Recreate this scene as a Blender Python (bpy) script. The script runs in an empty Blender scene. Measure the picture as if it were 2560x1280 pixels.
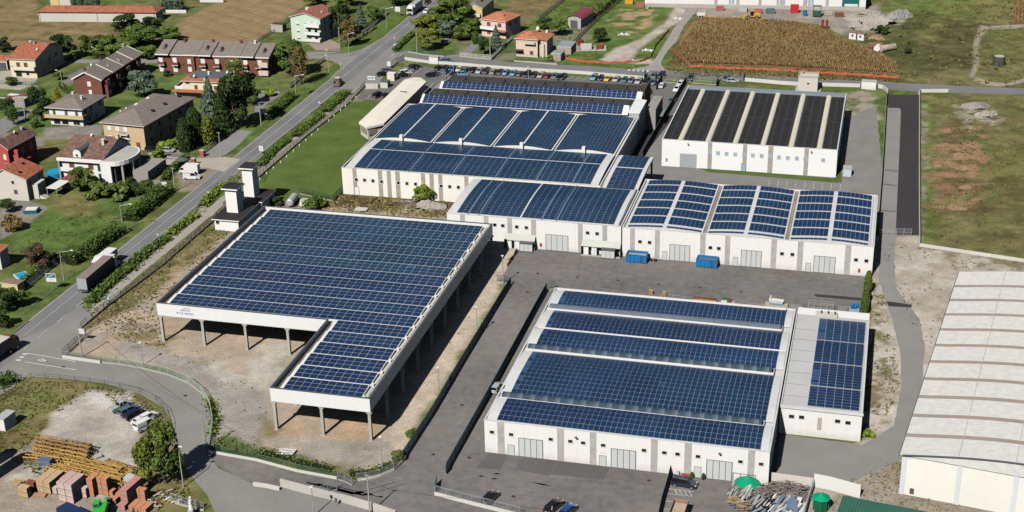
import bpy, math, random
import numpy as np
from mathutils import Vector, Matrix
R = math.radians
rng = random.Random(7)
scene = bpy.context.scene
COL = scene.collection
# ------------------------------------------------------------------ camera calibration
F, YAW, PIT, ROL, H = 3575.84, -0.264492, 0.414657, 0.0246495, 140.0
_cy, _sy = math.cos(YAW), math.sin(YAW); _cp, _sp = math.cos(PIT), math.sin(PIT); _cr, _sr = math.cos(ROL), math.sin(ROL)
FW = Vector((_sy*_cp, _cy*_cp, -_sp)); _rt = Vector((_cy, -_sy, 0)); _dn = FW.cross(_rt)
RT = _cr*_rt + _sr*_dn; DN = -_sr*_rt + _cr*_dn
def ray(px, py): return FW + RT*((px-1280)/F) + DN*((py-640)/F)
def G(px, py, z=0.0):
	"map survey: where the photographed point stands in the place (metres)"
	k = ray(px, py); t = (z-H)/k.z
	return (k.x*t, k.y*t)
def WY(px, py, Y):
	"x, z on a wall standing in the plane y = Y"
	k = ray(px, py); t = Y/k.y
	return (k.x*t, H+k.z*t)
def hgt(px, py, py2):
	g = G(px, py); best = None
	for i in range(0, 500):
		z = i/20; v = Vector((g[0], g[1], z-H)); y = 640+F*v.dot(DN)/v.dot(FW)
		if best is None or abs(y-py2) < best[0]: best = (abs(y-py2), z)
	return best[1]
def pxm(px, py):
	g = G(px, py); return F/Vector((g[0], g[1], -H)).dot(FW)
# ------------------------------------------------------------------ materials
MATS = {}
def mat(name, col, rough=0.8, var=0.15, scale=1.5, spec=0.3, metal=0.0, col2=None, bump=0.0, detail=6):
	if name in MATS: return MATS[name]
	m = bpy.data.materials.new(name); m.use_nodes = True; MATS[name] = m
	nt = m.node_tree; b = nt.nodes['Principled BSDF']
	b.inputs['Roughness'].default_value = rough
	b.inputs['Specular IOR Level'].default_value = spec
	b.inputs['Metallic'].default_value = metal
	c = tuple(col)+(1,)
	if var <= 0:
		b.inputs['Base Color'].default_value = c; return m
	geo = nt.nodes.new('ShaderNodeNewGeometry')
	n1 = nt.nodes.new('ShaderNodeTexNoise'); n1.inputs['Scale'].default_value = scale; n1.inputs['Detail'].default_value = detail; n1.inputs['Roughness'].default_value = .65
	n2 = nt.nodes.new('ShaderNodeTexNoise'); n2.inputs['Scale'].default_value = scale*.09; n2.inputs['Detail'].default_value = 4
	nt.links.new(geo.outputs['Position'], n1.inputs['Vector']); nt.links.new(geo.outputs['Position'], n2.inputs['Vector'])
	ad = nt.nodes.new('ShaderNodeMath'); ad.operation = 'ADD'
	nt.links.new(n1.outputs['Fac'], ad.inputs[0]); nt.links.new(n2.outputs['Fac'], ad.inputs[1])
	mr = nt.nodes.new('ShaderNodeMapRange'); mr.inputs['From Min'].default_value = .65; mr.inputs['From Max'].default_value = 1.35
	nt.links.new(ad.outputs[0], mr.inputs['Value'])
	mx = nt.nodes.new('ShaderNodeMix'); mx.data_type = 'RGBA'
	lo = tuple(x*(1-var) for x in col)+(1,); hi = tuple(min(1, x*(1+var)) for x in (col2 or col))+(1,)
	mx.inputs['A'].default_value = lo; mx.inputs['B'].default_value = hi
	nt.links.new(mr.outputs[0], mx.inputs['Factor']); nt.links.new(mx.outputs['Result'], b.inputs['Base Color'])
	if bump:
		bp = nt.nodes.new('ShaderNodeBump'); bp.inputs['Strength'].default_value = bump; bp.inputs['Distance'].default_value = .1
		nt.links.new(n1.outputs['Fac'], bp.inputs['Height']); nt.links.new(bp.outputs['Normal'], b.inputs['Normal'])
	return m
def mat_attr(name, rough, spec=.4, noise=0, scale=3, bump=0, translucent=0, tint=(1, 1, 1), coat=0, big=0):
	"colour comes from the per-face attribute 'Col' of the mesh"
	if name in MATS: return MATS[name]
	m = bpy.data.materials.new(name); m.use_nodes = True; MATS[name] = m
	nt = m.node_tree; b = nt.nodes['Principled BSDF']
	b.inputs['Roughness'].default_value = rough; b.inputs['Specular IOR Level'].default_value = spec
	a = nt.nodes.new('ShaderNodeAttribute'); a.attribute_name = 'Col'
	t = nt.nodes.new('ShaderNodeMix'); t.data_type = 'RGBA'; t.blend_type = 'MULTIPLY'; t.inputs['Factor'].default_value = 1
	t.inputs['B'].default_value = tuple(tint)+(1,)
	nt.links.new(a.outputs['Color'], t.inputs['A']); out = t.outputs['Result']
	if noise:
		geo = nt.nodes.new('ShaderNodeNewGeometry')
		n = nt.nodes.new('ShaderNodeTexNoise'); n.inputs['Scale'].default_value = scale; n.inputs['Detail'].default_value = 8; n.inputs['Roughness'].default_value = .7
		nt.links.new(geo.outputs['Position'], n.inputs['Vector'])
		mr = nt.nodes.new('ShaderNodeMapRange'); mr.inputs['From Min'].default_value = .3; mr.inputs['From Max'].default_value = .7
		mr.inputs['To Min'].default_value = 1-noise; mr.inputs['To Max'].default_value = 1+noise
		nt.links.new(n.outputs['Fac'], mr.inputs['Value'])
		v = nt.nodes.new('ShaderNodeVectorMath'); v.operation = 'SCALE'
		nt.links.new(out, v.inputs[0]); nt.links.new(mr.outputs[0], v.inputs['Scale']); out = v.outputs[0]
		if bump:
			bp = nt.nodes.new('ShaderNodeBump'); bp.inputs['Strength'].default_value = bump; bp.inputs['Distance'].default_value = .3
			nt.links.new(n.outputs['Fac'], bp.inputs['Height']); nt.links.new(bp.outputs['Normal'], b.inputs['Normal'])
	nt.links.new(out, b.inputs['Base Color'])
	if translucent:
		tr = nt.nodes.new('ShaderNodeBsdfTranslucent'); nt.links.new(out, tr.inputs['Color'])
		ms = nt.nodes.new('ShaderNodeMixShader'); ms.inputs[0].default_value = translucent
		o = nt.nodes['Material Output']
		nt.links.new(b.outputs[0], ms.inputs[1]); nt.links.new(tr.outputs[0], ms.inputs[2]); nt.links.new(ms.outputs[0], o.inputs[0])
	return m
def mat_stripe(name, c1, c2, axis, period, duty=.5, rough=.7, spec=.3, var=.12, soft=.08, dirt=0):
	"ribbed / tiled surface: bands across one local axis, with mottling"
	if name in MATS: return MATS[name]
	m = bpy.data.materials.new(name); m.use_nodes = True; MATS[name] = m
	nt = m.node_tree; b = nt.nodes['Principled BSDF']; b.inputs['Roughness'].default_value = rough; b.inputs['Specular IOR Level'].default_value = spec
	tc = nt.nodes.new('ShaderNodeTexCoord'); sx = nt.nodes.new('ShaderNodeSeparateXYZ'); nt.links.new(tc.outputs['Object'], sx.inputs[0])
	d = nt.nodes.new('ShaderNodeMath'); d.operation = 'DIVIDE'; d.inputs[1].default_value = period
	nt.links.new(sx.outputs['XYZ'.index(axis)], d.inputs[0])
	fr = nt.nodes.new('ShaderNodeMath'); fr.operation = 'FRACT'; nt.links.new(d.outputs[0], fr.inputs[0])
	mr = nt.nodes.new('ShaderNodeMapRange'); mr.inputs['From Min'].default_value = duty-soft; mr.inputs['From Max'].default_value = duty+soft
	nt.links.new(fr.outputs[0], mr.inputs['Value'])
	mx = nt.nodes.new('ShaderNodeMix'); mx.data_type = 'RGBA'
	mx.inputs['A'].default_value = tuple(c1)+(1,); mx.inputs['B'].default_value = tuple(c2)+(1,)
	nt.links.new(mr.outputs[0], mx.inputs['Factor'])
	n = nt.nodes.new('ShaderNodeTexNoise'); n.inputs['Scale'].default_value = .9; n.inputs['Detail'].default_value = 7; n.inputs['Roughness'].default_value = .7
	nt.links.new(tc.outputs['Object'], n.inputs['Vector'])
	m2 = nt.nodes.new('ShaderNodeMapRange'); m2.inputs['From Min'].default_value = .3; m2.inputs['From Max'].default_value = .7
	m2.inputs['To Min'].default_value = 1-var; m2.inputs['To Max'].default_value = 1+var
	nt.links.new(n.outputs['Fac'], m2.inputs['Value'])
	v = nt.nodes.new('ShaderNodeVectorMath'); v.operation = 'SCALE'
	nt.links.new(mx.outputs['Result'], v.inputs[0]); nt.links.new(m2.outputs[0], v.inputs['Scale']); nt.links.new(v.outputs[0], b.inputs['Base Color'])
	if dirt:
		n3 = nt.nodes.new('ShaderNodeTexNoise'); n3.inputs['Scale'].default_value = 1; n3.inputs['Detail'].default_value = 6
		mp = nt.nodes.new('ShaderNodeMapping'); mp.inputs['Scale'].default_value = (2.2, 2.2, .18); nt.links.new(tc.outputs['Object'], mp.inputs[0]); nt.links.new(mp.outputs[0], n3.inputs['Vector'])
		zr = nt.nodes.new('ShaderNodeMapRange'); zr.inputs['From Min'].default_value = 0; zr.inputs['From Max'].default_value = 1.6; zr.inputs['To Min'].default_value = .75; zr.inputs['To Max'].default_value = .12; nt.links.new(sx.outputs[2], zr.inputs['Value'])
		mu = nt.nodes.new('ShaderNodeMath'); mu.operation = 'MULTIPLY'; nt.links.new(zr.outputs[0], mu.inputs[0]); nt.links.new(n3.outputs['Fac'], mu.inputs[1])
		md = nt.nodes.new('ShaderNodeMix'); md.data_type = 'RGBA'; md.inputs['B'].default_value = (.40, .36, .30, 1); nt.links.new(mu.outputs[0], md.inputs['Factor']); nt.links.new(v.outputs[0], md.inputs['A']); nt.links.new(md.outputs['Result'], b.inputs['Base Color'])
	return m
WHITE2 = mat('white_metal_sheet', (.78, .78, .78), .5, .04, .8, .3)
CREAM = mat('cream_render', (.72, .67, .55), .85, .06, .8, .2)
GRYSTRIP = mat('grey_exposed_aggregate', (.42, .40, .38), .9, .22, 9, .2)
TANSTRIP = mat('tan_exposed_aggregate', (.37, .33, .29), .9, .22, 9, .2)
PALEROOF = mat('pale_roof_membrane', (.62, .62, .62), .7, .1, .6, .3)
CONC = mat('raw_concrete', (.44, .42, .38), .9, .14, 2, .2)
CONCD = mat('old_concrete', (.36, .33, .28), .9, .2, 1.4, .2)
DARKGLASS = mat('dark_window_glass', (.012, .013, .015), .12, 0, spec=.5)
BLUEGLASS = mat('sky_reflecting_glass', (.33, .42, .48), .2, .1, 1, .5)
FRAMEW = mat('white_window_frame', (.75, .74, .71), .5, 0)
GATE = mat('pale_grey_gate_sheet', (.56, .58, .58), .5, .05, .6, .3)
SEAM = mat('dark_seam', (.05, .05, .055), .8, 0)
GUTTER = mat('dark_gutter_metal', (.10, .105, .12), .45, .2, 2, .4)
ALU = mat('dull_aluminium', (.58, .60, .62), .35, .08, 2, .5, .3)
STEELB = mat('painted_blue_grey_steel', (.23, .27, .31), .5, .1, 2, .4)
FENCED = mat('dark_teal_fence_grating', (.11, .15, .17), .6, .15, 3, .3)
FENCEG = mat('galvanised_fence_wire', (.30, .33, .33), .5, .1, 3, .4)
FENCEGR = mat('green_plastic_fence_wire', (.05, .13, .08), .6, .1, 3)
TAR = mat('black_bitumen_roof', (.030, .027, .030), .85, .3, 1.2, .3)
WHITE = mat_stripe('white_precast', (.81, .80, .78), (.70, .69, .67), 'X', 2.5, .97, .75, .2, .035, .02, dirt=1)
REDTILE = mat_stripe('red_clay_tiles', (.40, .145, .085), (.27, .09, .055), 'Y', .42, .62, .8, .2, .42)
REDTILEO = mat_stripe('orange_clay_tiles', (.50, .20, .11), (.37, .135, .075), 'Y', .42, .62, .8, .2, .3)
BRNTILE = mat_stripe('mottled_brown_tiles', (.22, .13, .105), (.12, .07, .058), 'Y', .42, .6, .8, .2, .6)
GRYTILE = mat_stripe('grey_brown_concrete_tiles', (.235, .20, .18), (.17, .145, .13), 'Y', .5, .7, .85, .2, .22)
MAROON = mat_stripe('maroon_roof_sheet', (.26, .06, .085), (.19, .045, .06), 'Y', .5, .7, .5, .3, .15)
BRICKW = mat_stripe('red_brown_brick', (.20, .085, .06), (.16, .065, .045), 'Z', .25, .7, .9, .15, .2)
WOODBR = mat('brown_shutter_wood', (.17, .07, .035), .7, .15, 3)
BLACKP = mat('black_plastic', (.015, .015, .016), .6, 0)
RUBBER = mat('tyre_rubber', (.018, .018, .018), .9, 0)
RIM = mat('alloy_wheel_rim', (.45, .46, .48), .35, 0, metal=.6)
HEADL = mat('headlight_glass', (.75, .77, .80), .15, 0, spec=.6)
TAILL = mat('red_tail_light', (.35, .015, .012), .25, 0, spec=.5)
POLEC = mat('concrete_pole', (.40, .38, .34), .9, .1, 3)
GALV = mat('galvanised_steel', (.45, .47, .48), .45, .08, 4, .4, .3)
# ------------------------------------------------------------------ mesh helpers
class M:
	def __init__(s): s.v = []; s.f = []; s.m = []; s.c = []; s.cur = (1, 1, 1)
	def add(s, pts, m=0):
		i = len(s.v); s.v.extend(tuple(p) for p in pts); s.f.append(tuple(range(i, i+len(pts)))); s.m.append(m); s.c.append(s.cur)
	def raw(s, verts, faces, m=0):
		i = len(s.v); s.v.extend(tuple(p) for p in verts)
		for f in faces: s.f.append(tuple(i+k for k in f)); s.m.append(m); s.c.append(s.cur)
	def box(s, x0, y0, z0, x1, y1, z1, m=0):
		s.raw([(x0,y0,z0),(x1,y0,z0),(x1,y1,z0),(x0,y1,z0),(x0,y0,z1),(x1,y0,z1),(x1,y1,z1),(x0,y1,z1)],
			  [(0,3,2,1),(4,5,6,7),(0,1,5,4),(1,2,6,5),(2,3,7,6),(3,0,4,7)], m)
	def prism(s, bot, top, m=0, mtop=None):
		n = len(bot); s.raw(list(bot)+list(top), [(i, (i+1) % n, n+(i+1) % n, n+i) for i in range(n)]+[tuple(reversed(range(n)))], m)
		s.add(top, m if mtop is None else mtop)
	def bar(s, a, b, w, h=None, m=0):
		h = h or w; a = Vector(a); b = Vector(b); d = (b-a)
		if d.length < 1e-6: return
		d.normalize(); up = Vector((0, 0, 1)) if abs(d.z) < .95 else Vector((0, 1, 0))
		x = d.cross(up).normalized()*(w/2); y = x.cross(d).normalized()*(h/2)
		s.raw([a-x-y, a+x-y, a+x+y, a-x+y, b-x-y, b+x-y, b+x+y, b-x+y],
			  [(3,2,1,0),(4,5,6,7),(0,1,5,4),(1,2,6,5),(2,3,7,6),(3,0,4,7)], m)
	def cyl(s, a, b, r0, r1=None, n=8, m=0, cap=True):
		r1 = r0 if r1 is None else r1; a = Vector(a); b = Vector(b); d = (b-a).normalized()
		up = Vector((0, 0, 1)) if abs(d.z) < .9 else Vector((1, 0, 0)); x = d.cross(up).normalized(); y = d.cross(x)
		ra = [a+(x*math.cos(t)+y*math.sin(t))*r0 for t in (2*math.pi*i/n for i in range(n))]
		rb = [b+(x*math.cos(t)+y*math.sin(t))*r1 for t in (2*math.pi*i/n for i in range(n))]
		f = [(i, n+i, n+(i+1) % n, (i+1) % n) for i in range(n)]
		if cap: f += [tuple(range(n)), tuple(reversed(range(n, 2*n)))]
		s.raw(ra+rb, f, m)
	def dome(s, c, r, rz, n=10, k=4, m=0):
		for j in range(k):
			t0, t1 = math.pi/2*j/k, math.pi/2*(j+1)/k
			for i in range(n):
				a0, a1 = 2*math.pi*i/n, 2*math.pi*(i+1)/n
				P = lambda a, t: (c[0]+r*math.cos(a)*math.cos(t), c[1]+r*math.sin(a)*math.cos(t), c[2]+rz*math.sin(t))
				s.add([P(a0,t0), P(a1,t0), P(a1,t1), P(a0,t1)], m)
	def mesh(s, name, mats, smooth=False, color=False):
		me = bpy.data.meshes.new(name); me.from_pydata(s.v, [], s.f)
		for k in (mats if isinstance(mats, (list, tuple)) else [mats]): me.materials.append(k)
		if any(s.m): me.polygons.foreach_set('material_index', s.m)
		if smooth: me.polygons.foreach_set('use_smooth', [True]*len(s.f))
		if color:
			at = me.color_attributes.new('Col', 'FLOAT_COLOR', 'CORNER')
			n = np.array([len(f) for f in s.f]); c = np.ones((len(s.c), 4)); c[:, :3] = np.array(s.c)
			at.data.foreach_set('color', np.repeat(c, n, axis=0).ravel())
		me.update(); return me
	def build(s, name, mats, parent=None, smooth=False, color=False, loc=None):
		return link(name, s.mesh(name, mats, smooth, color), parent, loc)
def link(name, me, parent=None, loc=None, rz=0):
	o = bpy.data.objects.new(name, me); COL.objects.link(o)
	if parent: o.parent = parent
	if loc: o.location = loc
	if rz: o.rotation_euler.z = rz
	return o
def tag(o, label, cat, group=None):
	o['label'] = label; o['category'] = cat
	if group: o['group'] = group
	return o
def thing(name, label, cat, loc=(0, 0, 0), rz=0, group=None):
	o = bpy.data.objects.new(name, None); COL.objects.link(o); o.location = (loc[0], loc[1], loc[2] if len(loc) > 2 else 0); o.rotation_euler.z = rz
	o.empty_display_size = .3
	return tag(o, label, cat, group)
def struct(o): o['kind'] = 'structure'; return o
def stuff(o): o['kind'] = 'stuff'; return o
def copy_tree(o, parent=None):
	c = o.copy(); COL.objects.link(c); c.parent = parent
	for ch in list(o.children): copy_tree(ch, c)
	return c
def relabel(o, label, group=None):
	o['label'] = label
	if group: o['group'] = group
	return o
# value noise (numpy)
def vnoise(x, y, seed=0):
	xi = np.floor(x).astype(np.int64); yi = np.floor(y).astype(np.int64); fx = x-xi; fy = y-yi
	fx = fx*fx*(3-2*fx); fy = fy*fy*(3-2*fy)
	def h(a, b):
		n = (a*374761393 + b*668265263 + seed*982451653) & 0x7fffffff
		n = ((n ^ (n >> 13))*1274126177) & 0x7fffffff
		return ((n ^ (n >> 16)) & 0xffff)/65535.0
	return (h(xi, yi)*(1-fx)+h(xi+1, yi)*fx)*(1-fy)+(h(xi, yi+1)*(1-fx)+h(xi+1, yi+1)*fx)*fy
def fbm(x, y, seed=0, o=4):
	s = 0; a = .5; t = 0
	for i in range(o):
		s = s+a*vnoise(x*2**i, y*2**i, seed+i*17); t += a; a *= .55
	return s/t
# ------------------------------------------------------------------ ground: one sheet to the horizon, colour painted from the survey of the land
def axis_steps(a, b, fine, tail):
	n = int((b-a)/fine); mid = np.linspace(a, b, n+1)
	return np.concatenate([a-np.array(tail[::-1]), mid, b+np.array(tail)])
GX = axis_steps(-385, 75, .62, [4, 12, 30, 80, 200, 600, 1800, 6000])
_y1 = np.arange(168, 330, .48); _y2 = np.arange(330, 640, .75)
GY = np.concatenate([[-6000, -1500, -400, 0, 90, 140, 160], _y1, _y2, [650, 670, 720, 820, 1100, 2000, 7000]])
NX, NY = len(GX), len(GY)
XX, YY = np.meshgrid(GX, GY); XF = XX.ravel(); YF = YY.ravel()
LAWN = (.098, .150, .040); ROUGH = (.150, .155, .058); DRY = (.20, .165, .075); WEED = (.175, .155, .075)
TAN = (.375, .32, .26); ORANGE = (.46, .32, .21); PALE = (.50, .455, .40); PLOUGH = (.27, .195, .105); PLOUGHD = (.19, .15, .07)
SLAB = (.33, .305, .275); BROWN = (.13, .085, .045); BRIGHT = (.115, .165, .04); DARKG = (.07, .085, .028); PAVER = (.26, .235, .205)
base = np.empty((len(XF), 3))
w = fbm(XF*.05, YF*.05, 3)[:, None]; w2 = fbm(XF*.3, YF*.3, 9)[:, None]
mixw = np.clip((w-.35)*3.2, 0, 1)
base[:] = np.array(ROUGH)*(1-mixw)+np.array(LAWN)*mixw
DXW = (fbm(XF*.22, YF*.22, 31)-.5); DYW = (fbm(XF*.22, YF*.22, 57)-.5)
DX2 = (fbm(XF*.9, YF*.9, 71)-.5); DY2 = (fbm(XF*.9, YF*.9, 87)-.5)
def sdist(poly, x, y):
	n = len(poly); d = np.full(len(x), 1e9); ins = np.zeros(len(x), bool)
	for i in range(n):
		x0, y0 = poly[i]; x1, y1 = poly[(i+1) % n]; ex, ey = x1-x0, y1-y0
		t = np.clip(((x-x0)*ex+(y-y0)*ey)/max(1e-9, ex*ex+ey*ey), 0, 1)
		d = np.minimum(d, np.hypot(x-x0-t*ex, y-y0-t*ey))
		c = ((y0 <= y) & (y1 > y)) | ((y1 <= y) & (y0 > y))
		xi = x0+(y-y0)*ex/(ey if abs(ey) > 1e-9 else 1e-9)
		ins ^= c & (x < xi)
	return np.where(ins, -d, d)
def paint(px, col, soft=.6, warp=0.0, amount=1.0, patch=None, seed=0, col2=None, stripe=None):
	poly = [G(*p) for p in px]; xs = [p[0] for p in poly]; ys = [p[1] for p in poly]; e = soft+warp*2+1
	sel = np.nonzero((XF > min(xs)-e) & (XF < max(xs)+e) & (YF > min(ys)-e) & (YF < max(ys)+e))[0]
	if not len(sel): return
	x, y = XF[sel], YF[sel]
	d = sdist(poly, x+DXW[sel]*warp*2.4+DX2[sel]*warp, y+DYW[sel]*warp*2.4+DY2[sel]*warp)
	a = np.clip(.5-d/(2*soft), 0, 1)*amount
	if patch is not None:
		sc, th, hard = patch; a = a*np.clip((fbm(x*sc, y*sc, 100+seed)-th)*hard, 0, 1)
	c = np.array(col)[None, :]*np.ones((len(x), 1))
	if col2 is not None:
		t = np.clip((fbm(x*.16, y*.16, 200+seed)-.3)*2.5, 0, 1)[:, None]; c = c*(1-t)+np.array(col2)*t
	if stripe is not None:
		ang, per, amp = stripe; q = x*math.cos(ang)+y*math.sin(ang)+DXW[sel]*1.5
		c = c*(1+amp*np.sin(q*2*math.pi/per)[:, None]+amp*.7*np.sin(q*2*math.pi/(per*3.3)+1)[:, None])
	base[sel] = base[sel]*(1-a[:, None])+c*a[:, None]
# fields at the top left
paint([(-400,-60),(95,-60),(95,22),(100,54),(392,56),(290,85),(270,110),(200,118),(140,112),(-60,125),(-400,140)], PLOUGHD, 1, 1.5, stripe=(1.45, 3.1, .08), col2=PLOUGH)
paint([(362,118),(385,92),(425,68),(490,32),(550,2),(620,-60),(900,-60),(790,-5),(715,45),(660,88),(640,104),(520,108)], PLOUGH, 1, .8, stripe=(1.02, 2.6, .09), col2=(.28, .20, .11))
paint([(1280,-60),(1440,-60),(1405,0),(1290,75),(1262,40)], PLOUGHD, 1, .6, stripe=(1.9, 2.4, .06), col2=(.2, .15, .07))
# top centre: green plot with bare earth and gravel track
paint([(1290,85),(1410,0),(1560,-60),(1660,-20),(1660,40),(1620,90),(1500,150),(1400,140)], BRIGHT, 1, 1, col2=LAWN)
paint([(1560,22),(1640,25),(1635,60),(1600,85),(1540,80),(1520,60)], ORANGE, 1.2, 2.5, .8, (.25, .42, 6), 5)
paint([(1500,150),(1540,120),(1600,98),(1660,60),(1682,30),(1690,5),(1730,0),(1720,25),(1700,50),(1655,82),(1610,112),(1580,150),(1630,148),(1640,160),(1540,158)], TAN, .8, .8, col2=PALE)
paint([(1640,-20),(1790,-20),(1830,20),(2100,26),(2215,8),(2195,45),(2150,80),(2100,88),(2060,62),(1980,54),(1760,46),(1740,30),(1700,20),(1640,12)], TAN, 1, 1.2, col2=(.27, .25, .22))
# far right meadow
paint([(2200,-80),(2900,-80),(2900,250),(2560,222),(2340,210),(2245,205),(2240,150),(2130,110),(2100,90),(2200,40)], ROUGH, 1.5, 2, col2=WEED)
paint([(2250,-60),(2520,-60),(2530,30),(2440,62),(2300,50),(2215,20)], BRIGHT, 2, 3, .75, (.06, .3, 4), 2)
paint([(2180,30),(2330,25),(2520,75),(2440,170),(2260,180),(2190,110)], (.085, .09, .035), 2.5, 4, .85, (.07, .36, 5), 8)
paint([(2325,45),(2365,40),(2345,90),(2310,110),(2298,85)], (.2, .19, .06), 2, 2, .8)
paint([(2420,0),(2530,-40),(2530,55),(2460,50)], DRY, 3, 3, .6)
paint([(2110,40),(2200,25),(2270,45),(2260,60),(2190,85),(2130,75)], PALE, 1, 2, .9, (.2, .35, 5), 4)
# building plot behind the black roofed hall
paint([(1740,190),(1800,205),(2180,215),(2218,235),(2208,300),(2115,300),(2112,238),(1745,215)], ROUGH, .8, 1, col2=LAWN)
paint([(2060,235),(2180,225),(2205,300),(2110,300)], TAN, 1, 2, .8, (.25, .4, 6), 6)
# corn field floor and margins
paint([(1660,175),(1700,100),(1745,40),(2000,55),(2130,110),(2245,160),(2255,205),(1680,195)], WEED, 1, 1.5, col2=BROWN)
# right hand meadow with earth heaps
SOIL = (.34, .205, .125); OLIVE = (.135, .165, .045)
paint([(2299,238),(2900,240),(2900,680),(2560,652),(2300,612)], WEED, .3, 0, col2=ROUGH)
paint([(2400,300),(2900,260),(2900,640),(2450,560)], (.14, .14, .05), 3, 4, .8, (.06, .32, 4), 12)
paint([(2303,240),(2330,240),(2345,420),(2340,600),(2305,605)], BRIGHT, 1, 1.5, .95, (.2, .35, 5), 14)
paint([(2302,260),(2322,260),(2316,560),(2304,560)], TAN, .8, 1.2, .7, (.35, .45, 6), 15)
paint([(2325,300),(2460,300),(2480,420),(2440,520),(2325,545)], BROWN, 2, 3, .6, (.14, .36, 5), 26)
paint([(2335,320),(2455,315),(2475,420),(2435,520),(2335,530)], SOIL, 1.5, 3, .9, (.26, .42, 7), 16)
paint([(2460,270),(2900,240),(2900,680),(2470,620)], OLIVE, 3, 4, .8, (.05, .4, 4), 27, col2=BROWN)
paint([(2400,260),(2500,255),(2495,330),(2400,330)], PALE, 1.5, 3, .6, (.35, .5, 7), 17)
paint([(2345,440),(2560,500),(2560,600),(2330,560)], BROWN, 2, 3, .5, (.15, .42, 5), 18)
for q in ([(2452,62),(2475,70),(2452,95),(2446,130),(2448,165),(2432,195),(2425,190),(2434,150),(2436,100)], [(2475,66),(2570,60),(2570,68),(2478,76)], [(2440,192),(2475,205),(2520,208),(2560,196),(2580,170),(2590,178),(2560,205),(2515,216),(2470,213),(2432,200)]): paint(q, TAN, .5, .5, .9)
for q, c, a in (([(2230,20),(2290,30),(2300,120),(2250,200),(2240,150),(2150,95)], DARKG, .7), ([(2330,0),(2480,20),(2460,60),(2380,45)], (.17, .17, .06), .8), ([(2460,75),(2560,70),(2560,200),(2450,190)], (.13, .14, .045), .8), ([(2300,60),(2430,80),(2430,170),(2280,190)], (.085, .075, .035), .6)): paint(q, c, 2.5, 4, a, (.08, .3, 4), 61)
# stony ground on the right
paint([(2178,590),(2240,588),(2300,590),(2300,618),(2700,668),(2900,720),(2900,1400),(1920,1400),(1950,1195),(2160,1100),(2178,700)], TAN, .6, .6, col2=PALE)
paint([(2178,700),(2260,760),(2250,960),(2200,1080),(2150,1110),(2170,800)], PALE, 1, 1.5, .7, (.3, .4, 5), 21)
paint([(2175,690),(2215,750),(2230,900),(2215,1080),(2160,1100),(2172,820)], WEED, 1, 2, .9, (.28, .47, 7), 22)
paint([(2300,618),(2560,650),(2560,690),(2420,672)], WEED, 1, 2, .8, (.3, .45, 6), 23)
paint([(2130,1200),(2260,1140),(2560,1290),(2040,1290)], (.30, .255, .21), 1, 1, .8)
paint([(2240,1150),(2560,1260),(2560,1300),(2230,1200)], WEED, 1, 2, .8, (.4, .46, 6), 24)
# lawn by the rear hall
paint([(880,252),(960,250),(940,345),(880,400),(845,490),(640,505),(690,400)], LAWN, .3, 0, col2=(.062, .115, .02))
paint([(862,488),(1130,505),(1135,545),(1050,545),(690,515),(780,500)], WEED, .8, 1.2, col2=BROWN)
paint([(1010,500),(1120,515),(1130,560),(1000,530)], PALE, 1, 2, .8, (.3, .38, 5), 31)
# strip between the road fence and the canopy
paint([(560,520),(665,515),(395,760),(410,870),(200,840),(230,790)], ROUGH, .6, 1, col2=WEED)
paint([(540,590),(600,560),(400,760),(330,830),(240,810),(400,690)], DRY, 1, 2, .85, (.2, .38, 5), 33)
paint([(350,700),(520,590),(545,600),(400,730)], ORANGE, 1, 1.5, .6, (.25, .45, 6), 34)
# ground under and around the canopy
paint([(330,770),(680,500),(1240,560),(1300,615),(1240,720),(1000,1150),(940,1180),(860,1170),(530,1120),(535,1020),(480,950),(420,920),(250,895),(165,880),(205,830)], TAN, .8, 1, col2=(.45, .36, .27))
paint([(400,780),(690,520),(1225,570),(935,1115),(690,1085),(850,860),(410,860)], ORANGE, 1, 1.5, .9, (.09, .3, 4), 36)
paint([(180,850),(350,850),(450,890),(620,960),(680,1000),(650,1120),(530,1110),(535,1000),(420,915)], SLAB, .8, 1, .95)
paint([(500,920),(700,850),(750,870),(680,980),(560,960)], (.47, .44, .38), 1.2, 2.5, .9, (.2, .33, 5), 38)
paint([(260,850),(310,850),(290,880),(240,880)], ORANGE, .8, 1, .6)
paint([(330,800),(470,830),(420,880),(260,850)], DRY, 1, 2.5, .8, (.4, .46, 7), 39)
paint([(560,1080),(640,1110),(860,1165),(700,1150),(530,1125)], LAWN, .8, 1.5, .9)
paint([(650,1040),(720,1080),(650,1110)], DRY, 1, 1.5, .8)
paint([(870,1110),(980,1100),(985,1120),(910,1130)], DRY, .7, 1.2, .7)
paint([(830,1150),(900,1150),(910,1180),(850,1175)], DRY, .7, 1.2, .8)
paint([(660,1095),(960,1100),(1000,1060),(1000,1140),(900,1170),(760,1140)], SLAB, 1, 1.2, .7)
paint([(1240,600),(1300,620),(1250,720),(990,1140),(965,1100)], (.52, .44, .345), 1, 1, .9)
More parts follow.
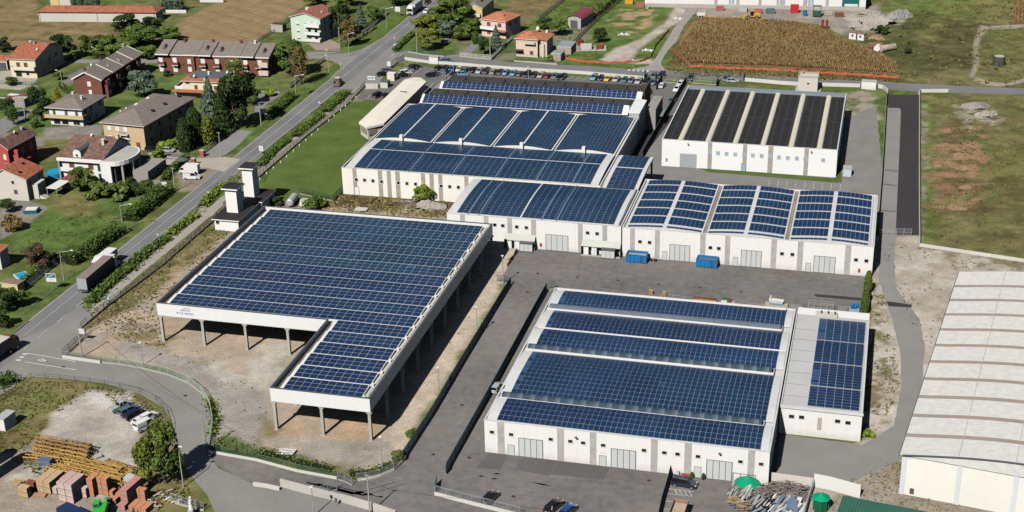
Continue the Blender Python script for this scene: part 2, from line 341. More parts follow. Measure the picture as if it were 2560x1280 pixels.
# builder's yard bottom left
paint([(-200,940),(70,940),(220,955),(350,985),(410,1020),(435,1070),(430,1110),(455,1160),(500,1230),(520,1320),(-300,1320),(-300,1000)], ROUGH, .6, .6, col2=DRY)
paint([(-100,1160),(80,1120),(140,1030),(230,975),(320,985),(360,1035),(345,1090),(350,1180),(300,1230),(380,1320),(-200,1320)], (.37, .335, .295), 1, 1.5, col2=PALE)
paint([(225,978),(320,985),(330,1005),(270,1015),(215,1000)], (.55, .52, .48), 1, 1.5, .8)
paint([(0,1130),(110,1100),(100,1150),(0,1200)], (.25, .20, .15), 1, 2, .7)
paint([(50,1140),(160,1180),(330,1200),(320,1250),(200,1215),(60,1175)], (.10, .115, .035), 1, 1.6, .9, (.2, .35, 5), 44)
paint([(0,1190),(250,1240),(400,1260),(350,1320),(-100,1320)], (.33, .27, .22), 1, 2, .9)
paint([(-60,1090),(40,1080),(110,1050),(60,1110),(-60,1150)], BROWN, 1, 2, .6)
# housing quarter: gardens
paint([(-60,120),(270,110),(400,160),(700,150),(690,200),(560,270),(-60,300)], LAWN, 1, 1, .7, (.08, .3, 4), 50)
paint([(0,610),(60,560),(240,480),(360,490),(330,540),(220,640),(120,650)], LAWN, .8, 1)
paint([(130,500),(240,480),(230,540),(160,540)], DRY, 1.5, 2, .8)
paint([(0,690),(110,630),(150,640),(70,720),(0,720)], BRIGHT, .8, .5)
paint([(0,800),(70,730),(230,660),(180,710),(0,835)], LAWN, .6, .5)
paint([(110,320),(260,310),(250,345),(110,350)], PAVER, .5, .3)
paint([(0,330),(110,345),(110,372),(0,340)], PAVER, .5, .5)
paint([(0,505),(70,500),(120,520),(60,570),(0,600)], PAVER, .5, .5)
paint([(90,365),(150,370),(140,395),(105,400)], (.2, .13, .07), .5, .3)
paint([(370,375),(480,390),(490,415),(380,405)], PAVER, .5, .3)
paint([(350,418),(430,420),(400,445),(340,450)], DRY, .5, .5)
paint([(440,430),(500,400),(560,395),(600,402),(520,470),(450,480)], (.27, .225, .18), .8, 1)
paint([(490,395),(545,360),(590,325),(630,328),(560,390)], (.3, .29, .27), .3, .2)
paint([(805,92),(845,110),(850,128),(790,125),(770,108)], PAVER, .4, .3)
paint([(0,195),(60,190),(90,205),(50,225),(0,222)], (.42, .39, .34), .5, .3)
paint([(150,200),(215,165),(235,165),(170,215)], (.2, .19, .18), .5, .3)
paint([(270,310),(330,300),(320,345),(260,345)], PAVER, .5, .3)
paint([(645,240),(720,225),(700,240),(650,275),(640,290)], WEED, 1, .8, .8)
paint([(1125,150),(1290,130),(1290,150),(1160,155)], PAVER, .5, .5, .6)
paint([(1150,90),(1220,80),(1190,140),(1140,145)], (.2, .17, .13), 1, 1, .6)
paint([(1385,60),(1480,70),(1470,100),(1380,140),(1350,140)], PAVER, .8, .6, .5)
# gravel shoulders of the main road
paint([(880,222),(960,215),(850,300),(800,330)], TAN, 1, 1, .5)
paint([(215,770),(280,700),(330,640),(420,570),(560,440),(620,400),(660,380),(700,350),(640,430),(540,520),(430,620),(300,720),(235,790)], (.28, .245, .2), .8, .8, .6)
jit = (.80+.40*fbm(XF*.8, YF*.8, 5)[:, None])*(1+(np.clip((fbm(XF*.3, YF*.3, 15)[:, None]-.28)*2.2, 0, 1)-.5)*np.where(base.sum(1, keepdims=True) > .45, .2, .6))
jit2 = .9+.2*vnoise(XF*2.2, YF*2.2, 6)[:, None]
base *= jit*jit2
ZZ = np.zeros(len(XF))
verts = np.stack([XF, YF, ZZ], 1)
ii = (np.arange(NY-1)[:, None]*NX+np.arange(NX-1)[None, :]).ravel()
quads = np.stack([ii, ii+1, ii+NX+1, ii+NX], 1)
me = bpy.data.meshes.new('ground')
me.vertices.add(len(verts)); me.vertices.foreach_set('co', verts.ravel())
me.loops.add(quads.size); me.loops.foreach_set('vertex_index', quads.ravel().astype(np.int32))
me.polygons.add(len(quads)); me.polygons.foreach_set('loop_start', np.arange(0, quads.size, 4, dtype=np.int32))
me.update(calc_edges=True)
at = me.color_attributes.new('Col', 'FLOAT_COLOR', 'POINT')
at.data.foreach_set('color', np.concatenate([base, np.ones((len(base), 1))], 1).ravel())
GROUNDM = mat_attr('natural_ground', .95, .1, .38, 2.6, .25)
me.materials.append(GROUNDM)
struct(link('ground', me))
# ------------------------------------------------------------------ crisp sheets
_lay = [0]
def sheet(name, pts, m, z=None, px=True, rag=0.0, step=1.5):
	P = [G(*p) for p in pts] if px else list(pts)
	if rag:
		Q = []
		for i in range(len(P)):
			a, b = P[i], P[(i+1) % len(P)]; L = math.dist(a, b); n = max(1, int(L/step))
			for k in range(n):
				t = k/n; r = rag if 0 < k else rag*.4
				Q.append((a[0]+(b[0]-a[0])*t+rng.uniform(-r, r), a[1]+(b[1]-a[1])*t+rng.uniform(-r, r)))
		P = Q
	if sum(a[0]*b[1]-b[0]*a[1] for a, b in zip(P, P[1:]+P[:1])) < 0: P.reverse()
	if z is None: _lay[0] += 1; z = .012+.0012*_lay[0]
	k = M(); k.add([(p[0], p[1], z) for p in P]); return struct(k.build(name, m))
ROADM = mat('worn_road_asphalt', (.180, .180, .186), .85, .14, 1.2, .25, col2=(.205, .203, .205))
ROADB = mat('pale_road_asphalt', (.255, .245, .232), .9, .14, 1.4, .2)
YARDM = mat('yard_asphalt', (.160, .149, .143), .9, .26, .55, .2, col2=(.200, .186, .178))
YARDD = mat('patched_yard_asphalt', (.135, .125, .12), .9, .16, 1.3, .2)
NEWASP = mat('fresh_black_asphalt', (.050, .045, .047), .9, .15, .7, .2)
PAVEM = mat('grey_block_paving', (.235, .225, .215), .9, .16, 2.2, .2)
LANEM = mat('grey_concrete_lane', (.26, .25, .24), .9, .12, 1.6, .2)
TRACKM = mat('pale_lane', (.33, .31, .285), .9, .16, 1.6, .2)
LINEW = mat('white_road_paint', (.62, .62, .60), .7, .25, 2.5, .2)
LINEY = mat('yellow_road_paint', (.50, .33, .10), .7, .25, 2.5, .2)
KERB = mat('kerb_concrete', (.46, .44, .40), .9, .15, 2, .2)
sheet('paved_yard', [(1690,265),(1718,222),(2115,238),(2112,300),(2190,262),(2207,440),(2195,560),(1600,460),(1590,395)], PAVEM, rag=.15)
ROADL = [(-180.6,100),(-180.6,243),(-180.6,288),(-180.6,328),(-181.3,377),(-182,440),(-181.9,494),(-182.3,522),(-184,551),(-190,700),(-200,1000)]
ROADR = [(-173.4,100),(-173.5,262),(-173.9,289),(-174.1,360),(-174.4,389),(-174.5,428),(-174.9,516),(-176.2,554),(-182,700),(-192,1000)]
sheet('side_road', [(60,150),(350,147),(392,147),(700,140),(787,129),(850,130),(905,122),(960,92),(1000,110),(815,206),(836,190),(853,172),(848,160),(825,150),(787,146),(700,152),(392,158),(350,158),(60,158)], ROADB)
sheet('junction_apron', [(965,100),(985,132),(1022,127),(1015,148),(975,164),(966,182),(952,200),(948,215),(917,222),(880,222),(850,224),(800,250),(900,140)], ROADB)
sheet('top_road', [(1010,126),(1100,138),(1160,144),(1290,157.5),(1480,166),(1580,173),(1660,176),(1920,191),(2370,214),(2700,226),(2700,240),(2300,230),(2160,217.5),(1920,205.5),(1700,192),(1610,188),(1280,172),(1020,152),(965,165)], ROADM)
sheet('lane', [(1575,174),(1620,165),(1632,155),(1645,136),(1682,75),(1710,32),(1722,12),(1730,-10),(1765,-10),(1752,5),(1737,32),(1710,65),(1690,105),(1670,125),(1655,150),(1652,162),(1662,177)], TRACKM, rag=.12)
sheet('curved_road', [(0,895),(60,850),(150,875),(165,893),(255,905),(355,920),(420,935),(480,960),(515,995),(530,1030),(533,1070),(525,1100),(521,1130),(545,1170),(640,1213),(700,1219),(905,1264),(1010,1300),(1000,1340),(560,1340),(520,1240),(490,1205),(455,1160),(434,1110),(432,1060),(410,1020),(350,985),(260,958),(160,946),(70,942),(0,990),(-60,1040)], ROADB)
sheet('main_road', ROADL+ROADR[::-1], ROADM, px=False)
sheet('road_shoulder', [(232,748),(226,775),(232,800),(205,830),(158,893),(30,912),(50,850),(130,815),(195,765)], ROADB)
sheet('yard', [(1230,560),(2185,600),(2178,700),(2160,790),(2130,1100),(1960,1080),(1925,1205),(1830,1330),(960,1330),(905,1262),(700,1214),(640,1210),(600,1195),(545,1165),(521,1130),(560,1136),(640,1152),(745,1180),(850,1197),(900,1202),(935,1196),(985,1176),(1008,1152),(1262,735),(1277,712),(1258,690),(1275,660),(1296,622)], YARDM)
sheet('car_park', [(1040,163),(1098,172),(1290,183),(1610,203),(1700,207),(1722,203),(1700,262),(1600,395),(1450,395),(1100,300),(1000,265),(960,252),(893,250),(905,225),(970,222),(975,205),(1000,200)], mat('car_park_asphalt', (.165, .158, .152), .9, .15, 1, .2))
sheet('service_alley', [(1652,288),(1688,288),(1603,398),(1545,398)], NEWASP)
sheet('concrete_lane', [(2217,268),(2252,270),(2242,580),(2235,640),(2240,720),(2265,755),(2300,800),(2312,870),(2305,960),(2290,1060),(2270,1140),(2130,1205),(1938,1198),(1950,1085),(2155,1112),(2235,1065),(2255,960),(2250,880),(2230,800),(2213,750),(2197,700),(2198,640),(2197,588),(2207,440)], LANEM, rag=.1)
sheet('new_road', [(2218,237),(2297,237),(2297,588),(2239,586),(2253,276),(2248,270),(2221,270)], NEWASP)
sheet('road_patch', [(1305,1145),(1395,1150),(1375,1190),(1285,1175)], YARDD)
sheet('road_patch', [(1395,1153),(1525,1168),(1510,1200),(1378,1186)], YARDD)
sheet('road_patch', [(2035,735),(2155,745),(2155,752),(2040,742)], NEWASP)
sheet('road_patch', [(2216,753),(2280,762),(2278,769),(2222,766)], NEWASP)
sheet('road_patch', [(1225,1130),(1270,1135),(1250,1175),(1190,1168)], YARDD)
for q in ((2213,423,2246,427),(2209,459,2243,463),(2200,525,2240,528)):
	sheet('road_patch', [(q[0],q[1]),(q[2],q[3]),(q[2],q[3]+3),(q[0],q[1]+3)], YARDD)
sheet('garden_path', [(645,235),(690,232),(700,240),(665,262),(640,300),(632,297)], PAVEM)
sheet('pavement', [(492,395),(545,362),(590,326),(628,328),(600,360),(560,390)], LANEM)
sheet('driveway', [(490,396),(560,392),(602,398),(560,430),(520,420),(430,415),(365,408),(372,398)], mat('cream_gravel_drive', (.42, .38, .32), .9, .15, 2))
sheet('driveway', [(375,380),(440,372),(480,390),(488,400),(385,398)], PAVEM)
sheet('garden_path', [(340,452),(400,450),(438,428),(445,434),(408,456),(385,462),(345,458)], LANEM)
sheet('driveway', [(1110,140),(1150,135),(1195,95),(1215,98),(1170,140),(1150,150)], PAVEM)
sheet('driveway', [(0,178),(35,176),(95,198),(70,215),(0,222)], mat('cream_gravel_drive', (.42, .38, .32)))
sheet('driveway', [(0,300),(45,275),(85,272),(70,290),(25,325),(0,340)], PAVEM)
sheet('driveway', [(770,108),(808,92),(846,108),(852,122),(790,126)], mat('pink_block_drive', (.33, .27, .23), .9, .15, 2))
sheet('lawn', [(640,505),(690,402),(760,340),(868,256),(962,251),(930,330),(905,350),(930,362),(856,420),(858,480),(833,503)], mat('mown_lawn', (.088, .130, .032), .95, .24, 1.6, .1, col2=(.108, .150, .040), bump=.3))
sheet('lawn', [(668,320),(770,235),(832,160),(848,162),(852,172),(832,190),(790,225),(750,232),(715,235)], mat('verge_grass', (.10, .150, .036), .95, .3, 2.2, .1, bump=.3))
sheet('lawn', [(870,228),(912,222),(890,242),(840,288),(800,322),(745,362),(700,398),(655,440),(640,428),(668,398),(738,338),(800,284)], mat('verge_grass', (.06, .11, .02)), rag=.3)
sheet('gravel_verge', [(520,500),(560,475),(575,490),(530,540),(490,560),(495,530)], mat('gravel_footpath', (.36, .33, .29), .9, .18, 2), rag=.3)
sheet('lawn', [(505,508),(560,468),(568,452),(600,440),(612,430),(575,475),(545,500),(520,520)], mat('verge_grass', (.06, .11, .02)), rag=.3)
sheet('lawn', [(215,770),(225,745),(300,680),(390,600),(470,545),(505,530),(470,575),(400,632),(320,700),(240,775)], mat('verge_grass', (.06, .11, .02)), rag=.3)
sheet('footpath', [(203,822),(330,703),(470,588),(560,512),(552,502),(455,570),(315,688),(236,755)], mat('gravel_footpath', (.36, .33, .29), .9, .18, 2), rag=.15)
sheet('footpath', [(645,444),(765,338),(870,258),(912,213),(900,212),(858,248),(748,334),(642,430)], mat('gravel_footpath', (.36, .33, .29)), rag=.15)
sheet('lawn', [(780,140),(880,130),(905,122),(960,90),(1015,40),(985,28),(940,75),(870,128)], mat('verge_grass', (.06, .11, .02)))
sheet('lawn', [(1055,152),(1100,158),(1160,164),(1290,176),(1330,181),(1610,195),(1612,200),(1480,193),(1290,182),(1100,171),(1040,163)], mat('verge_grass', (.06, .11, .02)))
sheet('lawn', [(1860,222),(1995,222),(1990,232),(1800,229),(1795,215)], mat('verge_grass', (.06, .11, .02)))
sheet('lawn', [(2050,217),(2160,219),(2165,226),(2046,226)], mat('mown_lawn', (.05, .098, .017)))
sheet('lawn', [(1745,420),(1760,419),(2080,446),(2092,443),(2100,380),(2105,456),(2092,457),(1770,430)], mat('mown_lawn', (.05, .098, .017)))
# painted markings
MK = M(); MKY = M()
def line_w(pts, w=.16, z=.105, k=None, dash=None):
	k = k or MK
	for a, b in zip(pts, pts[1:]):
		a = Vector(a); b = Vector(b); L = (b-a).length; d = (b-a)/L; n = Vector((-d.y, d.x))*w/2
		segs = [(0, L)] if not dash else [(t, min(L, t+dash[0])) for t in np.arange(0, L, sum(dash))]
		for t0, t1 in segs:
			p, q = a+d*t0, a+d*t1; k.add([(p.x-n.x, p.y-n.y, z), (q.x-n.x, q.y-n.y, z), (q.x+n.x, q.y+n.y, z), (p.x+n.x, p.y+n.y, z)][::-1])
def line_px(pts, w=.16, **k): line_w([G(*p) for p in pts], w, **k)
off = lambda L, d: [(x+d, y) for x, y in L]
line_w(off(ROADL[1:4], .55)+off(ROADL[4:6], .55)+[(-181.6, 452)]); line_w([(-181.4,490)]+off(ROADL[7:10], .55))
line_w([(-180.05, 180), (-180.05, 250)])
line_w([(-173.9,262)]+off(ROADR[2:4], -.5)+[G(733,318),G(846,224)]); line_w([G(1010,90)]+off(ROADR[7:10], -.5))
ctr = [((a[0]+b[0])/2, a[1]) for a, b in zip(ROADL[1:], [(-173.5,243),(-173.9,288),(-174,328),(-174.3,377),(-174.5,440),(-174.8,494),(-175,522),(-176.2,551),(-182,700)])]
line_w(ctr[:4], .13); line_w(ctr[3:6]); line_w(ctr[5:])
line_w([G(212,750), G(60,875)], dash=(4, 4)); line_px([(858,170),(958,95)], dash=(3, 3)); line_px([(868,160),(890,146)], dash=(1.5, 2))
line_px([(850,156),(853,170),(828,195)]); line_px([(985,135),(978,142)], .3); line_px([(950,200),(1005,135)], dash=(4, 3))
line_px([(68,884),(190,905)], .22); line_px([(62,906),(192,926)], .22); line_px([(45,903),(65,884)], 1.1, dash=(.6, .8))
line_px([(95,903),(118,904)], .3); line_px([(95,903),(103,898)], .3); line_px([(103,898),(118,904)], .3)
line_px([(1290,159),(1480,167.5)], .14); line_px([(1660,178),(1920,193),(2370,215.5)], .16); line_px([(1570,176),(1625,178)], 2.2, dash=(.7, .9))
line_px([(1583,172),(1628,165),(1636,155),(1650,135)], .14); line_px([(1650,160),(1658,172),(1672,178)], .14); line_px([(782,144),(830,150)], .3, dash=(2, 1)); line_px([(787,141),(850,143)], .14)
for i in range(35):                                   # bays of the long parking row
	x = -181+0*i; gx = G(1082,172)[0]+i*2.62; y0 = G(1082+17*i, 172+.78*i)[1]-3
	line_w([(gx-.9, y0-2.6), (gx+.2, y0+2.4)], .12)
line_px([(1057,168),(1025,195)], .14); line_px([(1095,176),(1280,187)], .1)
line_px([(925,238),(918,249)], .12); line_px([(905,237),(945,240)], .12, k=MKY); line_px([(928,226),(965,229)], .12, k=MKY)
for i in range(9):
	x0, y0 = G(1925+22*i, 450+1.4*i); line_w([(x0, y0), (x0+.1, y0-5)], .1)
for a, b in (((1672,1223),(1734,1230)),((1668,1235),(1731,1242)),((1686,1224),(1694,1238)),((1698,1226),(1706,1239)),((1710,1227),(1719,1241)),((1722,1229),(1731,1242)),((1664,1254),(1727,1262)),((1656,1273),(1676,1276)),((1675,1204),(1684,1205))): line_px([a, b], .12)
for a, b in (((262,990),(300,1005)),((280,1010),(305,988)),((265,985),(330,990))): line_px([a, b], .1, k=MKY)
for a, b in (((274,893),(290,897)),((274,893),(276,898)),((289,892),(287,899))): line_px([(a[0], a[1]+0), b], .25, k=MKY)
TS = M()
for L_ in ([(1452,640),(1446,690),(1424,722),(1405,740)],[(1462,662),(1500,672),(1538,668),(1543,650)],[(1270,652),(1340,655),(1446,662)],[(753,1174),(720,1212)],[(1300,860),(1215,1000),(1130,1150)],[(1262,760),(1425,690)],[(1500,1190),(1640,1215)]): line_w([G(*p) for p in L_], .15, .029, TS)
struct(TS.build('asphalt_seam', YARDD))
TY = M()
for dx in (0, .55, 2.0, 2.6, 5.0, 6.6): line_w([(x+dx, y) for x, y in (G(1268,770), G(1175,925), G(1085,1075), G(1040,1150), G(985,1205), G(880,1235), G(760,1205))], .5, .027, TY)
for q in ([(1400,700),(1600,700),(1800,715),(2050,735)],[(1330,690),(1500,680),(1700,690),(1900,705),(2120,730)],[(1120,1215),(1250,1195),(1450,1225),(1620,1250)],[(1150,1180),(1300,1210),(1480,1260)]):
	for dy in (0, 1.7): line_w([(a, b+dy) for a, b in (G(*p) for p in q)], .45, .027, TY)
struct(TY.build('tyre_track', mat('tyre_worn_asphalt', (.186, .174, .167), .9, .26, .55)))
struct(MK.build('road_marking', LINEW)); struct(MKY.build('road_marking', LINEY))
# ------------------------------------------------------------------ solar roofs
CELL = mat_attr('solar_cell_glass', .3, .35)
ALUF = mat('panel_frame_aluminium', (.45, .48, .52), .5, .06, 2, .3)
SKYL = mat('translucent_skylight_sheet', (.52, .58, .66), .35, .08, 1, .5)
srng = random.Random(11)
def cellcol(t, purple=0.0):
	a = srng.random(); b = .93+.14*srng.random()
	c = [.0130*b, .036*b, .094*b]
	if t: c = [x*y for x, y in zip(c, t)]
	if srng.random() < purple: c = [c[0]*1.45, c[1]*.94, c[2]*.95]
	if srng.random() < .0012: c = [c[0]*1.8, c[1]*1.8, c[2]*1.6]
	return tuple(c)
def solar(parent, fm, nu, nv, gu=.045, gv=.045, tint=None, purple=.12, wide=(), lift=.05, first=None):
	"one array: frame sheet plus every glass cell; fm(s, t) is the roof surface; wide = column indexes followed by a walkway"
	k = M(); step = max(1, nu//24)
	for i in range(0, nu, step):
		for j in range(nv):
			s0, s1 = i/nu, min(nu, i+step)/nu; t0, t1 = j/nv, (j+1)/nv
			k.add([fm(s0, t0), fm(s1, t0), fm(s1, t1), fm(s0, t1)], 0)
	so = srng.random()*90; vv = lambda a, b: float(vnoise(np.array([a]), np.array([b]), 3)[0])
	for i in range(nu):
		pz = purple*(1.8 if (i//7) % 3 == 1 else .6)
		for j in range(nv):
			if (i, j) in wide: continue
			a0, a1 = (i+gu)/nu, (i+1-gu)/nu; b0, b1 = (j+gv)/nv, (j+1-gv)/nv
			q = [fm(a0, b0), fm(a1, b0), fm(a1, b1), fm(a0, b1)]
			q_ = .84+.34*vv(i*.16+so, j*.2+so); k.cur = cellcol(first if (i == 0 and first and srng.random() < .5) else tint, pz)
			k.cur = (k.cur[0]*q_, k.cur[1]*q_*(.92+.2*vv(i*.1+so, 5+so)), k.cur[2]*q_)
			k.add([(x, y, z+lift) for x, y, z in q], 1)
	return k.build('solar_array', [ALUF, CELL], parent, color=True)
def flat(x0, x1, y0, y1, z0, z1, sag=0.0, axis='t'):
	"rectangle sloping from z0 (near) to z1 (far) with an optional crown"
	def f(s, t):
		u = t if axis == 't' else s
		return (x0+(x1-x0)*s, y0+(y1-y0)*t, z0+(z1-z0)*(t if axis == 't' else s)+sag*4*u*(1-u))
	return f
_win = {}
def window_mesh(w, h, pane=DARKGLASS, frame=FRAMEW, reveal=.1):
	key = (round(w, 2), round(h, 2), pane.name, frame.name)
	if key not in _win:
		k = M(); t = reveal
		k.box(-w/2-t, -.05, -h/2-t, -w/2, .01, h/2+t); k.box(w/2, -.05, -h/2-t, w/2+t, .01, h/2+t)
		k.box(-w/2, -.05, h/2, w/2, .01, h/2+t); k.box(-w/2-.02, -.09, -h/2-t, w/2+.02, .01, -h/2)
		p = M(); p.add([(-w/2, -.015, -h/2), (w/2, -.015, -h/2), (w/2, -.015, h/2), (-w/2, -.015, h/2)])
		p2 = M(); p2.box(-.03, -.035, -h/2, .03, -.02, h/2)
		_win[key] = (k.mesh('window', frame), p.mesh('pane', pane))
	return _win[key]
def window(parent, x, y, z, w, h, rz=0, pane=DARKGLASS, frame=FRAMEW, shutter=None, reveal=.1):
	a, b = window_mesh(w, h, pane, frame, reveal)
	o = link('window', a, parent, (x, y, z), rz); link('pane', b, o)
	if shutter:
		k = M()
		if shutter == 'roller': k.box(-w/2, -.045, -h/2+h*.25, w/2, -.02, h/2); k.build('roller_blind', FRAMEW, o)
		elif shutter == 'white': k.box(-w/2, -.06, -h/2, w/2, -.02, h/2); k.build('shutter', FRAMEW, o)
		else:
			k.box(-w*.52, -.09, -h/2, -w*.02, -.02, h/2); k.box(w*.02, -.09, -h/2, w*.52, -.02, h/2); k.build('shutter', shutter, o)
	return o
def door(parent, x, y, w, h, rz=0, m=GATE, name='door', z=0):
	k = M(); k.box(-w/2, -.05, 0, w/2, -.005, h, 0); t = .06
	k.box(-w/2-t, -.055, 0, -w/2, .0, h+t, 1); k.box(w/2, -.055, 0, w/2+t, 0, h+t, 1); k.box(-w/2, -.055, h, w/2, 0, h+t, 1)
	o = k.build(name, [m, SEAM], parent, loc=(x, y, z)); o.rotation_euler.z = rz
	q = M(); q.box(w*.36, -.1, h*.46, w*.44, -.051, h*.5); q.build('handle', BLACKP, o); return o
def gate(parent, x0, x1, y, h, n=4):
	k = M(); w = (x1-x0)/n
	for i in range(n): k.box(x0+i*w+.05, y-.06, .08, x0+(i+1)*w-.05, y-.012, h, 0)
	k.box(x0-.08, y-.03, .0, x1+.08, y-.004, h+.1, 1)
	for i in (1, 3): k.box(x0+i*w-.05, y-.1, h*.42, x0+i*w+.05, y-.06, h*.5, 1)
	return k.build('folding_gate', [GATE, SEAM], parent)
def strip(parent, x0, x1, y, z1, m=GRYSTRIP, z0=.02):
	k = M(); k.box(x0, y-.025, z0, x1, y-.002, z1); return k.build('wall_strip', m, parent)
def extinguisher(parent, x, y, z):
	k = M(); k.box(x-.25, y-.2, z-.4, x+.25, y-.01, z+.4); return k.build('fire_hose_cabinet', mat('signal_red', (.5, .03, .03), .5, 0), parent)
def floodlight(parent, x, y, z):
	k = M(); k.bar((x, y, z), (x, y-.5, z+.05), .06); k.box(x-.22, y-.75, z-.08, x+.22, y-.45, z+.1); return k.build('wall_lamp', GUTTER, parent)
def shell(name, parent, x0, x1, y0, y1, z1, m=WHITE, par=.25, roofz=None, roofm=PALEROOF, joints=True):
	"walls with a parapet rim, and the flat roof deck inside it"
	k = M(); roofz = z1-.35 if roofz is None else roofz
	k.box(x0, y0, 0, x1, y0+par, z1); k.box(x0, y1-par, 0, x1, y1, z1)
	k.box(x0, y0+par, 0, x0+par, y1-par, z1); k.box(x1-par, y0+par, 0, x1, y1-par, z1)
	o = k.build('wall', m, parent)
	c = M(); e = .06; c.box(x0-e, y0-e, z1, x1+e, y0+par, z1+.05); c.box(x0-e, y1-par, z1, x1+e, y1+e, z1+.05); c.box(x0-e, y0+par, z1, x0+par, y1-par, z1+.05); c.box(x1-par, y0+par, z1, x1+e, y1-par, z1+.05)
	c.build('coping', PALEROOF, parent)
	r = M(); r.add([(x0+par, y0+par, roofz), (x1-par, y0+par, roofz), (x1-par, y1-par, roofz), (x0+par, y1-par, roofz)]); r.build('roof', roofm, parent)
	return o
# ------------------------------------------------------------------ A: open canopy with solar vaults (L plan)
cx, cyy = -87.0, 217.5
T = thing('solar_canopy', 'white L shaped open canopy on concrete pillars with saw rows of solar panels', 'canopy', (cx, cyy))
X0, X1, XL, Y0, YM, Y1 = -59.0, 0.0, -20.0, 0.0, 29.6, 86.6          # local to the front right corner
ZB, ZT = 6.4, 9.3
SHEETW = mat_stripe('white_ribbed_cladding', (.78, .78, .77), (.70, .71, .72), 'Z', .42, .9, .5, .3, .04)
def fascia(a, b, inner):
	k = M(); a = Vector(a); b = Vector(b); n = Vector(inner)*.25
	k.prism([(a.x, a.y, ZB), (b.x, b.y, ZB), (b.x+n.x, b.y+n.y, ZB), (a.x+n.x, a.y+n.y, ZB)], [(a.x, a.y, ZT), (b.x, b.y, ZT), (b.x+n.x, b.y+n.y, ZT), (a.x+n.x, a.y+n.y, ZT)], 0)
	o = k.build('fascia', SHEETW, T)
	c = M(); m2 = Vector(inner)*.34; e = Vector(inner)*-.05
	c.prism([(a.x+e.x, a.y+e.y, ZT), (b.x+e.x, b.y+e.y, ZT), (b.x+m2.x, b.y+m2.y, ZT), (a.x+m2.x, a.y+m2.y, ZT)], [(a.x+e.x, a.y+e.y, ZT+.07), (b.x+e.x, b.y+e.y, ZT+.07), (b.x+m2.x, b.y+m2.y, ZT+.07), (a.x+m2.x, a.y+m2.y, ZT+.07)])
	c.build('capping', GUTTER, o); return o
fascia((XL, Y0), (X1, Y0), (0, 1)); fascia((X1, Y0+.25), (X1, Y1-.25), (-1, 0)); fascia((X0, Y1), (X1, Y1), (0, -1))
fascia((X0, YM+.25), (X0, Y1-.25), (1, 0)); fascia((X0, YM), (XL+.25, YM), (0, 1)); fascia((XL, Y0+.25), (XL, YM), (1, 0))
pk = M(); pk.box(-.28, -.28, 0, .28, .28, ZB-.45); pk.box(-.55, -.3, ZB-.45, .55, .3, ZB-.1); pk.box(-.45, -.45, 0, .45, .45, .12)
pm = pk.mesh('pillar', CONC)
for y in np.arange(0.5, 87, 9.55): link('pillar', pm, T, (-.4, float(y), 0))
for y in np.arange(0.5, 87, 9.55):
	link('pillar', pm, T, (-19.6, float(y), 0))
for x in (-10.0,):
	for y in (.5, 29.2, 86): link('pillar', pm, T, (x, y, 0))
for x in (-58.5, -48.8, -38.9, -29.2):
	for y in (29.9, 49, 67, 86): link('pillar', pm, T, (x, float(y), 0))
bm_ = M()                                                                # beams under the deck
for y in np.arange(29.9, 87, 9.55): bm_.box(X0+.3, y-.25, ZB-.1, X1-.3, y+.25, ZB+.9)
for y in (.5, 10, 19.6): bm_.box(XL+.3, y-.25, ZB-.1, X1-.3, y+.25, ZB+.9)
bm_.build('roof_beam', CONC, T)
dk = M(); zd = 8.25
dk.add([(X0+.25, YM+.25, zd), (X1-.25, YM+.25, zd), (X1-.25, Y1-.25, zd), (X0+.25, Y1-.25, zd)])
dk.add([(XL+.25, Y0+.25, zd), (X1-.25, Y0+.25, zd), (X1-.25, YM+.25, zd), (XL+.25, YM+.25, zd)])
DECK = mat('cream_roof_membrane', (.60, .56, .49), .8, .1, 1, .2); dk.build('roof_deck', DECK, T)
gt = M(); gt.box(X1-1.1, Y0+.3, zd+.01, X1-.35, Y1-.3, zd+.1); gt.box(XL+.35, Y0+.3, zd+.01, XL+1.0, YM, zd+.1); gt.box(X0+.35, YM+.3, zd+.01, X0+1.0, Y1-.3, zd+.1)
gt.build('roof_gutter', mat('dark_wet_gutter', (.16, .14, .12), .8, .3, 2), T)
rail = M(); rail.cyl((X1-.62, Y0+1, ZT+.1), (X1-.62, Y1-.5, ZT+.1), .06, n=6)
for y in np.arange(2, 86, 5): rail.bar((X1-.62, y, zd), (X1-.62, y, ZT+.1), .06)
rail.build('safety_rail', GALV, T)
VW = mat('white_vault_sheet', (.76, .75, .72), .6, .08, 1)
pitch = (Y1-1.6)/17
for r in range(17):
	y0 = 1.0+r*pitch; main = y0 > YM-1.2
	xa = (X0 if main else XL)+2.0; xb = X1-2.2
	def prof(t): return zd+.12+.40*t+.55*t*(1-t)*(1-t)
	yb = y0+pitch-.22
	v = M(); n = 7
	pts = [(y0+(yb-y0)*i/n, prof(i/n)) for i in range(n+1)]
	full = pts+[(yb+.1, prof(1)*.6+zd*.4), (yb+.2, zd)]
	for (ya, za), (yc, zc) in zip(full, full[1:]): v.add([(xa-.7, ya, za), (xb+.15, ya, za), (xb+.15, yc, zc), (xa-.7, yc, zc)])
	for x, fl in ((xa-.7, 1), (xb+.15, 0)):
		ring = [(x, y0, zd)]+[(x, y, z) for y, z in full]; v.add(ring[::-1] if fl == 0 else ring)
	vo = v.build('vault', VW, T)
	def fm(s, t, y0=y0, yb=yb, xa=xa, xb=xb): return (xa+(xb-xa)*s, y0+.54+(yb-y0-.58)*t, prof(.11+.89*t)+.06)
	sun_t = (1.25, 1.3, 1.05) if r > 10 else (1.05, 1.0, 1.0)
	solar(T, fm, 32 if main else 10, 3, .03, .035, sun_t, .28 if r in (9, 10, 11, 13) else .08)
	e = M(); e.box(xb+.25, y0+.3, zd, xb+.75, y0+1.0, zd+.45); e.build('drain_box', VW, T)
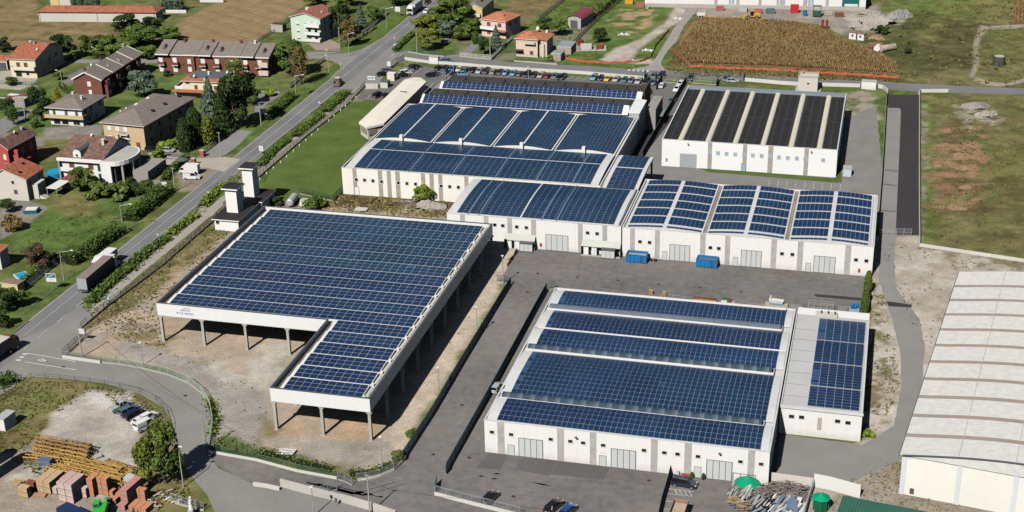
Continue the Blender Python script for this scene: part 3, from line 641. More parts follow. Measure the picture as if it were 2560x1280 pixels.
# writing on the front fascia
def text3d(name, body, size, m, parent, loc, rot=(math.pi/2, 0, 0), align='LEFT', sx=1):
	cu = bpy.data.curves.new(name, 'FONT'); cu.body = body; cu.size = size; cu.align_x = align; cu.extrude = .01; cu.materials.append(m)
	tmp = bpy.data.objects.new(name, cu); COL.objects.link(tmp)
	dg = bpy.context.evaluated_depsgraph_get(); me = bpy.data.meshes.new_from_object(tmp.evaluated_get(dg)); COL.objects.unlink(tmp); bpy.data.objects.remove(tmp)
	o = bpy.data.objects.new(name, me); COL.objects.link(o); o.parent = parent; o.location = loc; o.rotation_euler = rot; o.scale.x = sx; return o
SIGNB = mat('sign_blue', (.17, .19, .44), .5, 0); SIGNR = mat('sign_pink_red', (.45, .12, .2), .5, 0)
text3d('lettering', 'AFFITTA', .62, SIGNB, T, (X0+5.5, YM-.03, ZT-1.35)); text3d('lettering', 'SOL BERGIO', .62, SIGNB, T, (X0+5.2, YM-.03, ZT-2.05))
lg = M(); lg.box(X0+4.6, YM-.03, ZT-2.02, X0+4.95, YM-.01, ZT-1.65); lg.build('logo', SIGNB, T)
lg = M(); lg.bar((X0+6.2, YM-.02, ZT-.72), (X0+6.9, YM-.02, ZT-.5), .07); lg.bar((X0+6.9, YM-.02, ZT-.5), (X0+7.8, YM-.02, ZT-.7), .07); lg.build('logo', SIGNR, T)
# ------------------------------------------------------------------ B: front warehouse
fx, fy = -65.3, 218.7
T = thing('warehouse', 'long white warehouse in the foreground with grey wall strips and full solar roof', 'warehouse', (fx, fy)); FRONT = T
W_, D_, HW = 51.9, 58.5, 6.85
shell('wall', T, 0, W_, 0, D_, HW, roofz=6.55)
def lx(px, py): return WY(px, py, fy)[0]-fx
def lz(px, py): return WY(px, py, fy)[1]
for a, b, y in ((1244,1261,1090),(1393,1410,1110),(1474.5,1491,1115),(1627,1644,1130),(1711,1729,1140),(1869.5,1887,1155)): strip(T, lx(a, y), lx(b, y), 0, HW-.05)
for x, y in ((1230,1080),(1278,1086),(1377,1098),(1426,1103),(1458,1107),(1508,1113),(1610,1125.5),(1661,1131.5),(1694,1135),(1745,1141),(1851,1154),(1903,1160)):
	window(T, lx(x, y), -.026, lz(x, y), .8, .62, reveal=.12)
for a, b, y in ((1298,1357,1140),(1528,1589,1165),(1766,1829,1190)): gate(T, lx(a, y), lx(b, y), 0, 3.85)
for a, b, y in ((1270,1287,1136),(1498.5,1516,1160),(1735,1752.5,1188)): door(T, (lx(a, y)+lx(b, y))/2, 0, 1.2, 2.15)
for x, y in ((1441,1090),(1800,1130)): floodlight(T, lx(x, y), 0, lz(x, y))
text3d('lettering', 'A. G. D.', .4, mat('pale_sign_grey', (.5, .5, .52), .6, 0), T, (lx(1500, 1137), -.02, 2.6))
bands = [(.75, 8.7, 6.62, 6.85), (10.6, 28.6, 6.75, 6.6), (31.2, 38.3, 6.7, 6.85), (38.9, 47.7, 6.85, 6.6), (50.0, 57.6, 6.7, 6.65)]
rows = [5, 11, 5, 6, 5]; tints = [None, (.98, 1, 1), (1.05, 1.1, 1.1), (1.15, .95, .95), (1.1, 1.15, 1.1)]  # tints paint into the cells how light varies with each slope's angle
for (a, b, z0, z1), n, tn in zip(bands, rows, tints):
	cr = .45 if b-a > 12 else .3
	s = M(); f = flat(.3, W_-.3, a-.2, b+.2, z0, z1, cr)
	for i in range(8): s.add([f(0, i/8), f(1, i/8), f(1, (i+1)/8), f(0, (i+1)/8)])
	s.build('roof_slope', PALEROOF, T)
	solar(T, (lambda f: (lambda s, t: tuple(c+o for c, o in zip(f(.037+.935*s, .02+.96*t), (0, 0, .06)))))(f), 48, n, .028, .022, tn, .1, first=(2.2, 2.4, 2.2))
SKYV = mat_stripe('ribbed_polycarbonate_skylight', (.10, .125, .16), (.15, .18, .225), 'X', .32, .6, .75, .1, .12)
SKYV2 = mat_stripe('banded_polycarbonate_skylight', (.04, .065, .095), (.12, .145, .17), 'X', 2.45, .72, .7, .12, .2, .22)
for yc, m in ((9.65, SKYV2), (29.9, SKYV2), (48.9, SKYV)):
	k = M(); n = 8; r = .98
	pr = [(yc-r*math.cos(math.pi*i/n), 6.66+.92*math.sin(math.pi*i/n)) for i in range(n+1)]
	for (ya, za), (yb, zb) in zip(pr, pr[1:]): k.add([(1.0, ya, za), (49.6, ya, za), (49.6, yb, zb), (1.0, yb, zb)])
	k.add([(1.0, y, z) for y, z in pr]); k.add([(49.6, y, z) for y, z in pr][::-1])
	o = k.build('skylight', m, T, smooth=True); c = M(); c.box(.6, yc-1.08, 6.6, 49.9, yc-.94, 7.02); c.build('flashing', WHITE2, o)
k = M(); k.box(1, 38.45, 6.9, W_-.4, 38.7, 7.12); k.build('ridge_flashing', WHITE2, T)
k = M(); k.box(.35, 12, 6.9, .55, 16.5, 6.96); k.box(.35, 33, 6.9, .5, 36, 6.96); k.box(.35, 3, 6.62, .5, 8, 6.7); k.build('roof_drain', BLACKP, T)
k = M(); k.box(W_-1.9, 0.3, 6.56, W_-1.75, D_-.3, 6.9); k.build('roof_upstand', GUTTER, T)
# B2: lower wing on the right of it
wx, wy = -13.2, 237.2
T = thing('warehouse_wing', 'lower white warehouse wing with four small windows and half its roof in panels', 'warehouse', (wx, wy))
shell('wall', T, 0.02, 15.0, 0, 41.0, 5.95, roofz=5.7, roofm=mat('speckled_grey_roof', (.50, .50, .50), .8, .08, 1.5))
k = M(); k.box(-.02, -.25, 5.6, 15.2, .0, 6.05); k.build('cornice', PALEROOF, T)
k = M(); k.box(0.3, 40.2, 5.7, 15, 40.75, 7.0); k.build('rear_parapet', WHITE2, T)
k = M(); k.box(4.0, 39.6, 5.72, 8.5, 40.0, 6.9); k.build('air_conditioner', mat('beige_appliance', (.55, .53, .46), .6, .1, 2), T)
for i in range(3):
	k = M(); k.cyl((5.2+i*1.4, 39.4, 6.9), (5.2+i*1.4, 39.4, 7.3), .18); k.build('roof_vent', WOODBR, T)
for x, y in ((1979,1041),(2004,1043),(2094,1053),(2120,1057)): a, b = WY(x, y, wy); window(T, a-wx, 0, b, .95, .72, reveal=.06)
k = M()
for i in range(11):
	for j in range(3): k.box(7.05+j*.28, -.03, 1.6+i*.24, 7.25+j*.28, -.004, 1.78+i*.24)
k.build('breeze_block_grille', mat('olive_grille', (.25, .24, .16), .8, .1, 5), T)
for (a, b), n, tn in zip(((1.2, 8.7), (9.3, 18.5), (19.1, 28.3), (28.9, 38.4)), (7, 9, 10, 9), (None, None, None, (1.3, 1.2, 1.1))):
	solar(T, flat(4.95, 14.3, a, b, 5.85, 5.95, .12), 6, n, .02, .035, tn, .1, first=(2.4, 2.2, 2) if n == 9 else None)
k = M(); [k.box(.3, y, 5.71, 4.6, y+.05, 5.735) for y in (4.5, 9.2, 14, 18.9, 23.5, 28.3, 33)]; k.build('roof_seam', GUTTER, T)
# ------------------------------------------------------------------ C: middle building, left and right bays
mx_, my_ = -101.0, 312.3
T = thing('workshop', 'white workshop behind the canopy with one curved solar roof and glass lean-to shelters', 'workshop', (mx_, my_))
HM = 7.7
shell('wall', T, 0, 43.7, 0, 24.3, HM, roofz=7.4)
def lx(px, py): return WY(px, py, my_)[0]-mx_
def lz(px, py): return WY(px, py, my_)[1]
for a, b, y in ((1150,1162,540),(1209.5,1221,545),(1268,1280,550),(1327.5,1340,555),(1445,1457,565),(1506,1518,570)): strip(T, lx(a, y), lx(b, y), 0, HM-.05)
for x, y in ((1237,562),(1257,564),(1292,567),(1316,569),(1469,582),(1493,584)): window(T, lx(x, y), -.026, lz(x, y), .85, .78, reveal=.08)
gate(T, lx(1365,610), lx(1420,612), 0, 4.1); extinguisher(T, lx(1352, 600), 0, 1.3)
def mf(s, t): return (1.6+40.6*s, .1+23.9*t, 7.76+.7*math.sin(math.pi*.92*t))
k = M()
for j in range(10): k.add([mf(-.035, j/10), mf(1.02, j/10), mf(1.02, (j+1)/10), mf(-.035, (j+1)/10)])
k.build('roof_vault', PALEROOF, T)
solar(T, lambda s, t: tuple(c+o for c, o in zip(mf(.02+.395*s, .02+.96*t), (0, 0, .06))), 10, 24, .022, .045, (1, 1.05, 1), .08)
solar(T, lambda s, t: tuple(c+o for c, o in zip(mf(.425+.565*s, .02+.96*t), (0, 0, .06))), 14, 24, .022, .045, (.95, 1.1, 1.05), .08)
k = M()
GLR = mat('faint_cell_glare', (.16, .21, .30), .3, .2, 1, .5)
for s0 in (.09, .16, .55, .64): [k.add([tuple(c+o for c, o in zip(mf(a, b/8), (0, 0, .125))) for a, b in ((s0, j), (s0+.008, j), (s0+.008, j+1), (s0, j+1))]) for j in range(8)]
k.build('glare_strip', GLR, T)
k = M(); k.box(43.0, .3, 7.4, 43.3, 24, 8.25); k.build('roof_gutter', STEELB, T)
GLASSM = mat('old_wired_glass', (.50, .52, .46), .3, .1, 2, .4)
for (a, b, yb), lab in (((1265,1340,606), 0), ((1456,1553,632), 1)):
	x0, x1 = lx(a, yb), lx(b, yb)
	k = M(); k.prism([(x0, -1.6, 2.5), (x1, -1.6, 2.5), (x1, -.05, 3.6), (x0, -.05, 3.6)], [(x0, -1.6, 2.56), (x1, -1.6, 2.56), (x1, -.05, 3.66), (x0, -.05, 3.66)]); o = k.build('lean_to', GLASSM, T)
	q = M(); [q.box(x-.04, -1.6, 0, x+.04, -1.52, 2.5) for x in np.linspace(x0, x1, 4)]; q.box(x0, -1.7, 0, x1, -1.55, .35); q.box(x0, -1.6, 0, x0+.05, -.05, 2.6); q.box(x1-.05, -1.6, 0, x1, -.05, 2.6); q.build('shelter_frame', CONC, o)
	w = M(); cxp = x0+(x1-x0)*.55
	w.box(cxp, -2.6, .35, cxp+3.1, -1.7, 2.3, 0); w.box(cxp-.1, -2.75, 2.3, cxp+3.3, -1.65, 2.65, 1); w.box(cxp, -2.6, 0, cxp+3.1, -1.7, .35, 1)
	for i in range(1, 3): w.box(cxp+i*1.03-.03, -2.62, .4, cxp+i*1.03+.03, -2.6, 2.25, 1)
	w.build('compressor_cabinet', [GATE, GUTTER], T)
	for i in range(2):
		u = M(); u.box(x0+.6+i*2, -1.5, .3, x0+1.8+i*2, -.4, 2.2); u.build('electric_cabinet', WHITE2, T)
rx_ = -57.0
T = thing('workshop', 'white workshop with six barrel bays of solar panels and light skylight bands', 'workshop', (rx_, my_))
HR = 7.55; WR = 58.7; DR = 33.2
shell('wall', T, 0, WR, 0, DR, HR, roofz=7.2)
def lx(px, py): return WY(px, py, my_)[0]-rx_
for a, b, y in ((1575,1587,600),(1637,1649.5,605),(1750,1763.5,620),(1812,1825,625),(1927,1941,635),(1993,2007,642),(2111,2126,655)): strip(T, lx(a, y), lx(b, y), 0, HR-.1)
for x, y in ((1600,604),(1624,606),(1776,619),(1797,621),(1955,634),(1981,636),(2140,649.5),(2166,652)): window(T, lx(x, y), -.026, lz(x, y), .85, .78, reveal=.08)
for a, b, y in ((1674,1724,650),(1852,1902,665),(2033,2086,680)): gate(T, lx(a, y), lx(b, y), 0, 4.1)
for a, b, y in ((1655,1668,648),(1831,1845,664),(2012,2027,680)): door(T, (lx(a, y)+lx(b, y))/2, 0, 1.15, 2.15)
extinguisher(T, lx(2147.5, 679), 0, 1.4)
for v in range(3):
	xa = .9+v*19.25; xb = xa+18.3
	def bf(s, t, xa=xa, xb=xb): return (xa+(xb-xa)*s, .35+32.4*t, 7.45+.55*math.sin(math.pi*(.02+.96*s)))
	k = M()
	for i in range(16): k.add([bf(i/16, 0), bf((i+1)/16, 0), bf((i+1)/16, 1), bf(i/16, 1)])
	for t, fl in ((0, 1), (1, 0)):
		ring = [bf(i/16, t) for i in range(17)]+[(xb, .35+32.4*t, 7.2), (xa, .35+32.4*t, 7.2)]; k.add(ring[::-1] if fl else ring)
	k.build('roof_vault', PALEROOF, T, smooth=False)
	nb = 6; bp = .985/nb
	for h in range(2):
		s0 = .015+h*.51; sw = .455
		for b in range(nb+1):
			t0 = .06+(b-1)*bp*1.0+.02; t1 = t0+bp-.024
			if b == 0: t0, t1 = .008, .038
			if t1 > .995: t1 = .992
			nr = max(1, round((t1-t0)*32.4/1.1))
			solar(T, (lambda s0, sw, t0, t1: (lambda s, t: tuple(c+o for c, o in zip(bf(s0+sw*s, t0+(t1-t0)*t), (0, 0, .07)))))(s0, sw, t0, t1), 8, nr, .026, .03, (1, 1.1, 1.1), .06)
			k = M(); tb = t1+.004; te = min(.995, t1+.015)
			for i in range(8): k.add([tuple(c+o for c, o in zip(bf(s0+sw*a, tt), (0, 0, .05))) for a, tt in ((i/8, tb), ((i+1)/8, tb), ((i+1)/8, te), (i/8, te))])
			k.build('skylight', SKYL, T)
for x in (19.65, 38.9):
	k = M(); k.box(x-.35, .4, 7.2, x+.35, DR-.4, 7.3); k.build('roof_gutter', mat('rusty_gutter', (.30, .24, .19), .9, .35, 2), T)
k = M(); k.box(WR-.7, .3, 7.3, WR-.3, DR-.3, 7.75); k.build('roof_gutter', PALEROOF, T)
# ------------------------------------------------------------------ D: rear hall group
bx_, by_ = -138.6, 338.3
T = thing('factory', 'large rear factory hall with curved solar roofs and brown wall strips', 'factory', (bx_, by_))
HB = 7.6
shell('wall', T, 0, 71.0, 0, 57.0, HB, m=mat('cream_precast', (.82, .80, .73), .8, .05, .8), roofz=7.2)
def lx(px, py): return WY(px, py, by_)[0]-bx_
def lz(px, py): return WY(px, py, by_)[1]
for a, b, y in ((884,894,470),(947,957.5,470),(969,979,470),(990,1001,470),(1054,1064.5,475),(1075,1085.5,475),(1097,1107,475),(1162,1172,480)): strip(T, lx(a, y), lx(b, y), 0, HB-.05, TANSTRIP)
for x, y in ((891,449),(911.5,450),(932.5,452),(954,454),(996,457),(1017.5,458.5),(1039,460),(1060,462),(1103,465),(1124.5,466.5),(1146,468),(1167.5,469.5)): window(T, lx(x, y), -.026, lz(x, y), .8, .85, reveal=.12)
door(T, lx(892.5, 478), -.02, 1.2, 2.3, m=WHITE2)
def rf(s, t): return (1.0+69.4*s, .1+23.1*t, 7.66+.62*math.sin(math.pi*.9*t))
k = M()
for j in range(10): k.add([rf(0, j/10), rf(1, j/10), rf(1, (j+1)/10), rf(0, (j+1)/10)])
k.build('roof_vault', PALEROOF, T)
for t0, t1 in ((.01, .585), (.605, .99)):
	solar(T, (lambda t0, t1: (lambda s, t: tuple(c+o for c, o in zip(rf(.035+.935*s, t0+(t1-t0)*t), (0, 0, .06)))))(t0, t1), 39, 14 if t0 < .1 else 10, .022, .045, (1, 1.12, 1.02), .08)
k = M(); [k.add([tuple(c+o for c, o in zip(rf(a, b), (0, 0, .09))) for a, b in ((.03, .588), (.975, .588), (.975, .602), (.03, .602))])]; k.build('ridge_flashing', WHITE2, T)
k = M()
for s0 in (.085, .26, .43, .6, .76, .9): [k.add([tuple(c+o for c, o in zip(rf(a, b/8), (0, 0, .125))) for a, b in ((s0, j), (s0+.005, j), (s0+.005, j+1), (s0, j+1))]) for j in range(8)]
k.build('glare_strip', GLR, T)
for v in range(4):
	xa = .7+v*17.5; xb = xa+17.0
	def bf(s, t, xa=xa, xb=xb): return (xa+(xb-xa)*s, 23.6+32.2*t, 7.6+.85*math.sin(math.pi*(.02+.96*s)))
	k = M()
	for i in range(16): k.add([bf(i/16, 0), bf((i+1)/16, 0), bf((i+1)/16, 1), bf(i/16, 1)])
	ring = [bf(i/16, 0) for i in range(17)]+[(xb, 23.6, 7.2), (xa, 23.6, 7.2)]; k.add(ring[::-1])
	ring = [bf(i/16, 1) for i in range(17)]+[(xb, 55.8, 7.2), (xa, 55.8, 7.2)]; k.add(ring)
	k.build('roof_vault', VW, T)
	tn = [(1.0, 1.12, 1.0), (1.1, 1.3, 1.1), (1.05, 1.2, 1.05), (1.1, 1.25, 1.05)][v]
	if v < 3:
		for s0, sw in ((.02, .465), (.515, .465)): solar(T, (lambda s0, sw: (lambda s, t: tuple(c+o for c, o in zip(bf(s0+sw*s, .01+.98*t), (0, 0, .07)))))(s0, sw), 8, 20, .03, .035, tn, .08)
		k = M(); [k.add([tuple(c+o for c, o in zip(bf(a, b/4), (0, 0, .09))) for a, b in ((.487, j), (.513, j), (.513, j+1), (.487, j+1))]) for j in range(4)]; k.build('ridge_flashing', PALEROOF, T)
	else: solar(T, lambda s, t: tuple(c+o for c, o in zip(bf(.02+.96*s, .01+.98*t), (0, 0, .07))), 16, 20, .03, .035, tn, .12)
	k = M(); xm = (xa+xb)/2; k.box(xm-.45, 22.8, 8.0, xm+.45, 23.8, 9.6); k.build('vent_box', WHITE2, T)
	if v: k = M(); k.box(xa-.4, 23.7, 7.3, xa-.1, 55.7, 7.6); k.build('roof_gutter', GUTTER, T)
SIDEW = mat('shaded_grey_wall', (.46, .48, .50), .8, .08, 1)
for y, z in ((36, 3.2), (38.5, 3.2), (41, 3.2), (43.5, 3.2), (30, 3.2), (32, 3.2)): window(T, 71.03, y, z+1.2, .8, 1.6, rz=math.pi/2)
# saw-tooth sheds behind the vaults
FIB = mat_stripe('dark_fibre_cement', (.050, .048, .046), (.068, .065, .062), 'X', .9, .5, .9, .2, .35)
TIMB = mat('dark_timber', (.05, .042, .038), .9, .2, 3)
for i, (yo, nrow) in enumerate(((57.2, 4), (72.6, 3))):
	xa, xb = (3.5, 67.6) if i == 0 else (5.0, 69.0); zl, d1, zh = 8.0, (3.5, 2.9)[i], (9.75, 9.5)[i]
	def sf(s, t, yo=yo): return (xa+.8+(xb-xa-2.5)*s, yo+.1+d1*t, zl+.1+(zh-zl)*t)
	k = M(); f0 = flat(xa, xb, yo, yo+d1+.2, zl, zh+.05); k.add([f0(0, 0), f0(1, 0), f0(1, 1), f0(0, 1)]); k.add([(xa, yo, zl), (xa, yo+d1+.2, zh), (xa, yo+d1+.2, 5), (xa, yo, 5)]); k.add([(xb, yo, zl), (xb, yo, 5), (xb, yo+d1+.2, 5), (xb, yo+d1+.2, zh)]); k.add([(xa, yo+d1+.2, zh), (xb, yo+d1+.2, zh), (xb, yo+d1+.2, 7), (xa, yo+d1+.2, 7)]); k.build('shed_slope', WHITE2, T)
	solar(T, sf, 40, nrow, .028, .03, (1.15, 1.1, 1.15), .2)
	ya, yb = yo+d1+.22, yo+15.3-(0, .6)[i]
	k = M(); k.box(xa, ya, 7.3, xb, yb, 8.0); k.build('low_roof', FIB, T)
	for x in np.arange(xa+.3, xb+1, 6.45):
		q = M(); x = min(float(x), xb-.2); q.bar((x, ya-.2, zh+.1), (x, ya+4.6, zh+.15), .22, .28); q.bar((x, ya+4.5, zh+.1), (x, ya+4.0, 8), .22, .25); q.build('truss_fin', TIMB, T)
	k = M(); k.bar((xa, ya, zh), (xa, yb, zh+.1), .12, .12); k.build('edge_rail', WHITE2, T)
k = M(); k.box(2.5, 57.05, 0, 69.0, 87.0, 7.28); k.build('rear_wall', mat('old_grey_wall', (.30, .29, .27), .9, .15, 1), T)
k = M(); k.box(69.05, 76, 0, 69.4, 87.5, 9.9); k.build('end_gable', mat('brown_gable', (.11, .08, .065), .9, .2, 1), T)
# porch roof at the right front corner of the rear hall
T = thing('loading_porch', 'small solar roofed loading porch on a tall post between the white halls', 'porch', (-67.4, 336.4))
def pf(s, t): return (.9+8.4*s, .1+25.2*t, 7.66+.62*math.sin(math.pi*.92*t))
k = M()
for j in range(10):
	k.add([pf(-.04, j/10), pf(1.06, j/10), pf(1.06, (j+1)/10), pf(-.04, (j+1)/10)])
	a, b = pf(1.06, j/10), pf(1.06, (j+1)/10); k.add([a, (a[0], a[1], a[2]-.6), (b[0], b[1], b[2]-.6), b])
	k.add([(x, y, z-.5) for x, y, z in (pf(-.04, j/10), pf(-.04, (j+1)/10), pf(1.06, (j+1)/10), pf(1.06, j/10))])
k.build('porch_roof', PALEROOF, T)
for t0, t1, n in ((.01, .56, 12), (.59, .99, 9)): solar(T, (lambda t0, t1: (lambda s, t: tuple(c+o for c, o in zip(pf(.08+.86*s, t0+(t1-t0)*t), (0, 0, .06)))))(t0, t1), 5, n, .022, .045, (1, 1.1, 1.02), .1, first=(2.6, 1.9, 1.8))
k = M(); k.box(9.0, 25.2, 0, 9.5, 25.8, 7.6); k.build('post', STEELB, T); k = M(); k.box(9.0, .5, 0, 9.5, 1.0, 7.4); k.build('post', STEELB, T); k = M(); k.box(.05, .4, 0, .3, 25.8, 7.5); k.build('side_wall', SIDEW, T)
# side annexes of the rear hall
T = thing('annex', 'white ribbed roof annex on the right flank of the rear factory', 'annex', (-67.5, 384.5))
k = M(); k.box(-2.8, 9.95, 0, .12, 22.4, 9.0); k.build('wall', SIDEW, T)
k = M(); k.prism([(-3.0, 9.7, 9.0), (.3, 9.8, 9.0), (.3, 22.6, 9.0), (-3.0, 22.6, 9.0)], [(-3.0, 9.7, 9.7), (.3, 9.8, 9.2), (.3, 22.6, 9.2), (-3.0, 22.6, 9.7)]); k.build('roof', mat_stripe('white_ribbed_roof', (.84, .84, .82), (.70, .70, .70), 'Y', 1.0, .8, .5, .3, .06), T)
k = M(); k.box(.14, 22.5, 0, 3.0, 36, 6.5); k.build('stair_block', mat('old_grey_wall', (.3, .29, .27)), T)
window(T, .15, 14, 3.5, 1.4, 1.6, rz=math.pi/2); window(T, .15, 19, 6.0, 1.2, 1.0, rz=math.pi/2)
k = M(); k.box(3.0, 26, 3.2, 4.6, 33, 3.4); k.build('awning', mat('striped_awning', (.20, .25, .24), .7, .3, 2), T)
# long office block with pale hipped roof
ang = math.atan2(433.7-387.9, -146.1+152.0)-math.pi/2
a = G(905, 346); b = G(925, 356)
T = thing('office_building', 'long low office building with angled end walls and a pale cream roof', 'office', (-151.4, 373.4), 0)
pl2 = [(g[0]+151.4, g[1]-373.4) for g in (G(*q, 4.1) for q in ((897,305.6),(917,318),(960,308.5),(1066,204),(1052,194),(1036,193),(1011,199)))]; cxx = sum(p[0] for p in pl2)/7; cyo = sum(p[1] for p in pl2)/7
pl = [(cxx+(p[0]-cxx)*.93, cyo+(p[1]-cyo)*.985) for p in pl2]
CREAMR = mat('cream_sheet_roof', (.76, .71, .62), .8, .1, .7, .2)
k = M(); k.prism([(x, y, 0) for x, y in pl], [(x, y, 3.5) for x, y in pl]); k.build('wall', mat('white_glazed_wall', (.60, .57, .50), .6, .1, 1), T)
k = M(); k.prism([(x, y, 3.5) for x, y in pl2], [(x, y, 4.1) for x, y in pl2]); k.build('eaves_band', mat('cream_precast', (.82, .80, .73)), T)
k = M(); tp = [(x, y, 4.12) for x, y in pl2]; r0 = ((pl2[0][0]+pl2[2][0])/2, pl2[2][1]+3, 4.7); r1 = ((pl2[3][0]+pl2[6][0])/2, pl2[3][1]-2, 4.7)
for i in range(len(tp)):
	p, q = tp[i], tp[(i+1) % len(tp)]; e0 = r0 if p[1] < cyo else r1; e1 = r0 if q[1] < cyo else r1
	k.add([p, q, e1, e0] if e0 != e1 else [p, q, e0])
k.build('roof', CREAMR, T)
for i in range(6): q = M(); t_ = (i+.7)/6.5; xx, yy = pl2[2][0]+(pl2[3][0]-pl2[2][0])*t_-.15, pl2[2][1]+(pl2[3][1]-pl2[2][1])*t_; q.box(xx-.5, yy, 0, xx, yy+.5, 3.45); q.build('pillar', WHITE2, T)
k = M(); k.bar((pl[0][0]+.4, pl[0][1]-.45, 2.2), (pl[1][0]-.5, pl[1][1]+.35, 2.2), .12, 1.7); k.bar((pl[1][0]+.4, pl[1][1]+.1, 2.2), (pl[2][0]-.5, pl[2][1]-.25, 2.2), .12, 1.7); k.build('window_band', mat('taupe_glazing', (.30, .27, .22), .3, .1, 1), T)
k = M(); k.box(cxx-.5, cyo+4, 4.6, cxx+1.7, cyo+4.3, 4.85); k.build('roof_duct', GUTTER, T)
# E: black roofed hall
ex, ey = -57.7, 376.5
T = thing('storage_hall', 'white hall with black felt roof crossed by six pale skylight ribs', 'hall', (ex, ey)); WE, DE, HE = 48.0, 52.0, 7.95
shell('wall', T, 0, WE, 0, DE, HE, m=mat('bright_white_render', (.82, .82, .82), .75, .03, .8), roofz=7.4, roofm=mat_stripe('black_felt_roof', (.026, .026, .028), (.040, .040, .042), 'X', 2.3, .75, .85, .25, .35))
def lx(px, py): return WY(px, py, ey)[0]-ex
def lz(px, py): return WY(px, py, ey)[1]
for a, b, y in ((1769,1779.5,395),(1856,1866.5,405),(1919,1931.5,410),(2009,2020,415)): strip(T, lx(a, y), lx(b, y), 0, HE-.1, TANSTRIP)
for x, y in ((1774,380.5),(1795,382.5),(1816.5,384),(1838,385.5),(1860,387),(1882,388),(1904,389.5),(1925,391),(1947.5,393),(1969.5,394.5),(1992,395.5),(2013,397),(2058,400)): window(T, lx(x, y), -.026, lz(x, y), .95, 1.0, pane=BLUEGLASS, reveal=.05)
k = M(); g0, g1 = lx(1699, 415), lx(1741, 416); k.box(g0, -.04, .05, g1, -.005, 4.1); k.build('roller_gate', mat_stripe('grey_roller_slats', (.40, .42, .45), (.25, .27, .30), 'Z', .42, .75, .5, .3, .05), T)
door(T, lx(1858.5, 424), -.03, 1.15, 2.3, m=BLUEGLASS); floodlight(T, lx(1721, 354), 0, 7.2); floodlight(T, lx(2029, 374), 0, 7.2)
k = M(); k.box(lx(1666.5,406)-.2, -.25, 1.6, lx(1666.5,406)+.2, -.01, 2.4); k.build('meter_box', mat('ochre_box', (.35, .22, .06), .6, 0), T)
RIBM = mat_stripe('cream_skylight_rib', (.72, .68, .56), (.58, .53, .42), 'Y', 1.1, .7, .5, .3, .1)
for i in range(6):
	xc = 4.95+i*7.62; k = M(); n = 6
	pr = [(xc-.78*math.cos(math.pi*j/n), 7.42+.5*math.sin(math.pi*j/n)) for j in range(n+1)]
	for (xa, za), (xb, zb) in zip(pr, pr[1:]): k.add([(xa, .3, za), (xb, .3, zb), (xb, 49.5, zb), (xa, 49.5, za)])
	k.add([(x, .3, z) for x, z in pr][::-1]); k.add([(x, 49.5, z) for x, z in pr]); k.build('skylight_rib', RIBM, T, smooth=True)
k = M(); k.box(.3, 25.4, 7.41, WE-.3, 25.6, 7.5); k.build('roof_joint', SEAM, T); k = M(); k.box(.25, 49.6, 7.4, WE-.25, 51.7, 8.1); k.build('rear_parapet', STEELB, T)
k = M(); k.box(WE+.005, .3, .1, WE+.06, DE, HE-.1); k.build('side_cladding', mat('blue_steel_cladding', (.16, .24, .36), .5, .15, 1), T)
# F: big pale vaulted shed on the right (turned against the campus)
fd = Vector(G(2402, 680, 8.2))-Vector(G(2257, 1132, 8.2)); fa = -math.atan2(fd.x, fd.y); fo = G(2257, 1132, 8.2); LF = fd.length; WF = 46.0
T = thing('vaulted_shed', 'big white shed with a pale ribbed vault roof crossed by beige bands', 'shed', (fo[0], fo[1]), fa)
k = M(); k.box(0, 0, 0, WF, LF, 7.9); k.build('wall', mat('warm_white_render', (.82, .80, .73), .8, .04, .8), T)
def vf(x, y, dz=0): return (x, y, 8.1+2.6*math.sin(math.pi*x/WF)+dz)
BANDM = mat('beige_translucent_band', (.33, .29, .25), .7, .12, 1.5); VR = mat_stripe('weathered_ribbed_roof', (.66, .65, .62), (.61, .60, .57), 'Y', .95, .86, .7, .25, .13)
n = 22; k = M()
seg = []
nb = 11; pb = (LF+.6)/nb
for b in range(nb):
	seg.append((-.3+b*pb, -.3+b*pb+pb-1.25, 0)); seg.append((-.3+b*pb+pb-1.25, -.3+(b+1)*pb, 1))
seg[-1] = (seg[-1][0], seg[-1][1], 0)
for y0, y1, kind in seg:
	k2 = M() if kind else k
	for i in range(n):
		xa, xb = -.4+(WF+.8)*i/n, -.4+(WF+.8)*(i+1)/n
		cl = lambda v: min(WF, max(0, v))
		q = [(xa, y0, vf(cl(xa), 0)[2]), (xb, y0, vf(cl(xb), 0)[2]), (xb, y1, vf(cl(xb), 0)[2]), (xa, y1, vf(cl(xa), 0)[2])]
		k2.add(q)
	if kind: k2.build('roof_band', BANDM, T)
for yy, fl in ((-.3, 1), (LF+.3, 0)):
	ring = [(-.4+(WF+.8)*i/n, yy, vf(min(WF, max(0, -.4+(WF+.8)*i/n)), 0)[2]) for i in range(n+1)]+[(WF+.4, yy, 7.9), (-.4, yy, 7.9)]; k.add(ring[::-1] if fl else ring)
k.build('roof', VR, T)
k = M()
for i in range(1, 5): k.box(i*9.2-.05, -.25, vf(i*9.2, 0)[2]+.02, i*9.2+.05, LF+.2, vf(i*9.2, 0)[2]+.06)
k.build('roof_seam', mat('grey_seam', (.42, .41, .39), .8, .1, 1), T)
k = M(); k.box(-.55, -.4, 7.75, -.38, LF+.3, 8.05)
for i in range(n): a, b = vf(WF*i/n, 0), vf(WF*(i+1)/n, 0); k.bar((a[0], -.42, a[2]-.15), (b[0], -.42, b[2]-.15), .2, .22)
k.build('gutter', GUTTER, T)
PIL = mat('pale_blue_white_frame', (.66, .68, .74), .8, .04, 1)
for x in (.4, 9.6, 18.8, 28.0): k = M(); k.box(x-.38, -.12, 0, x+.38, -.003, 7.9); k.build('pilaster', PIL, T)
k = M()
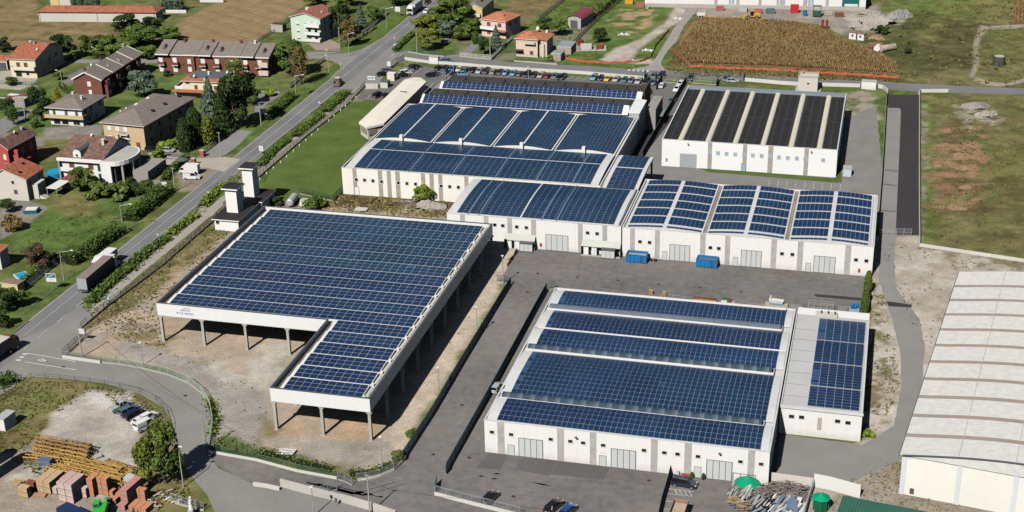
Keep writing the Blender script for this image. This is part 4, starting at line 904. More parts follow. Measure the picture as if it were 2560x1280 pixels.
for i in range(n): a, b = vf(WF*i/n, 0), vf(WF*(i+1)/n, 0); k.add([(a[0], -.06, 7.1+(a[2]-8.1)*.9), (b[0], -.06, 7.1+(b[2]-8.1)*.9), (b[0], -.06, b[2]-.1), (a[0], -.06, a[2]-.1)])
k.build('top_beam', PIL, T)
k = M(); k.box(1.8, -.3, .6, 2.5, -.02, 1.5); k.build('meter_box', GUTTER, T)
# G: green roof at the bottom edge
p0 = Vector(G(2112, 1240, 5)); p1 = Vector(G(2330, 1282, 5)); u = (p1-p0).normalized()
T = thing('green_roofed_shed', 'shed with dark green ribbed roof at the bottom edge of the view', 'shed', (p0.x, p0.y), math.atan2(u.y, u.x))
k = M(); k.box(0, -16, 0, 30, -.1, 4.8); k.build('wall', WHITE, T)
k = M(); k.prism([(-.3, -16, 4.82), (30, -16, 4.82), (30, 0, 4.82), (-.3, 0, 4.82)], [(-.3, -16, 5.4), (30, -16, 5.4), (30, 0, 5.05), (-.3, 0, 5.05)]); k.build('roof', mat_stripe('green_ribbed_roof', (.05, .15, .11), (.035, .115, .085), 'X', .5, .7, .5, .3, .1), T)
# H: industrial building at the top right
p0 = Vector(G(1770, 20)); p1 = Vector(G(2163, 27)); u = (p1-p0).normalized(); L = (p1-p0).length
T = thing('industrial_building', 'long white industrial building at the far top right with narrow windows', 'factory', (p0.x, p0.y), math.atan2(u.y, u.x))
k = M(); k.box(-25, 0, 0, L, 30, 10); k.build('wall', WHITE, T); k = M(); k.box(-25.1, -.1, 0, L+.05, -.002, 1.5); k.build('plinth', CONC, T)
for x in np.arange(3, L-4, 8.6):
	q = M(); q.box(x-.6, -.06, 1.6, x+.6, -.003, 9.9); q.build('wall_strip', GRYSTRIP, T)
for x in (8.5, 9.7, 27, 28.2, 29.4, 38, 39.2, 40.4): window(T, float(x)*1.0, -.01, 3.4, .8, 3.6, pane=BLUEGLASS)
q = M(); q.box(L-9, -.09, 1.6, L-2.5, -.01, 4.6, 0); q.box(L-8, -.12, 1.6, L-3, -.1, 2.6, 1); q.build('shop_window', [mat('teal_glass', (.02, .14, .13), .3, .1, 1), FRAMEW], T)
# I: pair of drying towers on low blocks beside the road
DT = mat('white_tower_render', (.83, .82, .79), .85, .04, .8)
def tower(label, px, py, w, d, h, low, parts):
	x, y = G(px, py); T = thing('tower', label, 'tower', (x, y))
	lx0, ly0, lx1, ly1, lh = low
	k = M(); k.box(lx0, ly0, 0, lx1, ly1, lh-.35); k.build('low_block', DT, T)
	k = M(); k.box(lx0-.5, ly0-.5, lh-.35, lx1+.5, ly1+.5, lh-.1); k.build('eaves_slab', DT, T)
	k = M(); k.box(lx0-.45, ly0-.45, lh-.1, lx1+.45, ly1+.45, lh); k.build('low_roof', TAR, T)
	k = M(); k.box(0, 0, lh, w, d, h); k.build('shaft', DT, T)
	k = M(); k.box(-.7, -.7, h+.5, w+.7, d+.7, h+.85); k.build('roof_slab', DT, T); k = M(); k.box(-.65, -.65, h+.85, w+.65, d+.65, h+.9); k.build('roof_felt', TAR, T)
	k = M(); k.box(.15, .15, h, w-.15, d-.15, h+.5); k.build('louvre', SEAM, T); return T
t1 = tower('left square white tower with flat black roof standing on a low block', 571, 560, 3.1, 3.4, 9.2, (-1.6, -4.4, 5.0, 9.5, 3.3), 0)
window(t1, -.7, -4.42, 2.2, .9, .8)
t2 = tower('right taller white tower with flat black roof behind its twin', 614, 522, 2.9, 3.4, 10.9, (-.8, -2.2, 5.8, 6.0, 3.5), 0)
k = M(); k.box(1.6, -2.23, .2, 4.8, -2.21, 2.9); k.build('garage_door', STEELB, t2)
# ------------------------------------------------------------------ houses
def house(name, label, A, B, C, z, roof='hip', rise=2.0, over=.5, wall=CREAM, tile=REDTILE, ridge=.5, cat='house', D=None, edge=WHITE):
	a = Vector(G(*A, z)); b = Vector(G(*B, z)); c = Vector(G(*C, z)); u = (b-a).normalized(); v = Vector((-u.y, u.x))
	W = (b-a).length; D = D or abs((c-b).dot(v))
	T = thing(name, label, cat, (a.x, a.y), math.atan2(u.y, u.x)); T['W'] = W; T['D'] = D; T['Z'] = z; T['O'] = over
	o = over; t = .16
	k = M(); k.box(o, o, 0, W-o, D-o, z)
	if roof == 'gv':
		for y, f in ((o, 0), (D-o, 1)):
			p = [(o, y, z), (W-o, y, z), (W*ridge, y, z+rise*(1-o/W))]; k.add(p[::-1] if f else p)
	if roof == 'gu':
		for x, f in ((o, 1), (W-o, 0)):
			p = [(x, o, z), (x, D-o, z), (x, D*ridge, z+rise*(1-o/D))]; k.add(p[::-1] if f else p)
	if roof == 'mono':
		for x in (o, W-o): k.add([(x, o, z), (x, D-o, z), (x, D-o, z+rise), (x, o, z)])
	k.build('wall', wall, T)
	r = M()
	def slab(pts):
		top = [(x, y, h+t) for x, y, h in pts]; n = len(pts); r.add(top, 0); r.add(list(pts)[::-1], 1)
		for i in range(n): j = (i+1) % n; r.add([pts[i], pts[j], top[j], top[i]], 1)
	c4 = [(0, 0, z), (W, 0, z), (W, D, z), (0, D, z)]
	if roof == 'hip':
		m = min(W, D)/2
		e0, e1 = ((m, D/2, z+rise), (W-m, D/2, z+rise)) if W >= D else ((W/2, m, z+rise), (W/2, D-m, z+rise))
		if W >= D: slab([c4[0], c4[1], e1, e0]); slab([c4[1], c4[2], e1]); slab([c4[2], c4[3], e0, e1]); slab([c4[3], c4[0], e0])
		else: slab([c4[0], c4[1], e0]); slab([c4[1], c4[2], e1, e0]); slab([c4[2], c4[3], e1]); slab([c4[3], c4[0], e0, e1])
	elif roof == 'gv':
		x = W*ridge; slab([c4[0], (x, 0, z+rise), (x, D, z+rise), c4[3]]); slab([(x, 0, z+rise), c4[1], c4[2], (x, D, z+rise)])
	elif roof == 'gu':
		y = D*ridge; slab([c4[0], c4[1], (W, y, z+rise), (0, y, z+rise)]); slab([(0, y, z+rise), (W, y, z+rise), c4[2], c4[3]])
	elif roof == 'mono': slab([c4[0], c4[1], (W, D, z+rise), (0, D, z+rise)])
	elif roof == 'flat': slab(c4)
	T['roof_name'] = 'roof'; ro = r.build('roof', [tile, edge], T); HR_[T.name] = ro
	return T
HR_ = {}
def wins(T, face, xs, z, w=1.1, h=1.3, sh=None, frame=FRAMEW, pane=DARKGLASS):
	W, D, o = T['W'], T['D'], T['O']
	for f in xs:
		if face == 'f': window(T, o+(W-2*o)*f, o-.01, z, w, h, 0, pane, frame, sh)
		elif face == 'r': window(T, W-o+.01, o+(D-2*o)*f, z, w, h, math.pi/2, pane, frame, sh)
def hdoor(T, f, w=1.1, h=2.2, m=WOODBR, name='door', face='f', z=0):
	W, D, o = T['W'], T['D'], T['O']
	if face == 'f': door(T, o+(W-2*o)*f, o-.005, w, h, 0, m, name, z)
	else: door(T, W-o+.005, o+(D-2*o)*f, w, h, math.pi/2, m, name, z)
def balcony(T, f0, f1, z, d=1.2, face='f', slab=WHITE, railm=WHITE, solid=True):
	W, D, o = T['W'], T['D'], T['O']
	L = (W if face == 'f' else D)-2*o; x0, x1 = o+L*f0, o+L*f1
	k = M()
	if face == 'f': k.box(x0, o-d, z-.2, x1, o-.01, z)
	else: k.box(W-o+.01, x0, z-.2, W-o+d, x1, z)
	b = k.build('balcony', slab, T); k = M(); h = 1.0
	if face == 'f':
		if solid: k.box(x0, o-d, z+.002, x1, o-d+.1, z+h); k.box(x0, o-d+.1, z+.002, x0+.1, o-.01, z+h); k.box(x1-.1, o-d+.1, z+.002, x1, o-.01, z+h)
		else:
			k.bar((x0, o-d+.05, z+h), (x1, o-d+.05, z+h), .07)
			for x in np.arange(x0, x1, .22): k.bar((x, o-d+.05, z), (x, o-d+.05, z+h), .04)
	else:
		if solid: k.box(W-o+d-.1, x0, z+.002, W-o+d, x1, z+h)
		else:
			k.bar((W-o+d-.05, x0, z+h), (W-o+d-.05, x1, z+h), .07)
			for x in np.arange(x0, x1, .22): k.bar((W-o+d-.05, x, z), (W-o+d-.05, x, z+h), .04)
	k.build('railing', railm, b)
def chimney(T, fx, fy, z, h=1.3, m=None, w=.6):
	ro = HR_[T.name]; x, y = T['W']*fx, T['D']*fy
	k = M(); k.box(x-w/2, y-w/2, z, x+w/2, y+w/2, z+h); k.box(x-w*.7, y-w*.7, z+h, x+w*.7, y+w*.7, z+h+.15); k.build('chimney', m or CONCD, ro)
def dish(T, fx, fy, z, r=.45):
	ro = HR_[T.name]; x, y = T['W']*fx, T['D']*fy
	k = M(); k.bar((x, y, z), (x, y, z+.8), .06); k.cyl((x, y-.05, z+.8), (x-.1, y-.2, z+.9), .1, r, 12); k.build('satellite_dish', FRAMEW, ro)
def skylight(T, fx, fy, z, m=BLUEGLASS, w=.8, h=1.0, tilt=.35):
	ro = HR_[T.name]; x, y = T['W']*fx, T['D']*fy
	k = M(); k.prism([(x-w/2, y-h/2, z), (x+w/2, y-h/2, z), (x+w/2, y+h/2, z+tilt*h), (x-w/2, y+h/2, z+tilt*h)], [(x-w/2, y-h/2, z+.12), (x+w/2, y-h/2, z+.12), (x+w/2, y+h/2, z+tilt*h+.12), (x-w/2, y+h/2, z+tilt*h+.12)]); k.build('roof_window', m, ro)
PEACH = mat('peach_render', (.68, .54, .44), .85, .05, .8); MINT = mat('mint_render', (.56, .70, .56), .85, .04, .8); REDW = mat('crimson_render', (.42, .085, .085), .85, .08, .8)
YEL = mat('yellow_render', (.66, .50, .25), .85, .05, .8); OCH = mat('ochre_render', (.58, .44, .27), .85, .06, .8); GRYW = mat('pale_grey_render', (.60, .56, .50), .85, .06, .8); PINKW = mat('pink_render', (.76, .54, .48), .85, .05, .8); LEMON = mat('lemon_render', (.76, .66, .45), .85, .05, .8)
# 1 cream house, far left
T = house('house', 'cream two storey house with red tiled roof and long balcony at the left edge', (17,148), (88,151), (124,106), 6.6, 'gu', 3.0, .5, LEMON, REDTILE, .55, D=20)
wins(T, 'f', (.33, .62), 4.7, 1.3, 1.6, WOODBR); wins(T, 'f', (.3,), 1.5, 2.2, 2.2); wins(T, 'f', (.65,), 1.6, 1.1, 1.2); balcony(T, .1, 1.0, 3.2, 1.3, slab=CREAM, railm=CREAM); wins(T, 'r', (.2, .5, .75), 4.8, 1.1, 1.4); wins(T, 'r', (.25, .6), 1.7, 1.1, 1.3)
chimney(T, .5, .5, 9.3, 1.0); chimney(T, .25, .6, 8.6, 1.2, WHITE); dish(T, .8, .3, 8.0); balcony(T, .45, .8, 3.2, 1.0, 'r', CREAM, CREAM)
T = house('garage', 'low red roofed garage attached beside the cream house at the left edge', (-30,152), (17,154), (20,148), 3.0, 'gu', 1.0, .3, CREAM, REDTILE, D=8); hdoor(T, .75, 2.6, 2.4, GUTTER, 'garage_door')
# 2 stepped brick terrace, gable towards us
T = house('terraced_house', 'brown brick terrace whose stepped grey roofs run away from a white edged gable', (178,199), (254,202), (338,137), 6.4, 'gv', 2.6, .5, BRICKW, GRYTILE, .46, cat='terrace')
wins(T, 'f', (.55,), 5.0, 1.1, 1.4, 'white'); wins(T, 'f', (.56,), 2.2, .9, 1.3, 'white')
W, D = T['W'], T['D']; ro = HR_[T.name]
for i in range(4):
	y = D*(.04+.25*i); k = M(); z0 = 6.55+.35*(i % 2); k.add([(W*.46, y, 9.2), (W+.5*(i % 2)+.1, y, 6.6), (W+.5*(i % 2)+.1, y+D*.21, 6.6), (W*.46, y+D*.21, 9.2)])
	s = [(a, b, c+.22+.18*(i % 2)) for a, b, c in k.v]; q = M(); q.prism([(a, b, c-.3) for a, b, c in s], s); q.build('stepped_slope', GRYTILE, ro)
	q = M(); q.bar((W*.46, y+D*.23, 9.45), (W+.1, y+D*.23, 6.85), .25, .3); q.build('party_verge', CREAM, ro)
	k = M(); k.box(W-.45, y+.6, .0, W+.9, y+D*.10, 5.9); k.build('brick_bay', BRICKW, T); window(T, W+.92, y+.6+(D*.1-.6)/2, 4.7, 1.0, 1.4, math.pi/2, shutter='white'); window(T, W+.92, y+.6+(D*.1-.6)/2, 1.8, 1.0, 1.4, math.pi/2, shutter='white')
	k = M(); k.box(W-.45, y+D*.10+.05, 2.9, W+.8, y+D*.2, 3.1); b = k.build('balcony', CREAM, T); k = M(); k.box(W+.72, y+D*.10+.05, 3.1, W+.8, y+D*.2, 4.0); k.build('railing', WOODBR, b)
	if i in (1, 2): q = M(); q.prism([(W*.72, y+1, 8.1), (W*.86, y+1, 7.4), (W*.86, y+2.2, 7.4), (W*.72, y+2.2, 8.1)], [(W*.72, y+1.5, 8.9), (W*.8, y+1.5, 8.5), (W*.8, y+1.7, 8.5), (W*.72, y+1.7, 8.9)]); q.build('dormer', GUTTER, ro)
for i, s in ((0, 1), (1, -1)):
	q = M(); q.bar((W*.46, -.02, 9.05), (W*(i), -.02, 6.45), .12, .4); q.build('verge_board', WHITE, ro)
chimney(T, .3, .12, 8.2, 1.2, BRICKW); chimney(T, .42, .98, 8.8, 1.4, CONC); chimney(T, .3, .5, 8.2, 1.2, BRICKW); dish(T, .2, .35, 7.6)
# 3 long terrace facing us
T = house('terraced_house', 'long brown brick terrace with seven staggered grey roof slopes and white eaves', (388,137), (672,146), (681,112), 6.5, 'gu', 2.7, .5, BRICKW, GRYTILE, .62, cat='terrace', D=13.5)
W, D = T['W'], T['D']; ro = HR_[T.name]; n = 8; uw = W/n
for i in range(n):
	dz = (.35, 0, .25)[i % 3]; x0, x1 = uw*i+.12, uw*(i+1)-.12; fy = (-.7, .15, -.3)[i % 3]
	q = M(); b = [(x0, fy, 6.42+dz), (x1, fy, 6.42+dz), (x1, D*.62, 9.3+dz), (x0, D*.62, 9.3+dz)]; q.prism(b, [(x, y, z+.22) for x, y, z in b]); q.build('stepped_slope', GRYTILE, ro)
	q = M(); q.box(x0, fy-.12, 6.35+dz, x1, fy-.01, 6.75+dz); q.build('eaves_board', WHITE, ro)
	q = M(); q.box(x1-.05, fy+.5, 6.5, x1+.3, D*.6, 6.9); q.build('party_wall', SEAM, ro)
	if i % 3 != 2: balcony(T, (i+.08)/n, (i+.55)/n, 3.2, 1.3, 'f', CREAM, WOODBR); window(T, uw*(i+.3), .49, 4.5, 1.3, 1.9, shutter='white'); window(T, uw*(i+.3), .49, 1.5, 1.3, 1.9, shutter='white')
	else:
		k = M(); k.box(uw*(i+.05), -.3, 0, uw*(i+.75), .495, 6.3); k.build('brick_bay', BRICKW, T); window(T, uw*(i+.4), -.31, 4.6, 1.1, 1.5, shutter='white'); window(T, uw*(i+.4), -.31, 1.8, 1.1, 1.5, shutter='white')
	if i in (0, 3, 4, 7):
		x = uw*(i+.5); q = M(); q.prism([(x-.6, 2.5, 7.6+dz), (x+.6, 2.5, 7.6+dz), (x+.6, 4.6, 8.3+dz), (x-.6, 4.6, 8.3+dz)], [(x-.05, 2.6, 9.0+dz), (x+.05, 2.6, 9.0+dz), (x+.05, 4.4, 9.1+dz), (x-.05, 4.4, 9.1+dz)]); q.build('dormer', GUTTER, ro)
	if i in (1, 3, 5, 6): chimney(T, (i+.6)/n, .55, 9.0, 1.4, BRICKW if i % 2 else WHITE)
k = M(); k.box(W-3.6, -.9, 3.4, W-.4, -.82, 5.2); k.build('awning', mat('cream_canvas', (.62, .55, .45), .9, .05), T); k = M(); k.box(W-3.6, -1.1, .6, W-.4, -1.0, 2.4); k.build('awning', mat('cream_canvas', (.62, .55, .45)), T)
# 4 yellow house with flat roof centre
T = house('house', 'yellow house with red roof edges around a dark flat roof and roof terraces', (450,203), (560,208), (582,186), 5.6, 'flat', 0, .6, LEMON, REDTILEO, cat='house')
W, D = T['W'], T['D']; k = M(); k.box(W*.1, D*.4, 5.8, W*.95, D*.98, 6.5); k.build('flat_roof_block', mat('slate_grey_felt', (.12, .125, .13), .9, .1), T)
wins(T, 'f', (.32, .8), 3.6, 1.1, 1.5, WOODBR); wins(T, 'f', (.12,), 4.9, 1.6, .5); k = M(); k.box(-2.6, -2.2, 2.5, W*.95, .55, 2.75); k.build('veranda_roof', REDTILEO, T)
k = M(); k.box(-2.4, .6, 0, .55, D*.8, 2.9); k.box(-2.4, .6, 2.9, -2.25, D*.8, 3.7); k.box(-2.25, .6, 2.9, .55, .75, 3.7); k.build('terrace', WHITE, T); chimney(T, .5, .6, 6.4, .9, WHITE); dish(T, .25, .3, 5.9); dish(T, .9, .7, 6.4); chimney(T, .55, .1, 5.7, .8, CREAM)
# 5 white house with grey hipped roof
T = house('house', 'white house with grey hipped roof, tan balcony all round and open ground floor', (110,270), (206,276), (272,239), 5.6, 'hip', 2.0, 1.0, WHITE, GRYTILE)
wins(T, 'f', (.15, .52, .84), 4.3, .9, 1.9, GUTTER); balcony(T, -.08, 1.1, 2.8, 1.5, 'f', OCH, OCH); wins(T, 'r', (.15, .4, .8), 4.3, .9, 1.8, WOODBR); wins(T, 'r', (.3, .6), 1.4, 1.0, 1.5); balcony(T, .0, .35, 2.8, 1.2, 'r', OCH, OCH); wins(T, 'f', (.2, .45, .8), 1.3, 2.2, 2.0); chimney(T, .72, .42, 6.9, 1.1, CREAM); chimney(T, .3, .7, 6.7, .9, CREAM)
# 6 ochre apartment block
T = house('apartment_block', 'ochre apartment block with a wide grey hipped roof beside the main road', (247,307), (360,318), (482,243), 7.6, 'hip', 2.6, .8, OCH, GRYTILE, cat='apartment block')
for z in (6.0, 3.0): wins(T, 'f', (.15, .35, .55), z, 1.2, 1.2, 'white')
wins(T, 'r', (.12, .3, .5, .7, .88), 5.8, 1.2, 1.6, WOODBR); wins(T, 'r', (.12, .3, .5, .7, .88), 2.4, 1.2, 1.6, WOODBR); balcony(T, .4, .62, 4.6, 1.1, 'f', WHITE, FENCEG, False); balcony(T, .2, .42, 4.4, 1.2, 'r', CREAM, GUTTER); balcony(T, .6, .85, 4.4, 1.2, 'r', CREAM, GUTTER); balcony(T, .4, .62, 1.7, 1.1, 'f', WHITE, FENCEG, False); hdoor(T, .82, 1.2, 2.2)
for fy in (.35, .58, .85): chimney(T, .78, fy, 8.5, .8, TAR, .7)
for fy in (.5, .72): skylight(T, .22, fy, 8.7, FRAMEW)
for fy in (.3, .4): chimney(T, .12, fy, 8.0, .6, WHITE, .4)
# 7 white house with curved terrace
T = house('house', 'white house with mottled brown roof, barrel dormer and big curved roof terrace', (144,394), (258,402), (300,352), 6.6, 'gu', 3.4, .5, WHITE, BRNTILE, .62)
W, D = T['W'], T['D']; wins(T, 'f', (.25, .7), 4.4, 1.5, 1.7, WOODBR); wins(T, 'f', (.92,), 4.0, 1.6, 1.7, pane=mat('green_stained_glass', (.02, .09, .045), .2, 0)); wins(T, 'f', (.92,), 1.6, 1.6, 1.7, pane=mat('green_stained_glass', (.02, .09, .045))); wins(T, 'f', (.3, .6), 1.6, 1.6, 1.4)
k = M(); k.box(-.1, -.6, 5.9, W, .1, 6.7); k.build('eaves_beam', WHITE, T); k = M(); k.box(.1, -.5, 0, .6, .3, 5.9); k.build('corner_pillar', CONCD, T); balcony(T, .0, .32, 3.0, .9)
ro = HR_[T.name]; x = W*.42; q = M(); n = 8
for i in range(n):
	a0, a1 = math.pi*i/n, math.pi*(i+1)/n; q.add([(x-1.2*math.cos(a0), .4, 8.2+1.0*math.sin(a0)), (x-1.2*math.cos(a1), .4, 8.2+1.0*math.sin(a1)), (x-1.2*math.cos(a1), D*.55, 8.2+1.0*math.sin(a1)), (x-1.2*math.cos(a0), D*.55, 8.2+1.0*math.sin(a0))], 0)
ring = [(x-1.2*math.cos(math.pi*i/n), .42, 8.2+1.0*math.sin(math.pi*i/n)) for i in range(n+1)]; q.add([(x+1.2, .42, 6.7)]+[(x-1.2, .42, 6.7)]+ring, 1); q.add([(x-1.2, .42, 6.7), (x-1.2, D*.5, 6.7), (x-1.2, D*.5, 8.2), (x-1.2, .42, 8.2)], 1); q.add([(x+1.2, .42, 6.7), (x+1.2, .42, 8.2), (x+1.2, D*.5, 8.2), (x+1.2, D*.5, 6.7)], 1)
d = q.build('dormer', [GUTTER, WHITE], ro); window(d, x, .4, 7.5, .6, .7); chimney(T, .78, .4, 8.8, 1.6, PEACH, .8); dish(T, .42, .58, 9.6); chimney(T, .97, .6, 9.6, 1.4, PEACH, .9)
arc = [(W+3.2*math.cos(a)*1.0, 6.0+7.2*math.sin(a)) for a in np.linspace(-math.pi/2, math.pi/2, 13)]
arc = [(W-.5, -1.2)]+[(W+2.8+4.2*math.cos(a), 5.8+6.8*math.sin(a)) for a in np.linspace(-math.pi/2, math.pi/2, 13)]+[(W-.5, 12.6)]
k = M(); k.prism([(a, b, 5.5) for a, b in arc], [(a, b, 6.7) for a, b in arc]); tr = k.build('curved_terrace', WHITE, T)
k = M(); k.prism([(W-.4+(a-W+.4)*.93, 5.8+(b-5.8)*.94, 6.72) for a, b in arc], [(W-.4+(a-W+.4)*.93, 5.8+(b-5.8)*.94, 6.74) for a, b in arc]); k.build('terrace_floor', CONC, tr)
k = M(); k.box(W-.5, -1.1, 0, W+2.6, -.4, 5.5); k.build('white_wall', WHITE, T)
for a in (-.9, -.25, .4): k = M(); px_, py_ = W+2.8+3.9*math.cos(a), 5.8+6.4*math.sin(a); k.box(px_-.3, py_-.3, 0, px_+.3, py_+.3, 5.5); k.build('round_terrace_pillar', CONCD, T)
k = M(); k.box(W+.05, .2, 0, W+3.2, 11.5, 5.4); k.build('recessed_wall', mat('shaded_glazing', (.10, .09, .085), .4, .2, 1), T)
k = M(); k.box(W+7, 3, 0, W+11.5, 14, 3.0); k.build('side_wing', mat('grey_wing_wall', (.32, .30, .27), .9, .1, 1), T); window(T, W+11.52, 6, 1.7, 1.6, .9, math.pi/2); window(T, W+11.52, 9, 1.7, 1.6, .9, math.pi/2); window(T, W+11.52, 12, 1.7, 1.6, .9, math.pi/2)
# 8 red house
T = house('house', 'crimson house with mottled brown tiled roof at the left edge', (-35,372), (20,377), (108,338), 7.4, 'gv', 2.4, .5, REDW, BRNTILE, .55); wins(T, 'f', (.8,), 5.2, .8, 1.4, 'white', YEL); wins(T, 'f', (.82,), 2.4, .8, 1.4, None, YEL); wins(T, 'r', (.2, .5, .8), 5.0, 1.0, 1.4); chimney(T, .6, .8, 9.0, 1.4, CONC); dish(T, .62, .55, 9.4)
k = M(); W = T['W']; k.box(W-.4, 2.2, 0, W+1.4, 2.9, 6.8); k.build('buttress', REDW, T); k = M(); k.box(W-.45, 2.9, 2.8, W+1.4, 8, 3.0); k.build('balcony', REDW, T)
# 9 grey house with red tiles
T = house('house', 'pale grey house with a red tiled single slope roof beside the open lawn', (-30,445), (66,451), (126,421), 6.2, 'gv', 2.6, .4, GRYW, REDTILE, .42); wins(T, 'f', (.62,), 5.2, .8, .9, None); wins(T, 'f', (.66,), 2.5, 1.0, 1.3, WOODBR); wins(T, 'r', (.18, .75), 4.9, .9, 1.3, WOODBR); hdoor(T, .5, 1.2, 2.3, BLACKP, face='r', z=.9)
W = T['W']; D = T['D']; k = M(); k.box(W-.4, 2.3, 0, W+1.6, 6.4, 4.3); k.build('porch_block', GRYW, T); k = M(); [k.box(W+1.6+i*.3, 2.6, 0, W+1.9+i*.3, 4.6, .9-.15*i) for i in range(6)]; k.build('front_steps', CREAM, T); chimney(T, .75, .2, 7.2, .6, TAR, .5); chimney(T, .6, .7, 8.0, .5, TAR, .5)
# carport beside it
T = thing('carport', 'flat white roofed carport against the maroon lean to by the lawn', 'carport', G(118, 492), -.05)
k = M(); k.box(0, 0, 2.5, 3.4, 6.5, 2.62); k.build('roof', FRAMEW, T); k = M(); [k.box(x-.08, y-.08, 0, x+.08, y+.08, 2.5) for x in (.2, 3.2) for y in (.2, 6.3)]; k.build('post', CONCD, T); k = M(); k.box(.1, 6.55, 2.3, 3.6, 11, 2.7); k.build('lean_to_roof', MAROON, T); k = M(); k.box(.2, 6.7, 0, 3.4, 10.8, 2.3); k.build('lean_to_wall', CONCD, T)
# 10 mint house
T = house('house', 'tall mint green house with mottled red roof and white balconies by the crossroads', (721,43), (801,49), (834,25), 9.0, 'gv', 1.9, .5, MINT, BRNTILE, .5); HR_[T.name].data.materials[0] = mat_stripe('mottled_red_tiles', (.36, .15, .11), (.25, .09, .065), 'Y', .42, .62, .8, .2, .5)
for z in (6.9, 4.2, 1.6): wins(T, 'f', (.24,), z, 1.3, 1.4, 'roller')
for z in (7.3, 4.5, 1.6): wins(T, 'f', (.62, .84), z, 1.2, 1.6, 'white' if z > 6 else None)
for z in (6.1, 3.2, .6): balcony(T, .5, 1.0, z, 1.2)
for z in (7.2, 4.4, 1.6): wins(T, 'r', (.25, .6), z, 1.0, 1.5)
hdoor(T, .57, 1.1, 2.2, WOODBR, z=.6); chimney(T, .3, .5, 10, 1, WHITE); dish(T, .35, .5, 10.2); chimney(T, .8, .45, 9.6, .7, PEACH)
# sheds near it
T = house('shed', 'small flat roofed grey shed at the edge of the ploughed field', (676,62), (706,64), (714,58), 2.7, 'flat', 0, .15, CONC, mat('dark_shed_roof', (.06, .055, .05), .9, .2), cat='shed')
# 11 beige house
T = house('house', 'beige two storey house with orange roofs facing the cross street', (1285,97), (1346,101), (1378,84), 6.4, 'hip', 1.9, .5, PEACH, REDTILEO); wins(T, 'f', (.68,), 4.8, 2.4, 1.0); k = M(); W = T['W']; D = T['D']; k.box(W*.42, -.6, 4.9, W*.86, .3, 5.6); k.build('awning', mat('cream_canvas', (.62, .55, .45)), T); wins(T, 'f', (.2, .72), 1.6, 1.3, 1.4, WOODBR); k = M(); k.box(W*.02, -1.2, 2.5, W*.36, .45, 2.65); k.build('porch_roof', mat('brown_canopy', (.16, .09, .06), .8, .1), T)
k = M(); k.box(W-.45, 2.0, 0, W+2.5, D-.5, 6.0); k.build('side_wing', PEACH, T); k = M(); k.prism([(W*.55, 1.5, 6.3), (W+3, 1.5, 6.0), (W+3, D, 6.0), (W*.55, D, 6.3)], [(W*.55, 1.5, 7.9), (W+3, 1.5, 6.3), (W+3, D, 6.3), (W*.55, D, 7.9)]); k.build('wing_roof', REDTILEO, T); dish(T, .75, .7, 8.0, .7); chimney(T, 1.05, .9, 6.4, 1.3, WHITE); k = M(); k.bar((W+1.4, .5, 0), (W+1.4, .5, 5.8), .3); k.build('pillar', CREAM, T)
# 12 pink house
T = house('house', 'pink house with orange hipped roof behind a blue green conifer', (1199,48), (1265,56), (1296,36), 6.4, 'hip', 2.0, .5, PINKW, REDTILEO); wins(T, 'f', (.3, .75), 4.9, 1.5, 1.5, WOODBR); wins(T, 'f', (.3,), 1.8, 1.5, 1.4, WOODBR); wins(T, 'r', (.3, .7), 4.9, 1.1, 1.5, WOODBR); balcony(T, 0, .62, 3.2, 1.3, 'f', WHITE, WHITE); k = M(); W = T['W']; k.box(W*.6, -1.6, 2.9, W+.3, .45, 3.1); k.build('porch_roof', REDTILEO, T); skylight(T, .72, .35, 7.5, GUTTER, tilt=.3); skylight(T, .5, .25, 7.2, GUTTER, tilt=.3)
# 13 yellow house top
T = house('house', 'yellow house with brown roof and stone balcony at the top of the photo', (1162,20), (1207,22), (1240,-4), 6.0, 'gv', 1.8, .4, YEL, GRYTILE, .5); wins(T, 'f', (.5,), 4.4, 1.6, 1.6, WOODBR); balcony(T, .1, .9, 3.0, 1.2, 'f', CONC, CREAM); wins(T, 'r', (.3, .7), 4.4, 1.0, 1.4); k = M(); skylight(T, .62, .4, 7.3, DARKGLASS, 1.4, 2.2, .1)
# 14 maroon barn
g0 = Vector(G(1420, 69)); g1 = Vector(G(1452, 72)); u = (g1-g0).normalized()
T = thing('barn', 'small barn with maroon arched roof and grey roller door', 'barn', (g0.x, g0.y), math.atan2(u.y, u.x)); W = (g1-g0).length; D = 13
k = M(); k.box(0, 0, 0, W, D, 3.4); n = 8
pr = [(W/2-(W/2+.4)*math.cos(math.pi*i/n), 3.4+1.5*math.sin(math.pi*i/n)) for i in range(n+1)]
k.add([(x, .02, z) for x, z in pr][::-1]); k.build('wall', CONC, T); k = M()
for (xa, za), (xb, zb) in zip(pr, pr[1:]): k.add([(xa, -.4, za), (xb, -.4, zb), (xb, D, zb), (xa, D, za)])
k.build('roof', MAROON, T); k = M(); k.box(W*.2, -.05, 0, W*.75, -.01, 3); k.build('roller_door', GUTTER, T)
# 15 grey sheds
for a, b, c, lab in (((1391,117),(1428,119),(1440,104),'larger flat grey metal garage behind the beige house'), ((1377,134),(1404,136),(1412,128),'lower flat grey garage nearest the cross street')):
	T = house('garage', lab, a, b, c, 2.6, 'flat', 0, .1, CONCD, mat('blue_grey_sheet_roof', (.30, .33, .36), .6, .15, 1), cat='garage')
